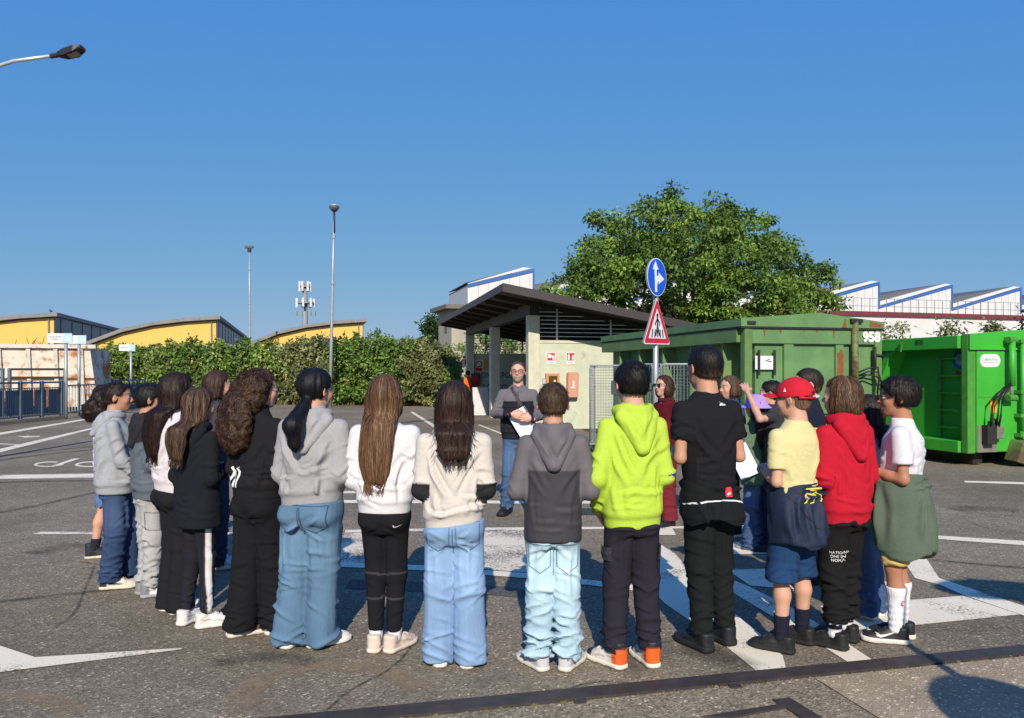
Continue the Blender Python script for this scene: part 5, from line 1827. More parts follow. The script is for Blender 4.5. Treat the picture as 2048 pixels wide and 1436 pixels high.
mb = MB(); mb.box(-.09, .09, -.01, 0, -.22, .22); o = mb.build('yellow_notice', mat('yellow_sheet', (.5, .36, .04))); o.location = farpt(971, 729); o.rotation_euler = (0, 0, SY); tag(o, 'narrow yellow notice beside the prohibition sign', 'notice')
BLUEP = mat('blue_brush_paint', (.02, .07, .16), rough=.8, var=.3)
for txt, u, v, sz in (('NON DEPOSITARE', 1006, 751, .36), ('SOTTO', 990, 776, .42)):
    o = flat_text(txt, sz, BLUEP, None, farpt(u, v), (R(90), 0, SY), 'painted_words', .8)
    tag(o, 'blue hand-painted words %s on the far shelter wall' % txt, 'lettering')
mb = MB(); mb.box(-.3, .3, -.02, .02, 0, 1.05); o = mb.build('white_board', mat('white_board', (.6, .6, .6))); p = at(962, 800, 29); o.location = (p.x, p.y, 0); o.rotation_euler = (R(-6), 0, R(20)); tag(o, 'white board leaning beside the middle shelter column', 'board')
# ------------------------------------------------------------------ vegetation
def leaf_mat(name, trans=.35):
    m = bpy.data.materials.new(name); m.use_nodes = True
    nt = m.node_tree; n = nt.nodes; L = nt.links
    p = n['Principled BSDF']; p.inputs['Roughness'].default_value = .45; p.inputs['Specular IOR Level'].default_value = .35
    a = n.new('ShaderNodeAttribute'); a.attribute_name = 'col'
    L.new(a.outputs['Color'], p.inputs['Base Color'])
    t = n.new('ShaderNodeBsdfTranslucent'); L.new(a.outputs['Color'], t.inputs['Color'])
    mx = n.new('ShaderNodeMixShader'); mx.inputs['Fac'].default_value = trans
    L.new(p.outputs[0], mx.inputs[1]); L.new(t.outputs[0], mx.inputs[2]); L.new(mx.outputs[0], n['Material Output'].inputs['Surface'])
    MATS[name] = m
    return m
LEAF = leaf_mat('leaf')
BARK = mat('bark', (.075, .058, .042), rough=.95, var=.35, scale=6, bump=.6, bscale=22, stretch=(1, 1, .25))

def leaves(centres, radii, n_each, size, seed, cols, droop=.35, shell=.55, flat=.6):
    """diamond leaves, folded along the rib, scattered through clumps"""
    rnd = np.random.RandomState(seed)
    centres = np.asarray(centres, float); radii = np.asarray(radii, float)
    if radii.ndim == 1: radii = np.repeat(radii[:, None], 3, 1)
    N = len(centres) * n_each
    ci = np.repeat(np.arange(len(centres)), n_each)
    d = rnd.normal(size=(N, 3)); d /= np.linalg.norm(d, axis=1, keepdims=True)
    r = (shell + (1 - shell) * rnd.rand(N) ** .6)[:, None] * (.6 + .55 * rnd.rand(N, 1))
    P = centres[ci] + d * radii[ci] * r
    out = d * .8 + rnd.normal(size=(N, 3)) * .55
    T = out.copy(); T[:, 2] -= droop; T /= np.linalg.norm(T, axis=1, keepdims=True)
    up = rnd.normal(size=(N, 3)) * .45 + d * .5; up[:, 2] += flat
    S = np.cross(T, up); S /= np.linalg.norm(S, axis=1, keepdims=True) + 1e-9
    Nn = np.cross(S, T)
    L_ = (size * (.55 + .8 * rnd.rand(N)))[:, None]; W_ = L_ * .27
    V = np.concatenate([P, P + T * L_ * .45 + S * W_ - Nn * W_ * .25, P + T * L_ - Nn * L_ * .12, P + T * L_ * .45 - S * W_ - Nn * W_ * .25])
    a = np.arange(N)
    F = np.stack([a, a + N, a + 2 * N, a + 3 * N], 1)
    cc = np.array(cols)[rnd.randint(len(cols), size=len(centres))][ci]
    c = cc * (.65 + .7 * rnd.rand(N, 1)) * (.6 + .75 * rnd.rand(len(centres), 1))[ci]
    yel = rnd.rand(N) < .06
    c[yel] = c[yel] * np.array([1.7, 1.35, .9])
    return V, F, np.tile(c, (4, 1))

def limb_tree(mb, base, tips, r0, seed):
    rnd = random.Random(seed)
    for tip, start_t, r in tips:
        s = base + Vector((0, 0, start_t))
        tip = Vector(tip)
        pts, rs = [], []
        for k in range(7):
            t = k / 6
            p = s.lerp(tip, t); p.z += .6 * math.sin(t * math.pi) * .5
            p += Vector((rnd.uniform(-.1, .1), rnd.uniform(-.1, .1), rnd.uniform(-.08, .08))) * (1 if 0 < k < 6 else 0)
            pts.append(p); rs.append(r * (1 - t) + .012)
        mb.tube(pts, rs, 7)

# --- the walnut-like tree behind the containers
T0 = Vector((5.4, 23.5, 0))
TREE = empty('tree', T0); tag(TREE, 'broad leafy green tree rising above the shelter roof and 958 container', 'tree')
rnd = random.Random(5)
mb = MB()
mb.tube([(0, 0, 0), (.05, 0, 1.0), (-.02, .05, 2.0), (.0, 0, 2.9)], [.30, .23, .20, .17], 12)
lobes = [(-3.1, 0, 4.3, 1.25, 1.05), (-2.15, .3, 5.4, 1.35, 1.1), (-.9, -.2, 6.1, 1.25, 1.0), (.35, .2, 6.05, 1.25, .95), (1.6, 0, 5.5, 1.3, 1.0), (2.7, .2, 4.9, 1.15, .9), (3.7, 0, 4.35, .95, .75), (-2.7, -.1, 4.2, 1.1, .7), (-1.6, -.6, 4.4, 1.3, 1.0),
         (0, -1.3, 4.6, 1.6, 1.2), (1.7, -1.0, 4.1, 1.5, 1.1), (2.9, -.6, 3.6, 1.2, .8), (-.2, 0, 3.3, 1.5, .9), (1.2, .9, 5.0, 1.4, 1.1), (-1.2, 1.0, 5.0, 1.4, 1.1), (.2, 1.5, 4.1, 1.7, 1.2), (-3.75, .1, 4.05, .6, .5), (-.55, 0, 6.85, .42, .45), (1.35, .1, 6.35, .42, .5), (-2.6, .1, 6.2, .45, .35), (4.25, -.2, 3.9, .45, .35), (1.9, -1.2, 3.2, 1.1, .6), (.4, -1.2, 3.2, 1.1, .6)]
limb_tree(mb, Vector((0, 0, 0)), [((x * .9, y * .9, z - .2), 1.7 + .06 * i, .085 - .0015 * i) for i, (x, y, z, rx, rz) in enumerate(lobes[:19])], .2, 3)
mb.build('trunk', BARK, TREE, True)
cs, rs = [], []
for (x, y, z, rx, rz) in lobes:
    n = int(21 * rx * rz) + 3
    for k in range(n):
        while True:
            d = Vector((rnd.uniform(-1, 1), rnd.uniform(-1, 1), rnd.uniform(-1, 1)))
            if .30 < d.length < 1: break
        cs.append((x + d.x * rx, y + d.y * rx * .9, z + d.z * rz)); q = rnd.uniform(.24, .46); rs.append((q * 1.15, q * 1.15, q * .62))
V, F, C = leaves(cs, rs, 122, .128, 7, [(.17, .28, .045), (.13, .23, .04), (.21, .32, .055), (.095, .175, .032)], droop=.5, shell=.15)
link('crown', mesh_np('crown', V, F, C, smooth=False), LEAF, TREE)

def bush(name, label, loc, h, rx, n, seed, size, cols, group=None, cat='shrub', white=0, rx2=None, zc=.5, n_each=40, shell=.2, trunk=True, rmin=.16, rmax=.4):
    B = empty(name, loc); tag(B, label, cat, group)
    rr = random.Random(seed)
    cs, rs = [], []
    tr = MB()
    for k in range(n):
        t = rr.random() ** .8
        a = rr.uniform(0, 6.28); q = math.sqrt(rr.random())
        wz = math.sin(math.pi * min(.98, .12 + .8 * t)) ** .55
        cs.append((rx * q * wz * math.cos(a), (rx2 or rx) * q * wz * math.sin(a), h * (.06 + .90 * t))); z = rr.uniform(rmin, rmax) * h / 3; rs.append((z * 1.2, z * 1.2, z * .9))
    if name == 'hedge_shrub':
        for k in range(16):
            a = rr.uniform(0, 6.28); q = rr.uniform(.1, .95)
            cs.append((rx * q * math.cos(a), (rx2 or rx) * q * math.sin(a), h * rr.uniform(.93, 1.13) - .15 * q * h)); z = rr.uniform(.10, .22); rs.append((z * .7, z * .7, z * 1.8))
    for k in range(6):
        c = cs[rr.randrange(len(cs))]
        tr.tube([(c[0] * .15, c[1] * .15, 0), (c[0] * .6, c[1] * .6, c[2] * .5), c], [.05, .03, .012], 5)
    if trunk: tr.build('trunk', BARK, B, True)
    V, F, C = leaves(cs, rs, n_each, size, seed, cols, shell=shell)
    o = link('crown', mesh_np('crown', V, F, C, smooth=False), LEAF, B)
    if white:
        V, F, C = leaves([cs[rr.randrange(len(cs))] for _ in range(white)], [(.12, .12, .42)] * white, 34, .09, seed + 50, [(.60, .62, .50), (.50, .54, .38)], droop=.2, shell=.5)
        link('blossom', mesh_np('blossom', V, F, C, smooth=False), LEAF, B)
    return B
# hedge: a row of tall shrubs at the edge of the yard
GA = [(.21, .31, .065), (.17, .27, .055), (.26, .34, .09)]
GB = [(.15, .25, .048), (.12, .22, .04), (.19, .28, .065)]
GC = [(.25, .28, .11), (.21, .24, .09)]
spec = [(190, 3.0, GB), (235, 3.05, GA), (285, 3.15, GA), (335, 3.2, GA), (392, 3.35, GB), (440, 3.3, GA), (492, 3.25, GB), (545, 3.15, GA), (595, 3.3, GC), (640, 3.45, GC), (700, 3.5, GB), (752, 3.55, GB), (800, 3.35, GB), (845, 3.2, GC), (880, 2.9, GC)]
txt = ['dense mid-green hedge shrub beside the rusty white skip', 'yellow-green hedge shrub left of the small sign post', 'yellow-green hedge shrub behind the small sign post', 'broad yellow-green hedge shrub in front of the second yellow gable',
       'tall dark green hedge shrub with spiky top shoots under the yellow gable end', 'pale green hedge shrub right of the yellow gable end', 'mid-green hedge shrub in front of the thin lamp pole', 'pale green hedge shrub below the third curved roof',
       'grey-green blossoming hedge shrub below the antenna mast', 'pale blossoming hedge shrub at the foot of the tall lamp pole', 'large fresh green hedge shrub right of the tall lamp pole', 'large fresh green hedge shrub at the end of the yellow factory',
       'fresh green rounded hedge shrub before the gap in the hedge', 'dry brownish green hedge shrub beyond the far end of the row', 'low grey-green shrub beside the far shelter column']
for i, (u, h, cols) in enumerate(spec):
    D = 42.5 - 5.5 * (u - 190) / 690
    X = (u - 1024) / FPX * D
    bush('hedge_shrub', txt[i], (X, D, 0), h * .92, 1.3, 118, 60 + i, .19, cols, 'shrubs of the hedge along the yard', white=(26 if u in (595, 640, 545) else 7), rx2=1.0, n_each=58)
# darker trees behind the hedge end and by the concrete tower
bush('tree', 'dark green tree between the hedge and the concrete tower', ((868 - 1024) / FPX * 52, 52, 0), 5.6, 1.5, 70, 90, .25, [(.045, .085, .020), (.055, .10, .02)], None, 'tree', n_each=60)
bush('tree', 'low broad tree seen through the shelter louvres', ((985 - 1024) / FPX * 42, 42, 0), 4.0, 2.2, 60, 91, .2, GB, None, 'tree', n_each=50)
for i, (u, vt, rx, lab) in enumerate(((1800, 640, .7, 'leafy treetop above the bright green container, next to number 958'), (1905, 648, .5, 'thin treetop in front of the white factory wall'), (1985, 641, .35, 'small sparse treetop in front of the white factory wall'), (2060, 612, .9, 'dark treetop at the far end of the white factory wall'))):
    D = 24.0
    bush('tree', lab, ((u - 1024) / FPX * D, D, 0), 1.55 + (748 - vt) / FPX * D + .1, rx, 34, 95 + i, .14, GC if i < 3 else [(.06, .06, .025)], None, 'tree', n_each=36)
for i, (u, v, D, h) in enumerate(((905, 835, 36, 1.9), (888, 826, 38, 2.1))):
    bush('shrub', ['small shrub at the left foot of the shelter', 'grey-green shrub next to the concrete tower'][i], ((u - 1024) / FPX * D, D, 0), h, .8, 40, 120 + i, .12, GC if i else GB, None, 'shrub', n_each=44)

# ------------------------------------------------------------------ yellow factory with curved saw-tooth roofs
YEL = mat('yellow_render', (.72, .47, .12), rough=.9, var=.05, scale=1.2, bump=.05)
GRYR = mat('grey_roof_sheet', (.22, .215, .21), rough=.8, var=.2, scale=2)
DGL = mat('dark_clerestory_glass', (.05, .06, .07), rough=.35, var=.2, scale=2)
YW = math.atan(.28)
YF = empty('yellow_factory', (-35.7, 60, 0), YW)
tag(YF, 'yellow factory hall with three curved saw-tooth roofs behind the hedge', 'factory')
SP = 11.85
arc = [(-11.55, 3.6), (-9.6, 3.75), (-8.4, 4.25), (-7.0, 4.85), (-4.8, 5.42), (-2.4, 5.78), (0, 6.02)]
for i in range(-1, 3):
    x = i * SP
    mb = MB(); mb.prism([(x - SP + .02, 0)] + [(x + a, b) for a, b in arc] + [(x, 0)], 'y', 0, 34); mb.build('gable_wall', YEL, YF)
    mb = MB(); up = [(x + a, b + .30) for a, b in arc]; up[-1] = (x + .35, arc[-1][1] + .30); lo = [(x + a, b + .02) for a, b in arc]; lo[-1] = (x + .35, arc[-1][1] + .02)
    mb.prism(lo + up[::-1], 'y', -.45, 34.2); mb.build('roof', GRYR, YF)
    mb = MB(); mb.prism([(x + a, b + .015) for a, b in arc] + [(x + a, b - .10) for a, b in arc[::-1]], 'y', -.03, -.004); mb.build('eave_band', DGL, YF)
    mb = MB(); mb.tube([(x - .35, -.08, 0), (x - .35, -.08, 5.8)], .06, 6); mb.build('downpipe', GRYR, YF)
    mb = MB(); mb.box(x + .01, x + .06, .02, 33.9, 4.2, 5.98); mb.build('clerestory', DGL, YF)
    for y in np.arange(1.6, 33, 3.2):
        mb = MB(); mb.box(x + .06, x + .10, y, y + .09, 4.2, 5.98); mb.build('mullion', GRYR, YF)
    mb = MB(); mb.box(x + .01, x + .30, -.1, 34, 3.95, 4.19); mb.build('gutter', GRYR, YF)
mb = MB(); mb.box(SP - 7.6, SP - 7.2, -.02, .0, 3.0, 3.4); mb.build('wall_vent', DGL, YF)
# pigeon on the ridge
def pig(P): return smin(smin(ell(P, (0, 0, .10), (.07, .15, .075)), ell(P, (0, .13, .22), (.045, .05, .05)), .05), cap(P, (0, -.1, .09), (0, -.26, .06), .04, .02), .04)
V, Q = sdf_mesh(pig, (-.1, -.3, 0), (.1, .22, .3), .02)
o = link('pigeon', mesh_np('pigeon', V, Q), mat('pigeon_grey', (.03, .03, .035), rough=.8))
o.location = YF.matrix_basis @ Vector((-.15, -.2, 6.33)); o.rotation_euler = (0, 0, R(60)); tag(o, 'dark pigeon perched on the ridge of the yellow factory', 'pigeon')

# ------------------------------------------------------------------ white factory with blue-trimmed saw teeth
WHT = mat('white_cladding', (.60, .60, .59), rough=.6, var=.04, scale=.6)
BLU = mat('blue_trim', (.035, .12, .36), rough=.5, var=.04)
SLATE = mat('slate_roof', (.11, .115, .13), rough=.6, var=.1)
REDT = mat('dark_red_gutter', (.15, .03, .035), rough=.6)
WF = empty('white_factory', (47.6, 100, 0), YW)
tag(WF, 'white factory hall with blue-edged saw-tooth roof and red gutter', 'factory')
SPW = 11.73
for i in range(-4, 4):
    x = i * SPW
    zt_, zb_ = 13.3, 10.2
    w0 = x - SPW + .02
    dep = 40
    if i == -4: w0 = x - 7.6; zb_ = zt_ - 3.1 * 7.6 / SPW; dep = 11
    mb = MB(); mb.prism([(w0, 0), (w0, zb_), (x, zt_), (x, 0)], 'y', 0, dep); mb.build('tooth_wall', WHT, WF)
    mb = MB(); mb.prism([(w0, zb_ + .03), (x + .1, zt_ + .03), (x + .1, zt_ + .16), (w0, zb_ + .16)], 'y', .3, dep); mb.build('roof', SLATE, WF)
    mb = MB(); mb.prism([(w0, zb_ - .15), (x + .12, zt_ - .15), (x + .12, zt_ + .22), (w0, zb_ + .22)], 'y', -.12, -.005); mb.build('blue_trim', BLU, WF)
    mb = MB(); mb.box(x - .12, x + .12, -.14, -.122, zb_ - .1, zt_ - .2); mb.build('blue_trim', BLU, WF)
    mb = MB(); mb.prism([(w0, zb_ + .23), (x - .2, zt_ + .23), (x - 1.2, zt_ + .30), (w0, zb_ + (.75 if i > -4 else .3))], 'y', -.11, .25); mb.build('verge_band', WHT, WF)
    mb = MB(); mb.prism([(w0 + .02, zb_ + .4), (x - 1.2, zt_ + .2), (x - 1.2, zt_ + .33), (w0 + .02, zb_ + (1.55 if i > -4 else .5))], 'y', .30, dep); mb.build('roof_slope', SLATE, WF)
    for xx in np.arange(w0 + 1.2, x - .3, 1.2):
        zz_ = zb_ + (zt_ - zb_) * (xx - w0) / (x - w0) - .2
        mb = MB(); mb.box(xx - .02, xx + .02, -.012, -.002, 8.9, zz_); mb.build('cladding_joint', GRYR, WF)
# lower front block with walkway, red gutter
mb = MB(); mb.box(-3.2 * SPW, 4 * SPW, -9, -.2, 0, 8.3); mb.build('front_block', WHT, WF)
mb = MB(); mb.box(-3.2 * SPW - .2, 4 * SPW, -9.3, -9.02, 8.25, 8.75); mb.build('gutter', REDT, WF)
mb = MB(); mb.box(-3.2 * SPW - .1, 4 * SPW, -9.02, -.25, 8.32, 8.45); mb.build('deck', GRYR, WF)
mb = MB()
for x in np.arange(-3.2 * SPW, 4 * SPW, 1.15): mb.box(x, x + .05, -8.7, -8.65, 8.45, 10.35)
for z in (9.4, 10.3): mb.box(-3.2 * SPW, 4 * SPW, -8.71, -8.67, z, z + .05)
mb.build('railing', mat('railing_grey', (.2, .21, .22), rough=.5, metal=.3), WF)['kind'] = 'stuff'
# concrete tower and its link block
CT = empty('concrete_tower', ((903 - 1024) / FPX * 45, 45, 0), R(20))
tag(CT, 'old beige concrete tower block with overhanging flat roof beside the shelter', 'building')
OLDC = mat('old_concrete', (.40, .37, .30), rough=.95, var=.15, scale=1.2, bump=.1, bscale=20, rust=(.22, .19, .14), rust_amt=.36, rust_scale=.9)
mb = MB(); mb.box(0, 3.2, 0, 3.0, 0, 5.35); mb.build('wall', OLDC, CT)
mb = MB(); mb.box(-.45, 3.5, -.4, 3.4, 5.353, 5.60); mb.build('roof_slab', mat('dark_concrete', (.17, .15, .13), rough=.9), CT)
mb = MB(); mb.box(-.02, -.003, 1.0, 1.5, 4.0, 4.6); mb.build('window', DGL, CT)
mb = MB(); mb.box(4.1, 7.5, .5, 3.0, 0, 4.6); mb.build('annex', OLDC, CT)

# ------------------------------------------------------------------ lamp poles, antenna mast, street lamp
def lamp_pole(u, vtop, D, r, label, lean=0, head='drum'):
    p = Vector(((u - 1024) / FPX * D, D, 0)); H = CAM_H - (vtop - HORIZ) / FPX * D
    L = empty('lamp_pole', p); tag(L, label, 'lamp pole')
    mb = MB(); mb.tube([(0, 0, 0), (lean * .33, 0, H * .33), (lean * .66, 0, H * .66), (lean, 0, H)], [r, r * .85, r * .7, r * .5], 10); mb.build('pole', GALV, L, True)
    for f in (.33, .62, .85):
        mb = MB(); mb.tube([(lean * f, 0, H * f - .06), (lean * f, 0, H * f + .06)], r * .95, 10); mb.build('joint', GALV, L)
    if head == 'drum':
        mb = MB(); mb.tube([(lean, 0, H - 1.2), (lean, 0, H - .1)], r * .62, 8); mb.build('neck', mat('dark_blue_steel', (.02, .025, .05), rough=.5), L, True)
        mb = MB(); mb.tube([(lean, 0, H - .18), (lean, 0, H - .05), (lean, 0, H + .04), (lean, 0, H + .09)], [.12, .22, .25, .20], 16); mb.build('lamp_head', mat('lamp_grey', (.10, .10, .11), rough=.5), L, True)
        mb = MB(); mb.tube([(lean, 0, H + .095), (lean, 0, H + .13)], [.19, .13], 16); mb.build('lamp_cap', WHITEP, L, True)
    else:
        mb = MB(); mb.box(lean - .32, lean + .30, -.12, .12, H - .06, H + .12); mb.build('lamp_head', MATS.get('lamp_grey') or mat('lamp_grey', (.10, .10, .11)), L, bevel=.03)
        mb = MB(); mb.box(lean - .12, lean + .12, -.1, .1, H - .34, H - .07); mb.build('bracket', IRON, L)
    return L
lamp_pole(660, 415, 36.6, .085, 'tall galvanised lamp pole with drum head in front of the hedge', .2)
lamp_pole(500, 495, 57, .09, 'slender distant lamp pole rising behind the hedge', -.05, 'box')
p = Vector(((610 - 1024) / FPX * 150, 150, 0))
AM = empty('antenna_mast', p); tag(AM, 'distant telephone antenna mast behind the yellow factory', 'mast')
MG = mat('mast_grey', (.22, .25, .27), rough=.6)
mb = MB(); mb.tube([(0, 0, 0), (0, 0, 19.5)], [.75, .45], 12); mb.build('mast', MG, AM, True)
for zc_, rr, hh_, n in ((18.6, 1.0, 1.9, 6), (15.4, 1.7, 1.7, 7)):
    for k in range(n):
        a = 2 * math.pi * k / n + .3
        mb = MB(); x, y = rr * math.cos(a), rr * math.sin(a); mb.box(x - .2, x + .2, y - .12, y + .12, zc_ - hh_ / 2, zc_ + hh_ / 2); mb.build('antenna', mat('antenna_white', (.55, .56, .56), rough=.6), AM)
    mb = MB(); mb.tube([(0, 0, zc_ - .15), (0, 0, zc_ + .15)], rr, 12); mb.build('platform', MG, AM)
for k in range(4):
    mb = MB(); x = (-1.7, 1.9, -.7, 1.0)[k]; mb.box(x - .16, x + .16, -.2, .2, 12.9, 13.8); mb.build('radio_unit', MG, AM)

ST = empty('street_lamp', (-9.6, 13.0, 0)); tag(ST, 'street lamp with curved grey arm and flat black head', 'street lamp')
e = at(118, 110, 13.0) - Vector((-9.6, 13.0, 0)); a0 = at(0, 131, 13.0) - Vector((-9.6, 13, 0)); a1 = at(28, 122, 13.0) - Vector((-9.6, 13, 0)); am = at(-22, 142, 13.0) - Vector((-9.6, 13, 0))
mb = MB(); mb.tube([(0, 0, 0), (0, 0, 3), (0, 0, am.z - 1.2)], [.085, .07, .055], 12); mb.build('pole', GALV, ST, True)
mb = MB(); mb.tube([(0, 0, am.z - 1.25), (.03, 0, am.z - .7), (.14, 0, am.z - .3), (am.x * .7, 0, am.z - .08), (am.x, 0, am.z), (a0.x, 0, a0.z), (a1.x, 0, a1.z), (e.x, 0, e.z)], [.045, .042, .04, .036, .034, .032, .031, .029], 10); mb.build('arm', mat('pale_galvanised', (.55, .58, .60), rough=.35, metal=.4), ST, True)
LH = MB()
hx, hz = e.x - .02, e.z
LH.add([(hx, -.06, hz - .03), (hx + .12, -.10, hz - .05), (hx + .30, -.13, hz + .0), (hx + .44, -.09, hz + .10), (hx + .44, .09, hz + .10), (hx + .30, .13, hz + .0), (hx + .12, .10, hz - .05), (hx, .06, hz - .03),
        (hx, -.05, hz + .04), (hx + .12, -.08, hz + .09), (hx + .30, -.10, hz + .14), (hx + .42, -.07, hz + .155), (hx + .42, .07, hz + .155), (hx + .30, .10, hz + .14), (hx + .12, .08, hz + .09), (hx, .05, hz + .04)],
       [tuple(range(8))[::-1], tuple(range(8, 16))] + [(i, (i + 1) % 8, 8 + (i + 1) % 8, 8 + i) for i in range(8)])
o = LH.build('lamp_head', mat('black_lamp_metal', (.02, .02, .025), rough=.4), ST, bevel=.012)
mb = MB(); mb.add([(hx + .20, -.09, hz - .036), (hx + .36, -.08, hz + .035), (hx + .36, .08, hz + .035), (hx + .20, .09, hz - .036)], [(0, 1, 2, 3)]); q = mb.build('led_panel', mat('led_glass', (.25, .22, .14), rough=.3), o)
mb = MB(); mb.tube([(hx - .12, 0, hz - .02), (hx + .06, 0, hz + .01)], .042, 8); mb.build('clamp', IRON, ST)
# ------------------------------------------------------------------ the bays on the left: railings, rusty skip, bay signs
BGR = mat('blue_grey_railing', (.10, .14, .185), rough=.5, var=.12, scale=3)
BPAN = mat('grey_mesh_panel', (.20, .25, .30), rough=.6, var=.15, scale=5)
DTEAL = mat('dark_teal_banner', (.01, .055, .075), rough=.5)
def railing(a, b, posts, label, panels):
    a = Vector(a); b = Vector(b); d = b - a; Ln = d.length
    Rr = empty('railing', a, math.atan2(d.y, d.x)); tag(Rr, label, 'railing', 'blue grey railings of the waste bays')
    mb = MB(); mb.box(0, Ln, -.12, .12, 0, .12); mb.build('kerb', CONC, Rr)
    for z0, z1, nm in ((1.24, 1.30, 'top_rail'), (1.08, 1.11, 'rail'), (.17, .21, 'rail')):
        mb = MB(); mb.box(0, Ln, -.025, .025, z0, z1); mb.build(nm, BGR, Rr)
    for t in posts:
        mb = MB(); mb.box(t * Ln - .05, t * Ln + .05, -.045, .045, .122, 1.32); mb.build('post', BGR, Rr)
    mb = MB()
    x = .06
    while x < Ln - .03:
        mb.box(x - .008, x + .008, -.009, .009, .21, 1.08); x += .085
    mb.build('bars', BGR, Rr)['kind'] = 'stuff'
    for (t0, t1, m, nm) in panels:
        mb = MB(); mb.box(t0 * Ln + .06, t1 * Ln - .06, -.040, -.030, .25, 1.04); mb.build(nm, m, Rr)
    return Rr
A0, A1 = Vector((-15.7, 17.6, 0)), Vector((-15.45, 26.4, 0))
ps = [0, .12, .24, .36, .48, .60, .68, .76, .84, .92, 1.0]
o = railing(A1, A0, ps, 'blue grey railing with mesh panels and notices along the waste bays', [(1 - b, 1 - a, BPAN, 'mesh_panel') for a, b in zip(ps[:-1], ps[1:]) if .59 < a < .95] + [(1 - b, 1 - a, DTEAL, 'banner') for a, b in zip(ps[:-1], ps[1:]) if a < .59])
NOTE = mat('weathered_notice', (.34, .36, .35), rough=.8, var=.35, scale=14)
for t0, t1, z0, z1 in ((.10, .145, .3, .98), (.02, .055, .45, .6), (.02, .055, .66, .76), (.02, .055, .82, .96)):
    L_ = (A1 - A0).length
    mb = MB(); mb.box(t0 * L_, t1 * L_, -.052, -.0425, z0, z1); mb.build('notice', NOTE, o)
B0, B1 = Vector((-17.15, 30.6, 0)), Vector((-17.9, 37.5, 0))
o = railing(B1, B0, [0, .14, .28, .42, .56, .70, .85, 1.0], 'blue grey railing continuing along the bays towards the hedge', [(0, .28, BPAN, 'mesh_panel'), (.28, .42, DTEAL, 'banner'), (.42, .85, BPAN, 'mesh_panel'), (.85, 1.0, DTEAL, 'banner')])
# barred gate between the two railings
G0, G1 = Vector((-15.5, 26.7, 0)), Vector((-16.3, 30.2, 0))
d = G1 - G0
GT = empty('bay_gate', G0, math.atan2(d.y, d.x)); tag(GT, 'pale barred gate closing the gap between the railings', 'gate')
mb = MB(); mb.box(0, d.length, -.02, .02, 1.12, 1.17); mb.build('top_rail', GALV, GT)
mb = MB(); mb.box(0, d.length, -.02, .02, .18, .23); mb.build('bottom_rail', GALV, GT)
for x in np.arange(.1, d.length, .32):
    mb = MB(); mb.box(x - .012, x + .012, -.012, .012, .23, 1.12); mb.build('bar', GALV, GT)
# rusty white skip
SK0 = Vector((-16.45, 30.6, 0))
SKP = empty('rusty_skip', SK0, R(180 + 14)); tag(SKP, 'white skip streaked with orange rust behind the railings', 'skip')
RW = mat('rusty_white_paint', (.66, .62, .52), rough=.75, var=.1, scale=2, bump=.08, bscale=20, rust=(.42, .16, .045), rust_amt=.53, rust_scale=.9, stretch=None)
RW2 = mat('white_skip_frame', (.60, .55, .48), rough=.7, var=.15, rust=(.20, .08, .04), rust_amt=.46, rust_scale=3)
mb = MB()
mb.add([(0, -.0, .25), (8, 0, .25), (8, -2.3, .25), (0, -2.3, .25), (.22, .28, 2.55), (8, .28, 2.55), (8, -2.6, 2.55), (.22, -2.6, 2.55)],
       [(0, 3, 2, 1), (4, 5, 6, 7), (0, 1, 5, 4), (1, 2, 6, 5), (2, 3, 7, 6), (3, 0, 4, 7)])
mb.build('body', RW, SKP)
mb = MB(); mb.box(-.02, 8, .20, .42, 2.552, 2.70); mb.build('top_rail', RW2, SKP)
mb = MB(); mb.box(-.02, 8, .05, .14, 1.30, 1.42); mb.build('mid_rail', mat('brown_rail', (.10, .05, .035), rough=.8), SKP)
for x in (.45, 1.35, 2.3, 3.3, 4.3, 5.3, 6.3):
    mb = MB(); mb.add([(x, .005, .3), (x + .14, .005, .3), (x + .14, .10, .3), (x, .10, .3), (x, .285, 2.55), (x + .14, .285, 2.55), (x + .14, .37, 2.55), (x, .37, 2.55)], [(0, 3, 2, 1), (4, 5, 6, 7), (0, 1, 5, 4), (1, 2, 6, 5), (2, 3, 7, 6), (3, 0, 4, 7)]); mb.build('rib', RW2, SKP)
# branches piled in the skip
mb = MB(); rr = random.Random(3)
for k in range(40):
    x = rr.uniform(.6, 7); mb.tube([(x, -.3, 2.5), (x + rr.uniform(-.3, .3), -.3, 2.6 + rr.uniform(.1, .45))], [.02, .008], 4)
o = mb.build('cut_branches', mat('dry_twigs', (.12, .09, .03), rough=.9)); o.parent = None; o.matrix_basis = SKP.matrix_basis.copy(); tag(o, 'cut twigs sticking out of the rusty white skip', 'twigs', kind='stuff')
# tipping barriers on the platform
for (x0, x1), bl in zip(((.05, 2.05), (2.35, 4.4)), ('next to the PLASTICHE DURE sign post', 'farther from the PLASTICHE DURE sign post')):
    D = 27.8
    Bq = empty('tip_barrier', (-14.9 - x1 * .98 - 1.1, 27.6, 0), 0)
    tag(Bq, 'dark two-bar barrier before the rusty skip, ' + bl, 'barrier', 'tipping barriers along the skip')
    w = x1 - x0
    for z in (1.72, 1.42):
        mb = MB(); mb.box(0, w, -.03, .03, z - .04, z + .04); mb.build('bar', IRON, Bq)
    for x in (0, w):
        mb = MB(); mb.box(x - .05, x + .05, -.04, .04, 0, 1.76); mb.build('post', BGR, Bq)
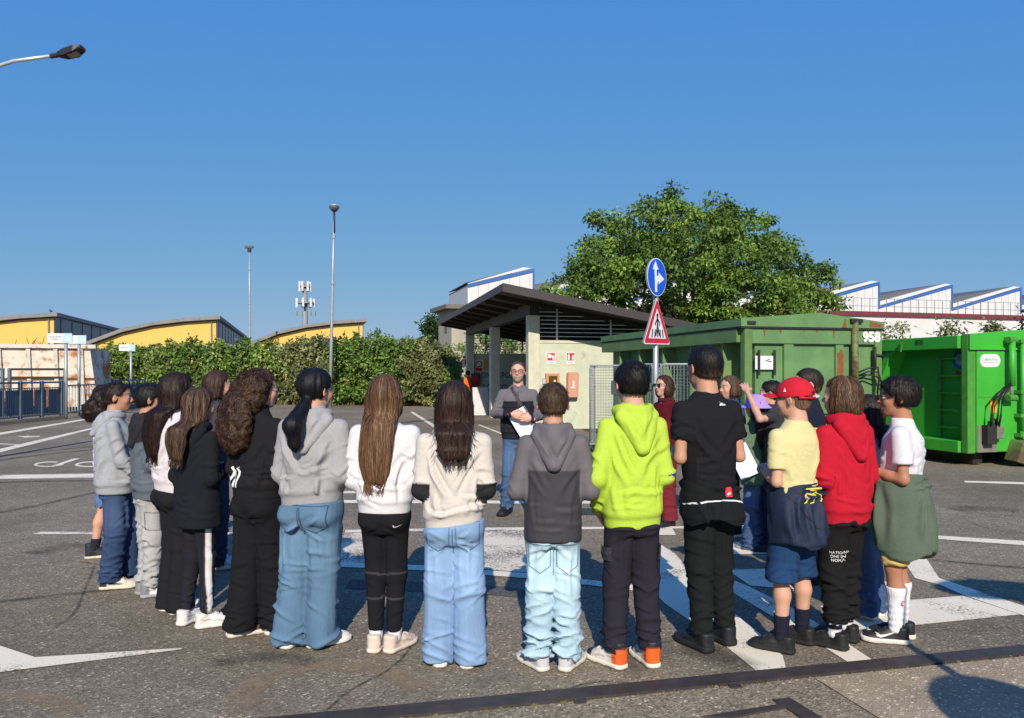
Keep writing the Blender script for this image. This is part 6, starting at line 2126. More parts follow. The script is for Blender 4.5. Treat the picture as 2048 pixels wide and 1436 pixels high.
# bay sign posts
SPB = mat('pale_blue_board', (.42, .60, .66), rough=.5)
def bay_sign(u, D, v0, v1, ul, ur, usplit, txt, num, label):
    p = Vector(((u - 1024) / FPX * D, D, 0)); S = empty('bay_sign', p); tag(S, label, 'sign', 'numbered bay signs')
    z0, z1 = CAM_H - (v1 - HORIZ) / FPX * D, CAM_H - (v0 - HORIZ) / FPX * D
    X = lambda uu: (uu - u) / FPX * D
    mb = MB(); mb.tube([(0, 0, 0), (0, 0, z1 - .02)], .055, 10); mb.build('post', GALV, S, True)
    mb = MB(); mb.box(X(ul), X(usplit), -.09, -.06, z0, z1); mb.build('board', WHITEP, S)
    mb = MB(); mb.box(X(usplit) + .003, X(ur), -.09, -.06, z0 - .01, z1 + .005); mb.build('number_board', SPB, S)
    if txt: flat_text(txt, (z1 - z0) * .26, PRINT_K, S, ((X(ul) + X(usplit)) / 2, -.093, (z0 + z1) / 2), (R(90), 0, 0), 'lettering')
    flat_text(num, (z1 - z0) * .72, WHITEP, S, ((X(usplit) + X(ur)) / 2 - .02, -.093, (z0 + z1) / 2 - .04), (R(90), 0, 0), 'number')
bay_sign(132, 26.6, 667, 686, 98, 147, 128, 'PLASTICHE\nDURE', '3', 'white and pale blue bay sign reading PLASTICHE DURE and 3')
bay_sign(158, 28.6, 671, 687.5, 140, 175, 158.5, None, '2', 'pale blue bay sign with the number 2')
bay_sign(262, 37.0, 689, 702, 240, 272, 261, 'VEGETALI', '1', 'small white and pale blue bay sign in front of the hedge')
# ------------------------------------------------------------------ the people
BLACK = (.013, .013, .016); NAVY = (.012, .018, .05); WHITE=(.6,.6,.62); GREY = (.40, .40, .41)
DK = (.012, .009, .008); BR = (.045, .024, .014)

def arm_t(V, I, s):
    e, w, _, _ = I['A'][s]
    best = np.full(len(V), 9.0); tt = np.zeros(len(V))
    for a, b, base in ((I['sh'][s], e, 0), (e, w, 1)):
        dd = b - a
        t = np.clip(((V - a) @ dd) / (dd @ dd), 0, 1)
        dist = np.linalg.norm(V - a - t[:, None] * dd, axis=1)
        m = dist < best
        best[m] = dist[m]; tt[m] = t[m] + base
    return tt, best

def sh_(key, up, sc, **kw):
    d = dict(key=key, up=up, sc=sc); d.update(kw); return d
SH_WHITE = sh_('white', (.66, .64, .60), (.68, .66, .61))
SH_BEIGE = sh_('beige', (.62, .52, .44), (.66, .56, .47))
SH_CREAM = sh_('cream', (.60, .55, .45), (.62, .56, .44), hi=.125, heel=(.02, .025, .05), collar=(.02, .025, .05), mid=(.02, .03, .06))
SH_GREYW = sh_('greyw', (.70, .70, .71), (.30, .30, .32), hi=.12, heel=(.22, .22, .24))
SH_TAUPE = sh_('taupe', (.13, .105, .085), (.60, .57, .50))
SH_RUN = sh_('run', (.42, .42, .46), (.60, .57, .50), toe=(.65, .64, .62), heel=(.5, .5, .52))
SH_ORANGE = sh_('orange', (.62, .58, .54), (.66, .62, .52), hi=.13, heel=(.72, .11, .015), collar=(.02, .02, .025), toe=(.03, .03, .035))
SH_BLACK = sh_('black', (.014, .015, .015), (.018, .019, .018))
SH_BLKBIG = sh_('blackbig', (.012, .013, .016), (.014, .015, .018), sole=.035)
SH_BLKW = sh_('blackw', (.016, .016, .018), (.62, .58, .53), sole=.032)
SH_CONV = sh_('canvas', (.02, .022, .03), (.60, .55, .42), hi=.13)
SH_BOOT = sh_('boot', (.012, .012, .014), (.012, .012, .013), hi=.13)
SH_GRY = sh_('greyshoe', (.10, .13, .18), (.3, .33, .38))

GRP = None
# 1 boy in white jersey and denim shorts, half hidden at the end of the arc
P1 = person('kid with dark curly hair in white top and denim shorts beside grey hoodie boy', (216, 1118), 1.47, 62,
    dict(name='sweatshirt', col=(.58,.58,.62), hem=.49, w=.145, cw=.14), dict(name='shorts', col=(.06, .12, .26), hemz=.43, r=(.078, .068, .066), denim=True, bare=True, stack=0),
    dict(kind='curly', col=(.014, .008, .006), col2=(.05, .022, .014), end=.80, w=.09, n=200, seed=5), SH_CONV, S_LIGHT, 'front', seed=2, socks=dict(col=(.02, .02, .03), top=.115),
    feet=[(-.08, -.10, 0), (.09, .06, 0)], res=.012)
decal(P1['parts']['top'], [[(-.03, -.05), (.03, -.05), (.03, .05), (-.03, .05)]], (-.02, -.2, 1.08), (1, 0, 0), (0, 0, 1), PRINT_B, 'blue_patch')

# 2 boy in light grey hoodie, seen in profile
P2 = person('boy in light grey hoodie and dark blue jeans with cream high-top sneakers', (232, 1172), 1.50, 66,
    dict(name='hoodie', col=(.31,.325,.35), hem=.455, w=.15, cw=.148, d=.135, cd=.125, heather=.06, hood=dict(size=1.0, drop=.12, wide=.075), fold=.009), 
    dict(name='jeans', col=(.022,.048,.115), r=(.09, .078, .072), hw=.125, hd=.115, denim=True, hemz=.06, stack=1.3),
    dict(kind='short', col=(.014, .009, .007), nape=-.20, tuft=.006, fade=.45, seed=11, front=.07, side=.02, L=.05, lift=.012), SH_CREAM, S_MED,
    [((.09, -.01, .625), (.06, .12, .60), (-.4, .8, -.3), (-.7, 0, -.5)), ((.092, .03, .62), (.085, .135, .50), (-.1, .6, -.85), (-1, .1, 0))], hturn=8, sw=.18, seed=3,
    feet=[(-.06, .10, 6), (.075, -.03, 4)])

# 3 boy in dark-yoked slate hoodie and grey joggers
def paint3(V, C, I):
    H = I['H']
    edge = .715 * H + .05 * np.abs(V[:, 0]) / .1 * .3
    return mixc(C, (.022, .022, .026), step(edge - .004, edge + .004, V[:, 2]))
P3 = person('boy in slate sweatshirt with black shoulders and light grey cargo joggers', (298, 1190), 1.49, 48,
    dict(name='sweatshirt', col=(.105, .125, .15), hem=.455, w=.155, cw=.15, paint=paint3, slv=(.055, .05, .04), hood=dict(col=(.022, .022, .026), size=1.05, drop=.16, wide=.10), fold=.005),
    dict(name='joggers', col=(.36,.36,.36), r=(.085, .072, .05), hw=.125, heather=.08, hemz=.075, stack=1.2, fold=.009),
    dict(kind='short', col=(.006, .006, .008), nape=-.24, tuft=.005, seed=12, vol=1.03), SH_GREYW, S_MED, 'front', hturn=18, sw=.18, seed=4)
cg = P3['parts']['legs']
decal(cg, strip([(-.05, .0), (.045, -.01), (.05, -.13), (-.045, -.12), (-.05, 0)], .006), (.13, -.02, .60), (.35, .9, 0), (0, 0, 1), mat('grey_seam', (.16, .16, .17)), 'pocket_seam')
decal(P3['parts']['top'], [[(x * .055, y * .055) for x, y in SWOOSH]], (.05, -.2, .75), (1, 0, 0), (0, 0, 1), PRINT_K, 'print')

# 4 girl with long dark hair, pinkish white sweatshirt and flared black trousers
P4 = person('girl with long dark brown hair in pale pink-white sweatshirt and flared black trousers', (352, 1222), 1.56, 38,
    dict(name='sweatshirt', col=(.60, .55, .585), hem=.505, w=.15, cw=.15, d=.12, cd=.12, slv=(.056, .05, .04), fold=.009, tilt=-.05),
    dict(name='trousers', col=BLACK, r=(.085, .068, .085), hw=.135, hd=.13, hemz=.02, stack=.3, fold=.004),
    dict(kind='long', col=(.018, .009, .007), col2=(.042, .02, .013), end=.655, w=.10, shift=-.035, n=300, L=.32, seed=21, vol=1.08), SH_WHITE, S_LIGHT, 'front', hturn=10, sw=.19, seed=5)

# 5 taller girl further back, only her head shows
P5 = person('girl with smooth dark brown hair standing behind the curly-haired girl, only her head showing', None, 1.585, 58,
    dict(name='sweatshirt', col=(.05, .05, .06), hem=.50), dict(name='trousers', col=(.03, .04, .07), r=(.08, .065, .06)),
    dict(kind='long', col=(.040, .019, .013), col2=(.07, .035, .025), end=.76, w=.085, n=160, L=.22, seed=22), SH_WHITE, S_LIGHT, 'front', pos=(-2.36, 6.15), seed=6, res=.013)

# 6 girl in long black hooded jacket and striped leggings
def paint6(V, C, I):
    for s in (-1, 1):
        a = I['hip'][s]; b = I['ank'][s]
        t = np.clip((a[2] - V[:, 2]) / (a[2] - b[2]), 0, 1)
        cx_ = a[0] + (b[0] - a[0]) * t
        m = (np.sign(V[:, 0]) == s) * step(.005, .015, s * (V[:, 0] - cx_)) * step(.021, .013, np.abs(V[:, 1] + .008)) * (t > .1)
        C = mixc(C, (.62, .62, .62), m)
    return C
P6 = person('girl with light-streaked brown hair in long black hoodie and leggings with white side stripes', (396, 1250), 1.475, 28,
    dict(name='hoodie', col=(.011, .013, .017), hem=.415, w=.155, cw=.15, d=.12, band=False, hood=dict(size=1.1, drop=.15, wide=.09), fold=.006, slv=(.056, .052, .042)),
    dict(name='leggings', col=(.016, .016, .022), r=(.075, .05, .036), hw=.11, hemz=.085, paint=paint6, stack=.5, fold=.004),
    dict(kind='long', col=(.045, .026, .016), col2=(.17, .10, .06), end=.70, w=.085, n=260, L=.26, seed=23, mixb=.25), SH_WHITE, S_LIGHT, 'front', hturn=12, sw=.175, seed=7,
    feet=[(-.085, -.01, -10), (.085, .0, 32)])

# 7 girl with big curly hair, black jacket with three stripes
P7 = person('girl with long brown curly hair and glasses in black jacket with three white stripes', (518, 1268), 1.585, 26,
    dict(name='jacket', col=(.013, .013, .015), hem=.515, w=.16, cw=.155, d=.125, slv=(.056, .05, .04), fold=.007),
    dict(name='trousers', col=(.010, .010, .012), r=(.10, .085, .092), hw=.15, hd=.13, hemz=.045, stack=1.0, fold=.006, drape=.006),
    dict(kind='curly', col=(.028, .013, .007), col2=(.10, .05, .023), end=.70, w=.125, n=1300, seed=24, shift=-.055, front=.06, vol=1.0), SH_TAUPE, S_LIGHT, 'front', hturn=32, sw=.185, seed=8,
    feet=[(-.08, -.07, 28), (.09, .06, 35)])
glasses(P7, GLOSS)
stp = []
for i in range(3):
    x0 = -.032 + i * .030
    stp += strip([(x0 - .006, -.055), (x0 - .006, -.02), (x0 + .006, .01), (x0 + .006, .035), (x0 - .012, .055)], .014)
decal(P7['parts']['top'], stp, (-.07, -.3, .945), (1, 0, 0), (.15, 0, 1), PRINT_W, 'stripe_print')

# 8 girl with black ponytail, grey hoodie and wide blue jeans
P8 = person('girl with black ponytail in grey hoodie and wide mid-blue jeans', (624, 1294), 1.585, 14,
    dict(name='hoodie', col=(.31,.31,.32), hem=.515, w=.175, cw=.172, d=.135, cd=.125, heather=.05, hood=dict(size=1.08, drop=.15, wide=.095), slv=(.06, .056, .042), fold=.011, tilt=.10),
    dict(name='jeans', col=(.085, .165, .26), r=(.108, .092, .094), hw=.178, hd=.142, denim=True, hemz=.03, stack=.5, fold=.010, drape=.008),
    dict(kind='pony', col=(.005, .005, .007), end=.72, seed=25, shift=.012, vol=1.04, n=260), SH_WHITE, S_LIGHT, 'front', hturn=22, sw=.205, seed=9, lean=(.02, 0),
    feet=[(-.125, -.01, 6), (.03, .03, 40)])

# 9 girl with long light brown hair, white sweatshirt, black leggings
def paint9(V, C, I):
    for z0, a in ((.44, .10), (.30, -.08)):
        ln = np.abs(V[:, 2] - z0 - a * (np.abs(V[:, 0]) - .06)) < .005
        C[ln] = (.05, .05, .055)
    return C
P9 = person('girl with very long light brown hair in white sweatshirt and black leggings', (770, 1300), 1.545, 4,
    dict(name='sweatshirt', col=(.60, .595, .62), hem=.50, w=.148, cw=.152, d=.12, slv=(.062, .058, .045), fold=.010),
    dict(name='leggings', col=(.011, .011, .013), r=(.078, .056, .040), hw=.142, hd=.125, hemz=.115, stack=.35, fold=.003, paint=paint9),
    dict(kind='long', col=(.085, .042, .021), col2=(.22, .125, .065), end=.615, w=.094, n=420, L=.36, seed=26, shift=-.028, mixb=.3, vol=1.08), SH_BEIGE, S_LIGHT, 'front', hturn=8, sw=.19, seed=10,
    feet=[(-.05, 0, 4), (.055, .0, 24)], socks=dict(col=(.72, .72, .74), top=.10))
decal(P9['parts']['legs'], [[(x * .05, y * .05) for x, y in SWOOSH]], (.098, -.3, .72), (1, 0, 0), (-.1, 0, 1), PRINT_W, 'print')

# 10 girl in cream hoodie with dark sleeve bands
def paint10(V, C, I):
    for s in (-1, 1):
        t, d = arm_t(V, I, s)
        inn = d < .075
        C[inn & (t > .86) & (t < 1.14)] = (.02, .02, .022)
        C[inn & (t > 1.22) & (t < 1.42)] = (.02, .02, .022)
    return C
P10 = person('girl with wavy dark hair in cream hoodie with black sleeve bands and pale jeans', (908, 1330), 1.51, 0,
    dict(name='hoodie', col=(.54, .50, .455), hem=.495, w=.155, cw=.155, d=.12, slv=(.058, .055, .042), fold=.010, tilt=.17, paint=paint10, hood=dict(size=1.0, drop=.13, wide=.085, twist=10)),
    dict(name='jeans', col=(.20,.32,.50), r=(.092, .082, .086), hw=.158, hd=.125, denim=True, hemz=.022, stack=.5, fold=.006, drape=.005, out=.015),
    dict(kind='long', col=(.020, .011, .008), col2=(.06, .03, .018), end=.735, w=.10, n=340, L=.26, seed=27, shift=.012, vol=1.12), SH_WHITE, S_LIGHT, 'front', hturn=-6, sw=.192, seed=11,
    feet=[(-.075, .02, -4), (.075, .0, 4)])

# 12 boy in two-tone grey jacket
def paint12(V, C, I):
    H = I['H']
    t1, d1 = arm_t(V, I, -1); t2, d2 = arm_t(V, I, 1)
    arm = ((d1 < .078) & (t1 > .12)) | ((d2 < .078) & (t2 > .12))
    e = .70 * H - .006 * (1 - (V[:, 0] / .13) ** 2)
    m = step(e + .004, e - .004, V[:, 2]) * (np.abs(V[:, 0]) < .148)
    m = np.where(arm & (np.abs(V[:, 0]) > .135), 0, m)
    C = mixc(C, (.040, .038, .044), m)
    return mixc(C, (.006, .006, .008), step(.447 * H + .012, .447 * H + .006, V[:, 2]))
P12 = person('boy with short brown hair in two-tone grey hooded jacket and very pale blue jeans', (1106, 1336), 1.51, 0,
    dict(name='jacket', col=(.115, .105, .115), hem=.447, w=.152, cw=.150, d=.115, cd=.11, band=False, fold=.004, slv=(.054, .052, .042), paint=paint12, hood=dict(size=1.12, drop=.15, wide=.082, col=(.115, .105, .115)), mat=SHELL),
    dict(name='jeans', col=(.36, .50, .60), r=(.084, .072, .068), hw=.143, hd=.12, denim=True, hemz=.06, stack=1.6, fold=.011),
    dict(kind='short', col=(.05, .030, .017), col2=(.075, .046, .026), nape=-.20, tuft=.007, fade=.35, seed=31, side=.03, L=.05, lift=.014, n=380), SH_RUN, S_MED, [((.108, -.025, .622), (.06, .12, .64), (-.6, .7, .1), (-.3, 0, -.9))] * 2, sw=.182, seed=12,
    feet=[(-.078, 0, -30), (.08, .0, 26)])

# 13 boy in lime hoodie
P13 = person('boy with black hair in bright lime green hoodie and dark cargo trousers with orange sneakers', (1264, 1330), 1.625, -8,
    dict(name='hoodie', col=(.41,.56,.06), hem=.455, w=.152, cw=.15, d=.115, slv=(.05, .046, .036), fold=.0075, tilt=.03, hood=dict(size=1.12, drop=.15, wide=.082, twist=-14)),
    dict(name='cargo_trousers', col=(.020, .019, .028), r=(.080, .064, .055), hw=.148, hd=.12, hemz=.085, stack=.8, fold=.006),
    dict(kind='short', col=(.006, .005, .005), nape=-.22, tuft=.006, seed=32, vol=1.04, L=.05, n=340), SH_ORANGE, S_LIGHT,
    [((.112, -.035, .615), (.10, .06, .50), (-.4, .5, -.7), (-1, 0, 0)), ((.095, -.02, .62), (.09, .10, .60), (-.6, .6, 0), (-.5, -.4, -.5))], hturn=-8, sw=.185, seed=13,
    feet=[(-.10, .0, -30), (.095, .0, -6)])
for s in (-1, 1):
    decal(P13['parts']['legs'], [[(-.055, -.035), (.055, -.035), (.055, .035), (-.055, .035)]], (s * .15, 0, .605), (0, s * 1, 0), (0, 0, 1), mat('cargo_flap', (.024, .023, .033), rough=.9, bump=.2), 'pocket_flap', off=.012)
decal(P13['parts']['top'], strip([(-.03, .0), (.03, 0)], .018), (.2, -.05, 1.02), (.3, 1, 0), (0, 0, 1), PRINT_B, 'sleeve_band')

# 15 tall boy in black T-shirt with jacket tied on
P15 = person('tall boy in black T-shirt and joggers with black jacket tied round his waist', (1420, 1296), 1.72, -14,
    dict(name='tshirt', col=(.012, .012, .015), hem=.50, w=.145, cw=.16, d=.105, cd=.108, band=False, sleeve=.62, slv=(.052, .054, .04), bare=True, neck=.845, fold=.006),
    dict(name='joggers', col=(.010, .013, .013), r=(.086, .07, .05), hw=.145, hd=.125, hemz=.10, stack=.9, fold=.006),
    dict(kind='short', col=(.006, .005, .005), nape=-.24, tuft=.003, seed=33, vol=1.0, L=.025, lift=.004, fade=.25), SH_BLKBIG, S_MED,
    [((.088, -.02, .63), (.07, .12, .64), (-.6, .7, .1), (-.3, 0, -.9))] * 2, hturn=-12, sw=.205, seed=14,
    feet=[(-.06, -.01, -12), (.12, .06, -8)], lean=(-.03, 0))
wrap(P15, 'tied_jacket', (.010, .011, .012), .955, .70, (.158, .125), (.172, .165), (-.02, -.035), 0, 3, fold=.018)
wr15 = P15['parts']['wrap']
decal(wr15, strip([(-.19, -.035), (-.15, -.008), (-.09, .008), (0, .014), (.08, .008), (.13, -.004), (.18, -.03)], .007), (0, -.4, .845), (1, 0, 0), (0, 0, 1), PRINT_W, 'piping')
decal(wr15, [[(-.02, -.026), (.02, -.026), (.02, .026), (-.02, .026)]], (.045, -.4, .90), (1, 0, 0), (0, 0, 1), PRINT_R, 'red_tag')
decal(wr15, [[(-.008, -.018), (.012, -.006), (.004, .0), (-.012, -.01)]], (.045, -.4, .90), (1, 0, 0), (0, 0, 1), PRINT_W, 'tag_print', off=.006)
tri = []
for i, hgt in enumerate((.010, .017, .024)):
    x0 = -.024 + i * .015
    tri.append([(x0, -.009), (x0 + .012, -.009), (x0 + .018 - .012 * (i == 2), -.009 + hgt * .45), (x0 + .008, -.009 + hgt)])
decal(P15['parts']['top'], [[(-p[0], p[1]) for p in q] for q in tri], (.02, -.4, 1.385), (1, 0, 0), (0, 0, 1), PRINT_W, 'logo_print', off=.006)
# the lower jacket fold hanging behind the legs

# 19 boy in red cap and pale yellow T-shirt
P19 = person('boy in red cap and pale yellow T-shirt with navy jacket tied over blue shorts', (1590, 1296), 1.53, -24,
    dict(name='tshirt', col=(.57,.52,.26), hem=.50, w=.145, cw=.145, d=.11, band=False, sleeve=.72, slv=(.052, .056, .04), bare=True, neck=.845, fold=.005),
    dict(name='shorts', col=(.014, .045, .115), r=(.09, .082, .084), hw=.145, hd=.12, hemz=.395, stack=0, bare=True, fold=.006),
    dict(kind='short', col=(.10, .06, .032), nape=-.28, tuft=.002, seed=34, fade=.4, n=40, vol=.93, lift=.0), SH_BLACK, S_LIGHT, 'front', hturn=-26, sw=.185, seed=15,
    feet=[(-.115, -.015, -28), (.095, .045, -22)], socks=dict(col=(.014, .015, .03), top=.135))
def paint19(V, C, I):
    z0 = .80 - .35 * (V[:, 0] + .05)
    return mixc(C, np.array(C[0]) * 1.25, (np.sin((V[:, 2] - z0) * 60) > .97) * 1.0)
wrap(P19, 'tied_jacket', (.010, .018, .045), .945, .56, (.152, .125), (.175, .15), (-.015, -.03), .06, 5, m=SHELL, fold=.022)
w19 = P19['parts']['wrap']
frog = strip([(-.05, .03), (.0, .012), (.04, .022), (.055, .0)], .008) + strip([(-.03, .022), (-.05, -.01), (-.04, -.02)], .006) + strip([(.0, .012), (.005, -.025), (.03, -.03)], .006) + strip([(.04, .02), (.05, -.025), (.065, -.03)], .006) + strip([(-.05, .034), (.02, .04)], .007)
decal(w19, [[(-.9 * p[0], p[1]) for p in q] for q in frog], (.01, -.4, .87), (1, 0, 0), (0, 0, 1), PRINT_Y, 'emblem_print')
decal(w19, sum([strip([(x, 0), (x + .009, 0)], .008) for x in np.arange(-.05, .05, .013)], []), (.015, -.4, .918), (1, 0, 0), (0, 0, 1), PRINT_Y, 'lettering_print')
decal(w19, strip([(-.004, -.022), (-.004, .008), (.008, .018), (.016, .006), (.002, -.002)], .008), (.135, -.4, .845), (1, 0, 0), (0, 0, 1), PRINT_W, 'letter_print')
# zip pull and jacket fold lines
decal(w19, strip([(-.13, .08), (-.05, -.03), (.0, -.09), (.03, -.10), (.10, -.075)], .006), (.0, -.4, .80), (1, 0, 0), (0, 0, 1), mat('navy_dark_seam', (.004, .007, .02)), 'pocket_edge')
decal(w19, strip([(-.16, .0), (.15, .0)], .005), (.0, -.4, .615), (1, 0, 0), (0, 0, 1), MATS['navy_dark_seam'], 'hem_seam')
# cap
RED = mat('red_cap_cotton', (.48, .006, .02), rough=.85, var=.06, scale=40, bump=.15, bscale=400)
def cap_obj(I, m, name='cap'):
    def fn(p):
        d = ell(p, (0, -.07, .10), (.405, .50, .47))
        d = np.maximum(d, (.06 - .10 * p[:, 1]) - p[:, 2] - .02)
        d = np.maximum(d, -ell(p, (0, -.56, .06), (.17, .16, .14)))
        b = ell(np.stack([p[:, 0], p[:, 1], p[:, 2] + .9 * p[:, 0] ** 2], 1), (0, .46, .10), (.31, .33, .03))
        b = np.maximum(b, .25 - p[:, 1])
        d = smin(d, b, .02)
        # strap
        rr = np.sqrt((p[:, 0] / .40) ** 2 + ((p[:, 1] + .07) / .50) ** 2)
        st = np.maximum(np.abs(rr - 1) * .4 - .014, np.abs(p[:, 2] - .045 - 0 * p[:, 1]) - .032)
        st = np.maximum(st, p[:, 1] + .3)
        return np.minimum(d, st)
    V, Q = sdf_mesh(fn, (-.45, -.62, -.15), (.45, .85, .62), .021, 1)
    V = I['hc'] + (V * I['hh']) @ I['R'].T
    o = link(name, mesh_np(name, V, Q), m, I['body'])
    mb = MB()
    mb.tube([(0, -.07, .565), (0, -.07, .59)], .025, 8)
    head_build(I, mb, 'button', m, o)
    return o
c19 = cap_obj(P19, RED)
mb = MB(); mb.prism([(.02, .19), (.09, .19), (.055, .29)], 'x', -.408, -.412)
head_build(P19, mb, 'cap_logo', PRINT_W, c19)

# 21 boy in red hoodie
def paint21(V, C, I):
    z = V[:, 2] / I['H']
    return mixc(C, np.array(C[0]) * np.array([1.05, 2.0, 1.6]), step(.485, .475, z - 0 * z))
P21 = person('shaggy brown-haired boy in red hoodie and black sweatpants', (1686, 1290), 1.545, -24,
    dict(name='hoodie', col=(.43, .012, .028), hem=.455, w=.16, cw=.155, d=.12, slv=(.058, .05, .038), fold=.0075, hood=dict(size=1.18, drop=.155, wide=.09, twist=-6), tilt=-.03),
    dict(name='sweatpants', col=(.011, .011, .012), r=(.088, .072, .058), hw=.15, hd=.125, hemz=.15, stack=1.1, fold=.009),
    dict(kind='bob', col=(.055, .029, .015), col2=(.20, .105, .045), seed=35, botz=-.50, n=520, mixb=.05, front=.05), SH_BLACK, S_LIGHT, 'front', hturn=-28, sw=.195, seed=16,
    feet=[(-.085, -.02, -18), (.075, .05, -16)], socks=dict(col=(.66, .66, .68), top=.108, stripe=(.03, .046)))
tm = text_mesh('NATION\nONE IN\nNOMA', .022, 0)
polys = [[(tm.vertices[i].co.x, tm.vertices[i].co.y) for i in p.vertices] for p in tm.polygons]
decal(P21['parts']['legs'], polys, (-.165, -.1, .53), (.55, -.85, 0), (0, 0, 1), PRINT_W, 'leg_lettering', off=.007)

# 23 boy in white T-shirt with green sweater tied on
P23 = person('black-haired boy in white T-shirt with sage green sweater tied round his waist', (1800, 1282), 1.535, -58,
    dict(name='tshirt', col=(.60, .60, .635), hem=.585, w=.125, cw=.135, d=.115, cd=.115, band=False, sleeve=.66, slv=(.058, .06, .04), bare=True, neck=.845, fold=.005),
    dict(name='shorts', col=(.55, .40, .14), r=(.085, .075, .075), hw=.125, hd=.12, hemz=.46, stack=0, bare=True),
    dict(kind='mop', col=(.008, .006, .005), col2=(.022, .013, .009), nape=-.22, tuft=.009, seed=36, vol=1.13, L=.06, lift=.012, n=420, front=.11), SH_BLKW, S_TAN, 'front', hturn=-12, sw=.178, seed=17,
    feet=[(-.055, .02, -14), (.065, .0, -10)], socks=dict(col=(.72, .72, .74), top=.215))
wrap(P23, 'tied_sweater', (.092, .125, .090), .98, .475, (.148, .142), (.168, .168), (-.012, -.025), -.10, 9, fold=.024)
glasses(P23, PRINT_K, dark=True)
decal(P23['parts']['socks'][0], strip([(.012, .012), (-.006, .014), (-.014, .004), (-.010, -.008), (.006, -.010), (.012, -.004)], .008), (-.09, -.03, .24), (.2, -1, 0), (0, 0, 1), PRINT_R, 'sock_logo')
# white swoosh-shaped side mark on the sneakers
for so in P23['parts']['shoes']:
    pass
sm23 = P23['parts']['shoes'][0]
decal(sm23, [[(-x * .13, y * .13) for x, y in SWOOSH]], (-.02, .045, .058), (0, -1, 0), (0, .05, 1), PRINT_W, 'side_mark', off=.002)
decal(sm23, [[(-x * .13, y * .13) for x, y in SWOOSH][::-1]], (.02, .045, .058), (0, 1, 0), (0, .05, 1), PRINT_W, 'side_mark', off=.002)

# 20 boy in navy sweater, profile
P20 = person('boy with cropped dark hair in navy sweater and pale collar, behind the red hoodie boy', None, 1.60, -62,
    dict(name='sweater', col=(.012, .016, .03), hem=.47, w=.15, cw=.15), dict(name='trousers', col=(.02, .03, .07), r=(.08, .064, .058)),
    dict(kind='short', col=(.022, .015, .011), nape=-.30, tuft=.003, seed=37, fade=.6, L=.03, lift=.003), SH_BLACK, S_LIGHT, 'front', hturn=-22, pos=(2.22, 5.75), seed=18, res=.013)
mb = MB()
ring = [(.062 * math.cos(t), .058 * math.sin(t) - .005, 1.60 * .858 - .01 * math.sin(t)) for t in np.linspace(0, 2 * math.pi, 20)]
mb.tube(ring, .012, 6, cap=False); mb.build('collar', mat('pale_blue_cotton', (.45, .55, .70), rough=.9), P20['body'], True)

# 16 kid facing left behind the tall boy
P16 = person('kid with chin-length brown hair holding a sheet of paper, behind the tall boy', (1462, 1072), 1.54, -104,
    dict(name='jacket', col=(.035, .05, .12), hem=.48, w=.15), dict(name='trousers', col=(.012, .012, .016), r=(.08, .062, .056)),
    dict(kind='bob', col=(.06, .033, .018), col2=(.14, .08, .045), seed=38, botz=-.36, n=240, front=.04), SH_BLKW, S_LIGHT, 'front', hturn=-4, seed=19, res=.013)

# 17 girl in lilac bucket hat
P17 = person('girl in lilac bucket hat and sage green top, half hidden behind the red-capped boy', (1512, 1100), 1.37, -22,
    dict(name='sweatshirt', col=(.10, .16, .10), hem=.42, w=.15, cw=.145, hood=None), dict(name='jeans', col=(.05, .09, .19), r=(.085, .075, .078), denim=True, hemz=.03),
    dict(kind='long', col=(.028, .014, .009), end=.68, w=.08, n=120, seed=39, vol=.9), SH_GRY, S_LIGHT, 'front', hturn=-20, seed=20, res=.013)
LILAC = mat('lilac_cotton', (.36, .24, .70), rough=.9, var=.25, scale=70, bump=.15, bscale=300)
def hatfn(p):
    q = np.stack([p[:, 0], p[:, 1] + .07, p[:, 2]], 1)
    rr = np.sqrt((q[:, 0] / .86) ** 2 + (q[:, 1]) ** 2)
    z = q[:, 2]
    r = np.interp(z, [-.06, .14, .50, .56], [.80, .51, .43, .30])
    d = (rr - r) * .75
    d = np.maximum(d, np.maximum(-.05 - z, z - .55))
    return np.minimum(d, np.maximum(rr - .42, np.abs(z - .54) - .018))
V, Q = sdf_mesh(hatfn, (-.85, -1.0, -.15), (.85, .9, .62), .028, 1)
V = P17['hc'] + (V * P17['hh']) @ P17['R'].T
link('bucket_hat', mesh_np('bucket_hat', V, Q), LILAC, P17['body'])

# 18 kid shading the eyes with a raised hand
P18 = person('kid with dark hair raising one hand to the brow, mostly hidden behind the red cap', None, 1.50, -70,
    dict(name='tshirt', col=(.035, .035, .04), hem=.48, sleeve=.6, band=False, bare=True), dict(name='trousers', col=(.02, .025, .05), r=(.08, .064, .058)),
    dict(kind='short', col=(.01, .007, .006), seed=40, tuft=.006), SH_BLACK, S_LIGHT, [((.19, .06, .78), (.06, .135, .93), (-.7, .3, .55), (0, -.2, -1)), 'front'], hturn=0, pos=(2.28, 6.75), seed=21, res=.013, hand_curl=.25)

# 22 kid between red hoodie and white T-shirt
P22 = person('kid with dark brown hair and blue jeans, between the red hoodie and white T-shirt boys', None, 1.425, -40,
    dict(name='sweatshirt', col=(.33, .36, .42), hem=.47, w=.145), dict(name='jeans', col=(.04, .085, .19), r=(.085, .078, .082), denim=True, hemz=.03),
    dict(kind='long', col=(.014, .009, .008), col2=(.07, .035, .02), end=.76, w=.08, n=180, L=.2, seed=41), SH_WHITE, S_LIGHT, 'front', hturn=-10, pos=(2.28, 4.92), seed=22, res=.013)

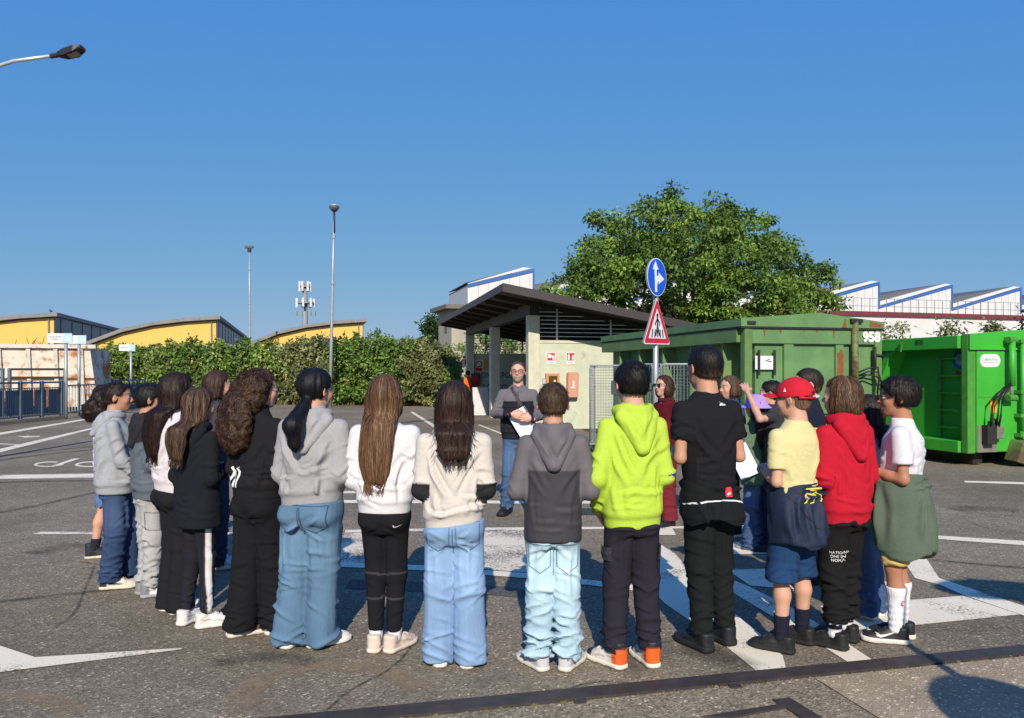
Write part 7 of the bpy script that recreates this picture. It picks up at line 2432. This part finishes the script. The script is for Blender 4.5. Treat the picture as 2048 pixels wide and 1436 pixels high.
# 11 the man talking to the group
def paint11(V, C, I):
    H = I['H']
    t1, d1 = arm_t(V, I, -1); t2, d2 = arm_t(V, I, 1)
    arm = ((d1 < .075) & (t1 > .2)) | ((d2 < .075) & (t2 > .2))
    body = (np.abs(V[:, 0]) < .19) & (V[:, 2] < .735 * H) & (V[:, 2] > .40 * H)
    m = np.where(arm & (np.abs(V[:, 0]) > .165), 0, 1) * body
    C = mixc(C, (.018, .019, .025), m * 1.0)
    q = np.abs(((V[:, 2] / .055) % 1) - .5) < .07
    C[(m > 0) & q] *= .4
    return C
P11 = person('smiling man with grey beard and glasses in grey quilted jacket facing the group', (1036, 1028), 1.70, 180,
    dict(name='jacket', col=(.135, .125, .14), hem=.49, w=.185, cw=.19, d=.135, cd=.125, slv=(.052, .046, .036), fold=.006, paint=paint11, neck=.845, hood=dict(size=.98, drop=.10, wide=.08, dz=-.045)),
    dict(name='jeans', col=(.045, .095, .19), r=(.084, .066, .06), hw=.165, hd=.125, denim=True, hemz=.07, stack=1.0),
    dict(kind='short', col=(.045, .030, .022), nape=-.25, tuft=.004, seed=42, fade=.5, front=.0, side=-.08, L=.04, col2=(.12, .10, .09)), SH_BOOT, (.60, .33, .24),
    [((.125, .0, .640), (.085, .165, .628), (-.85, .25, .12), (0, -1, 0)), ((.128, .01, .655), (.045, .165, .660), (-1, .2, -.22), (0, -1, 0))], kind='man', beard=(.36, .33, .31), sw=.215, seed=23, hturn=6,
    feet=[(-.16, -.05, -30), (.13, .0, 20)], hand_curl=.75, res=.0125, htilt=-4)
glasses(P11, FRAME_RED)
STRAP = mat('bag_strap', (.02, .013, .012), rough=.6)
sp = []
decal(P11['parts']['top'], strip([(-.115, .24), (-.05, .12), (.0, .03), (.05, -.06), (.10, -.16)], .035), (0, .5, 1.24), (-1, 0, 0), (0, 0, 1), STRAP, 'bag_strap', off=.006)
decal(P11['parts']['top'], strip([(0, .17), (0, -.28)], .010), (0, .5, 1.24), (-1, 0, 0), (0, 0, 1), PRINT_K, 'zip', off=.003)

# 14 the woman in dark red coat
def paintscarf(V, C, I):
    return C
P14 = person('smiling woman with brown bob and sunglasses in dark red coat and scarf', (1330, 1050), 1.545, -116,
    dict(name='coat', col=(.10, .008, .014), hem=.46, w=.165, cw=.16, d=.125, slv=(.054, .048, .036), fold=.006, band=False, hood=dict(size=.95, drop=.08, wide=.075, col=(.075, .012, .018))),
    dict(name='trousers', col=(.16, .02, .03), r=(.09, .08, .085), hw=.15, hd=.125, hemz=.06, stack=.2, drape=.006),
    dict(kind='bob', col=(.038, .016, .011), col2=(.085, .04, .026), seed=43, botz=-.60, n=320, front=.075, mixb=.0, side=-.05), SH_BOOT, (.58, .33, .24), 'front', kind='woman', sw=.185, seed=24, hturn=-6, res=.0125, htilt=-6)
glasses(P14, GLOSS, dark=True)

# 24 worker far off by the shelter
P24 = person('worker in orange high-visibility jacket by the far end of the shelter', None, 1.70, -40,
    dict(name='jacket', col=(.80, .16, .02), hem=.46, w=.19), dict(name='trousers', col=(.02, .025, .05), r=(.08, .064, .058)),
    dict(kind='short', col=(.015, .012, .012), seed=44, n=40), SH_BOOT, S_LIGHT, 'front', pos=(-1.78, 31.0), seed=25, res=.018)

# ---- back pockets on jeans, seams
SEAM = mat('denim_stitch', (.20, .30, .42), rough=.9)
for I, z, xs, w, col in ((P8, .755, (-.085, .075), .075, 'a'), (P10, .71, (-.078, .078), .062, 'b'), (P12, .60, (-.072, .072), .058, 'c')):
    sc = {'a': mat('stitch_mid', (.03, .07, .15)), 'b': mat('stitch_pale', (.08, .15, .30)), 'c': mat('stitch_ice', (.17, .27, .36))}[col]
    for x in xs:
        pk = [(-w, .07), (w, .07), (w * .95, -.05), (0, -.085), (-w * .95, -.05), (-w, .07)]
        decal(I['parts']['legs'], strip(pk, .0055), (x, -.4, z), (1, 0, 0), (0, 0, 1), sc, 'pocket_stitching', off=.0025)
    decal(I['parts']['legs'], strip([(0, .08), (0, -.10)], .006), (0, -.4, z), (1, 0, 0), (0, 0, 1), sc, 'seam', off=.002)

# ---- things held in hands
PAPER = mat('white_paper', (.78, .78, .82), rough=.8, var=.03)
nb = MB()
nb.box(-.105, .105, -.004, .004, -.15, .15)
o = nb.build('notebook', PAPER)
o.location = at(1046, 845, 8.31)
o.rotation_euler = (R(-8), R(-31), 0)
tag(o, 'white notebook held in the hands of the man in the grey jacket', 'notebook')
mb = MB(); mb.tube([(.098, -.012, -.14), (.098, -.012, .15)], .006, 6)
mb.build('pen', PRINT_K, o)
nb = MB(); nb.box(-.10, .10, -.002, .002, -.14, .14)
o = nb.build('paper_sheet', PAPER)
o.location = at(1487, 922, 6.6); o.rotation_euler = (R(-20), R(-18), R(20))
tag(o, 'white sheet of paper held by the kid behind the tall boy', 'paper')
I = P2
w = I['body'].matrix_basis @ Vector(I['A'][1][1])
mb = MB(); mb.tube([(-.055, 0, .055), (.05, 0, -.035)], .006, 6)
o = mb.build('pencil', mat('white_plastic', (.7, .7, .66), rough=.4))
o.location = w + Vector((.0, -.03, -.06))
tag(o, 'white pencil in the hand of the boy in the light grey hoodie', 'pencil')
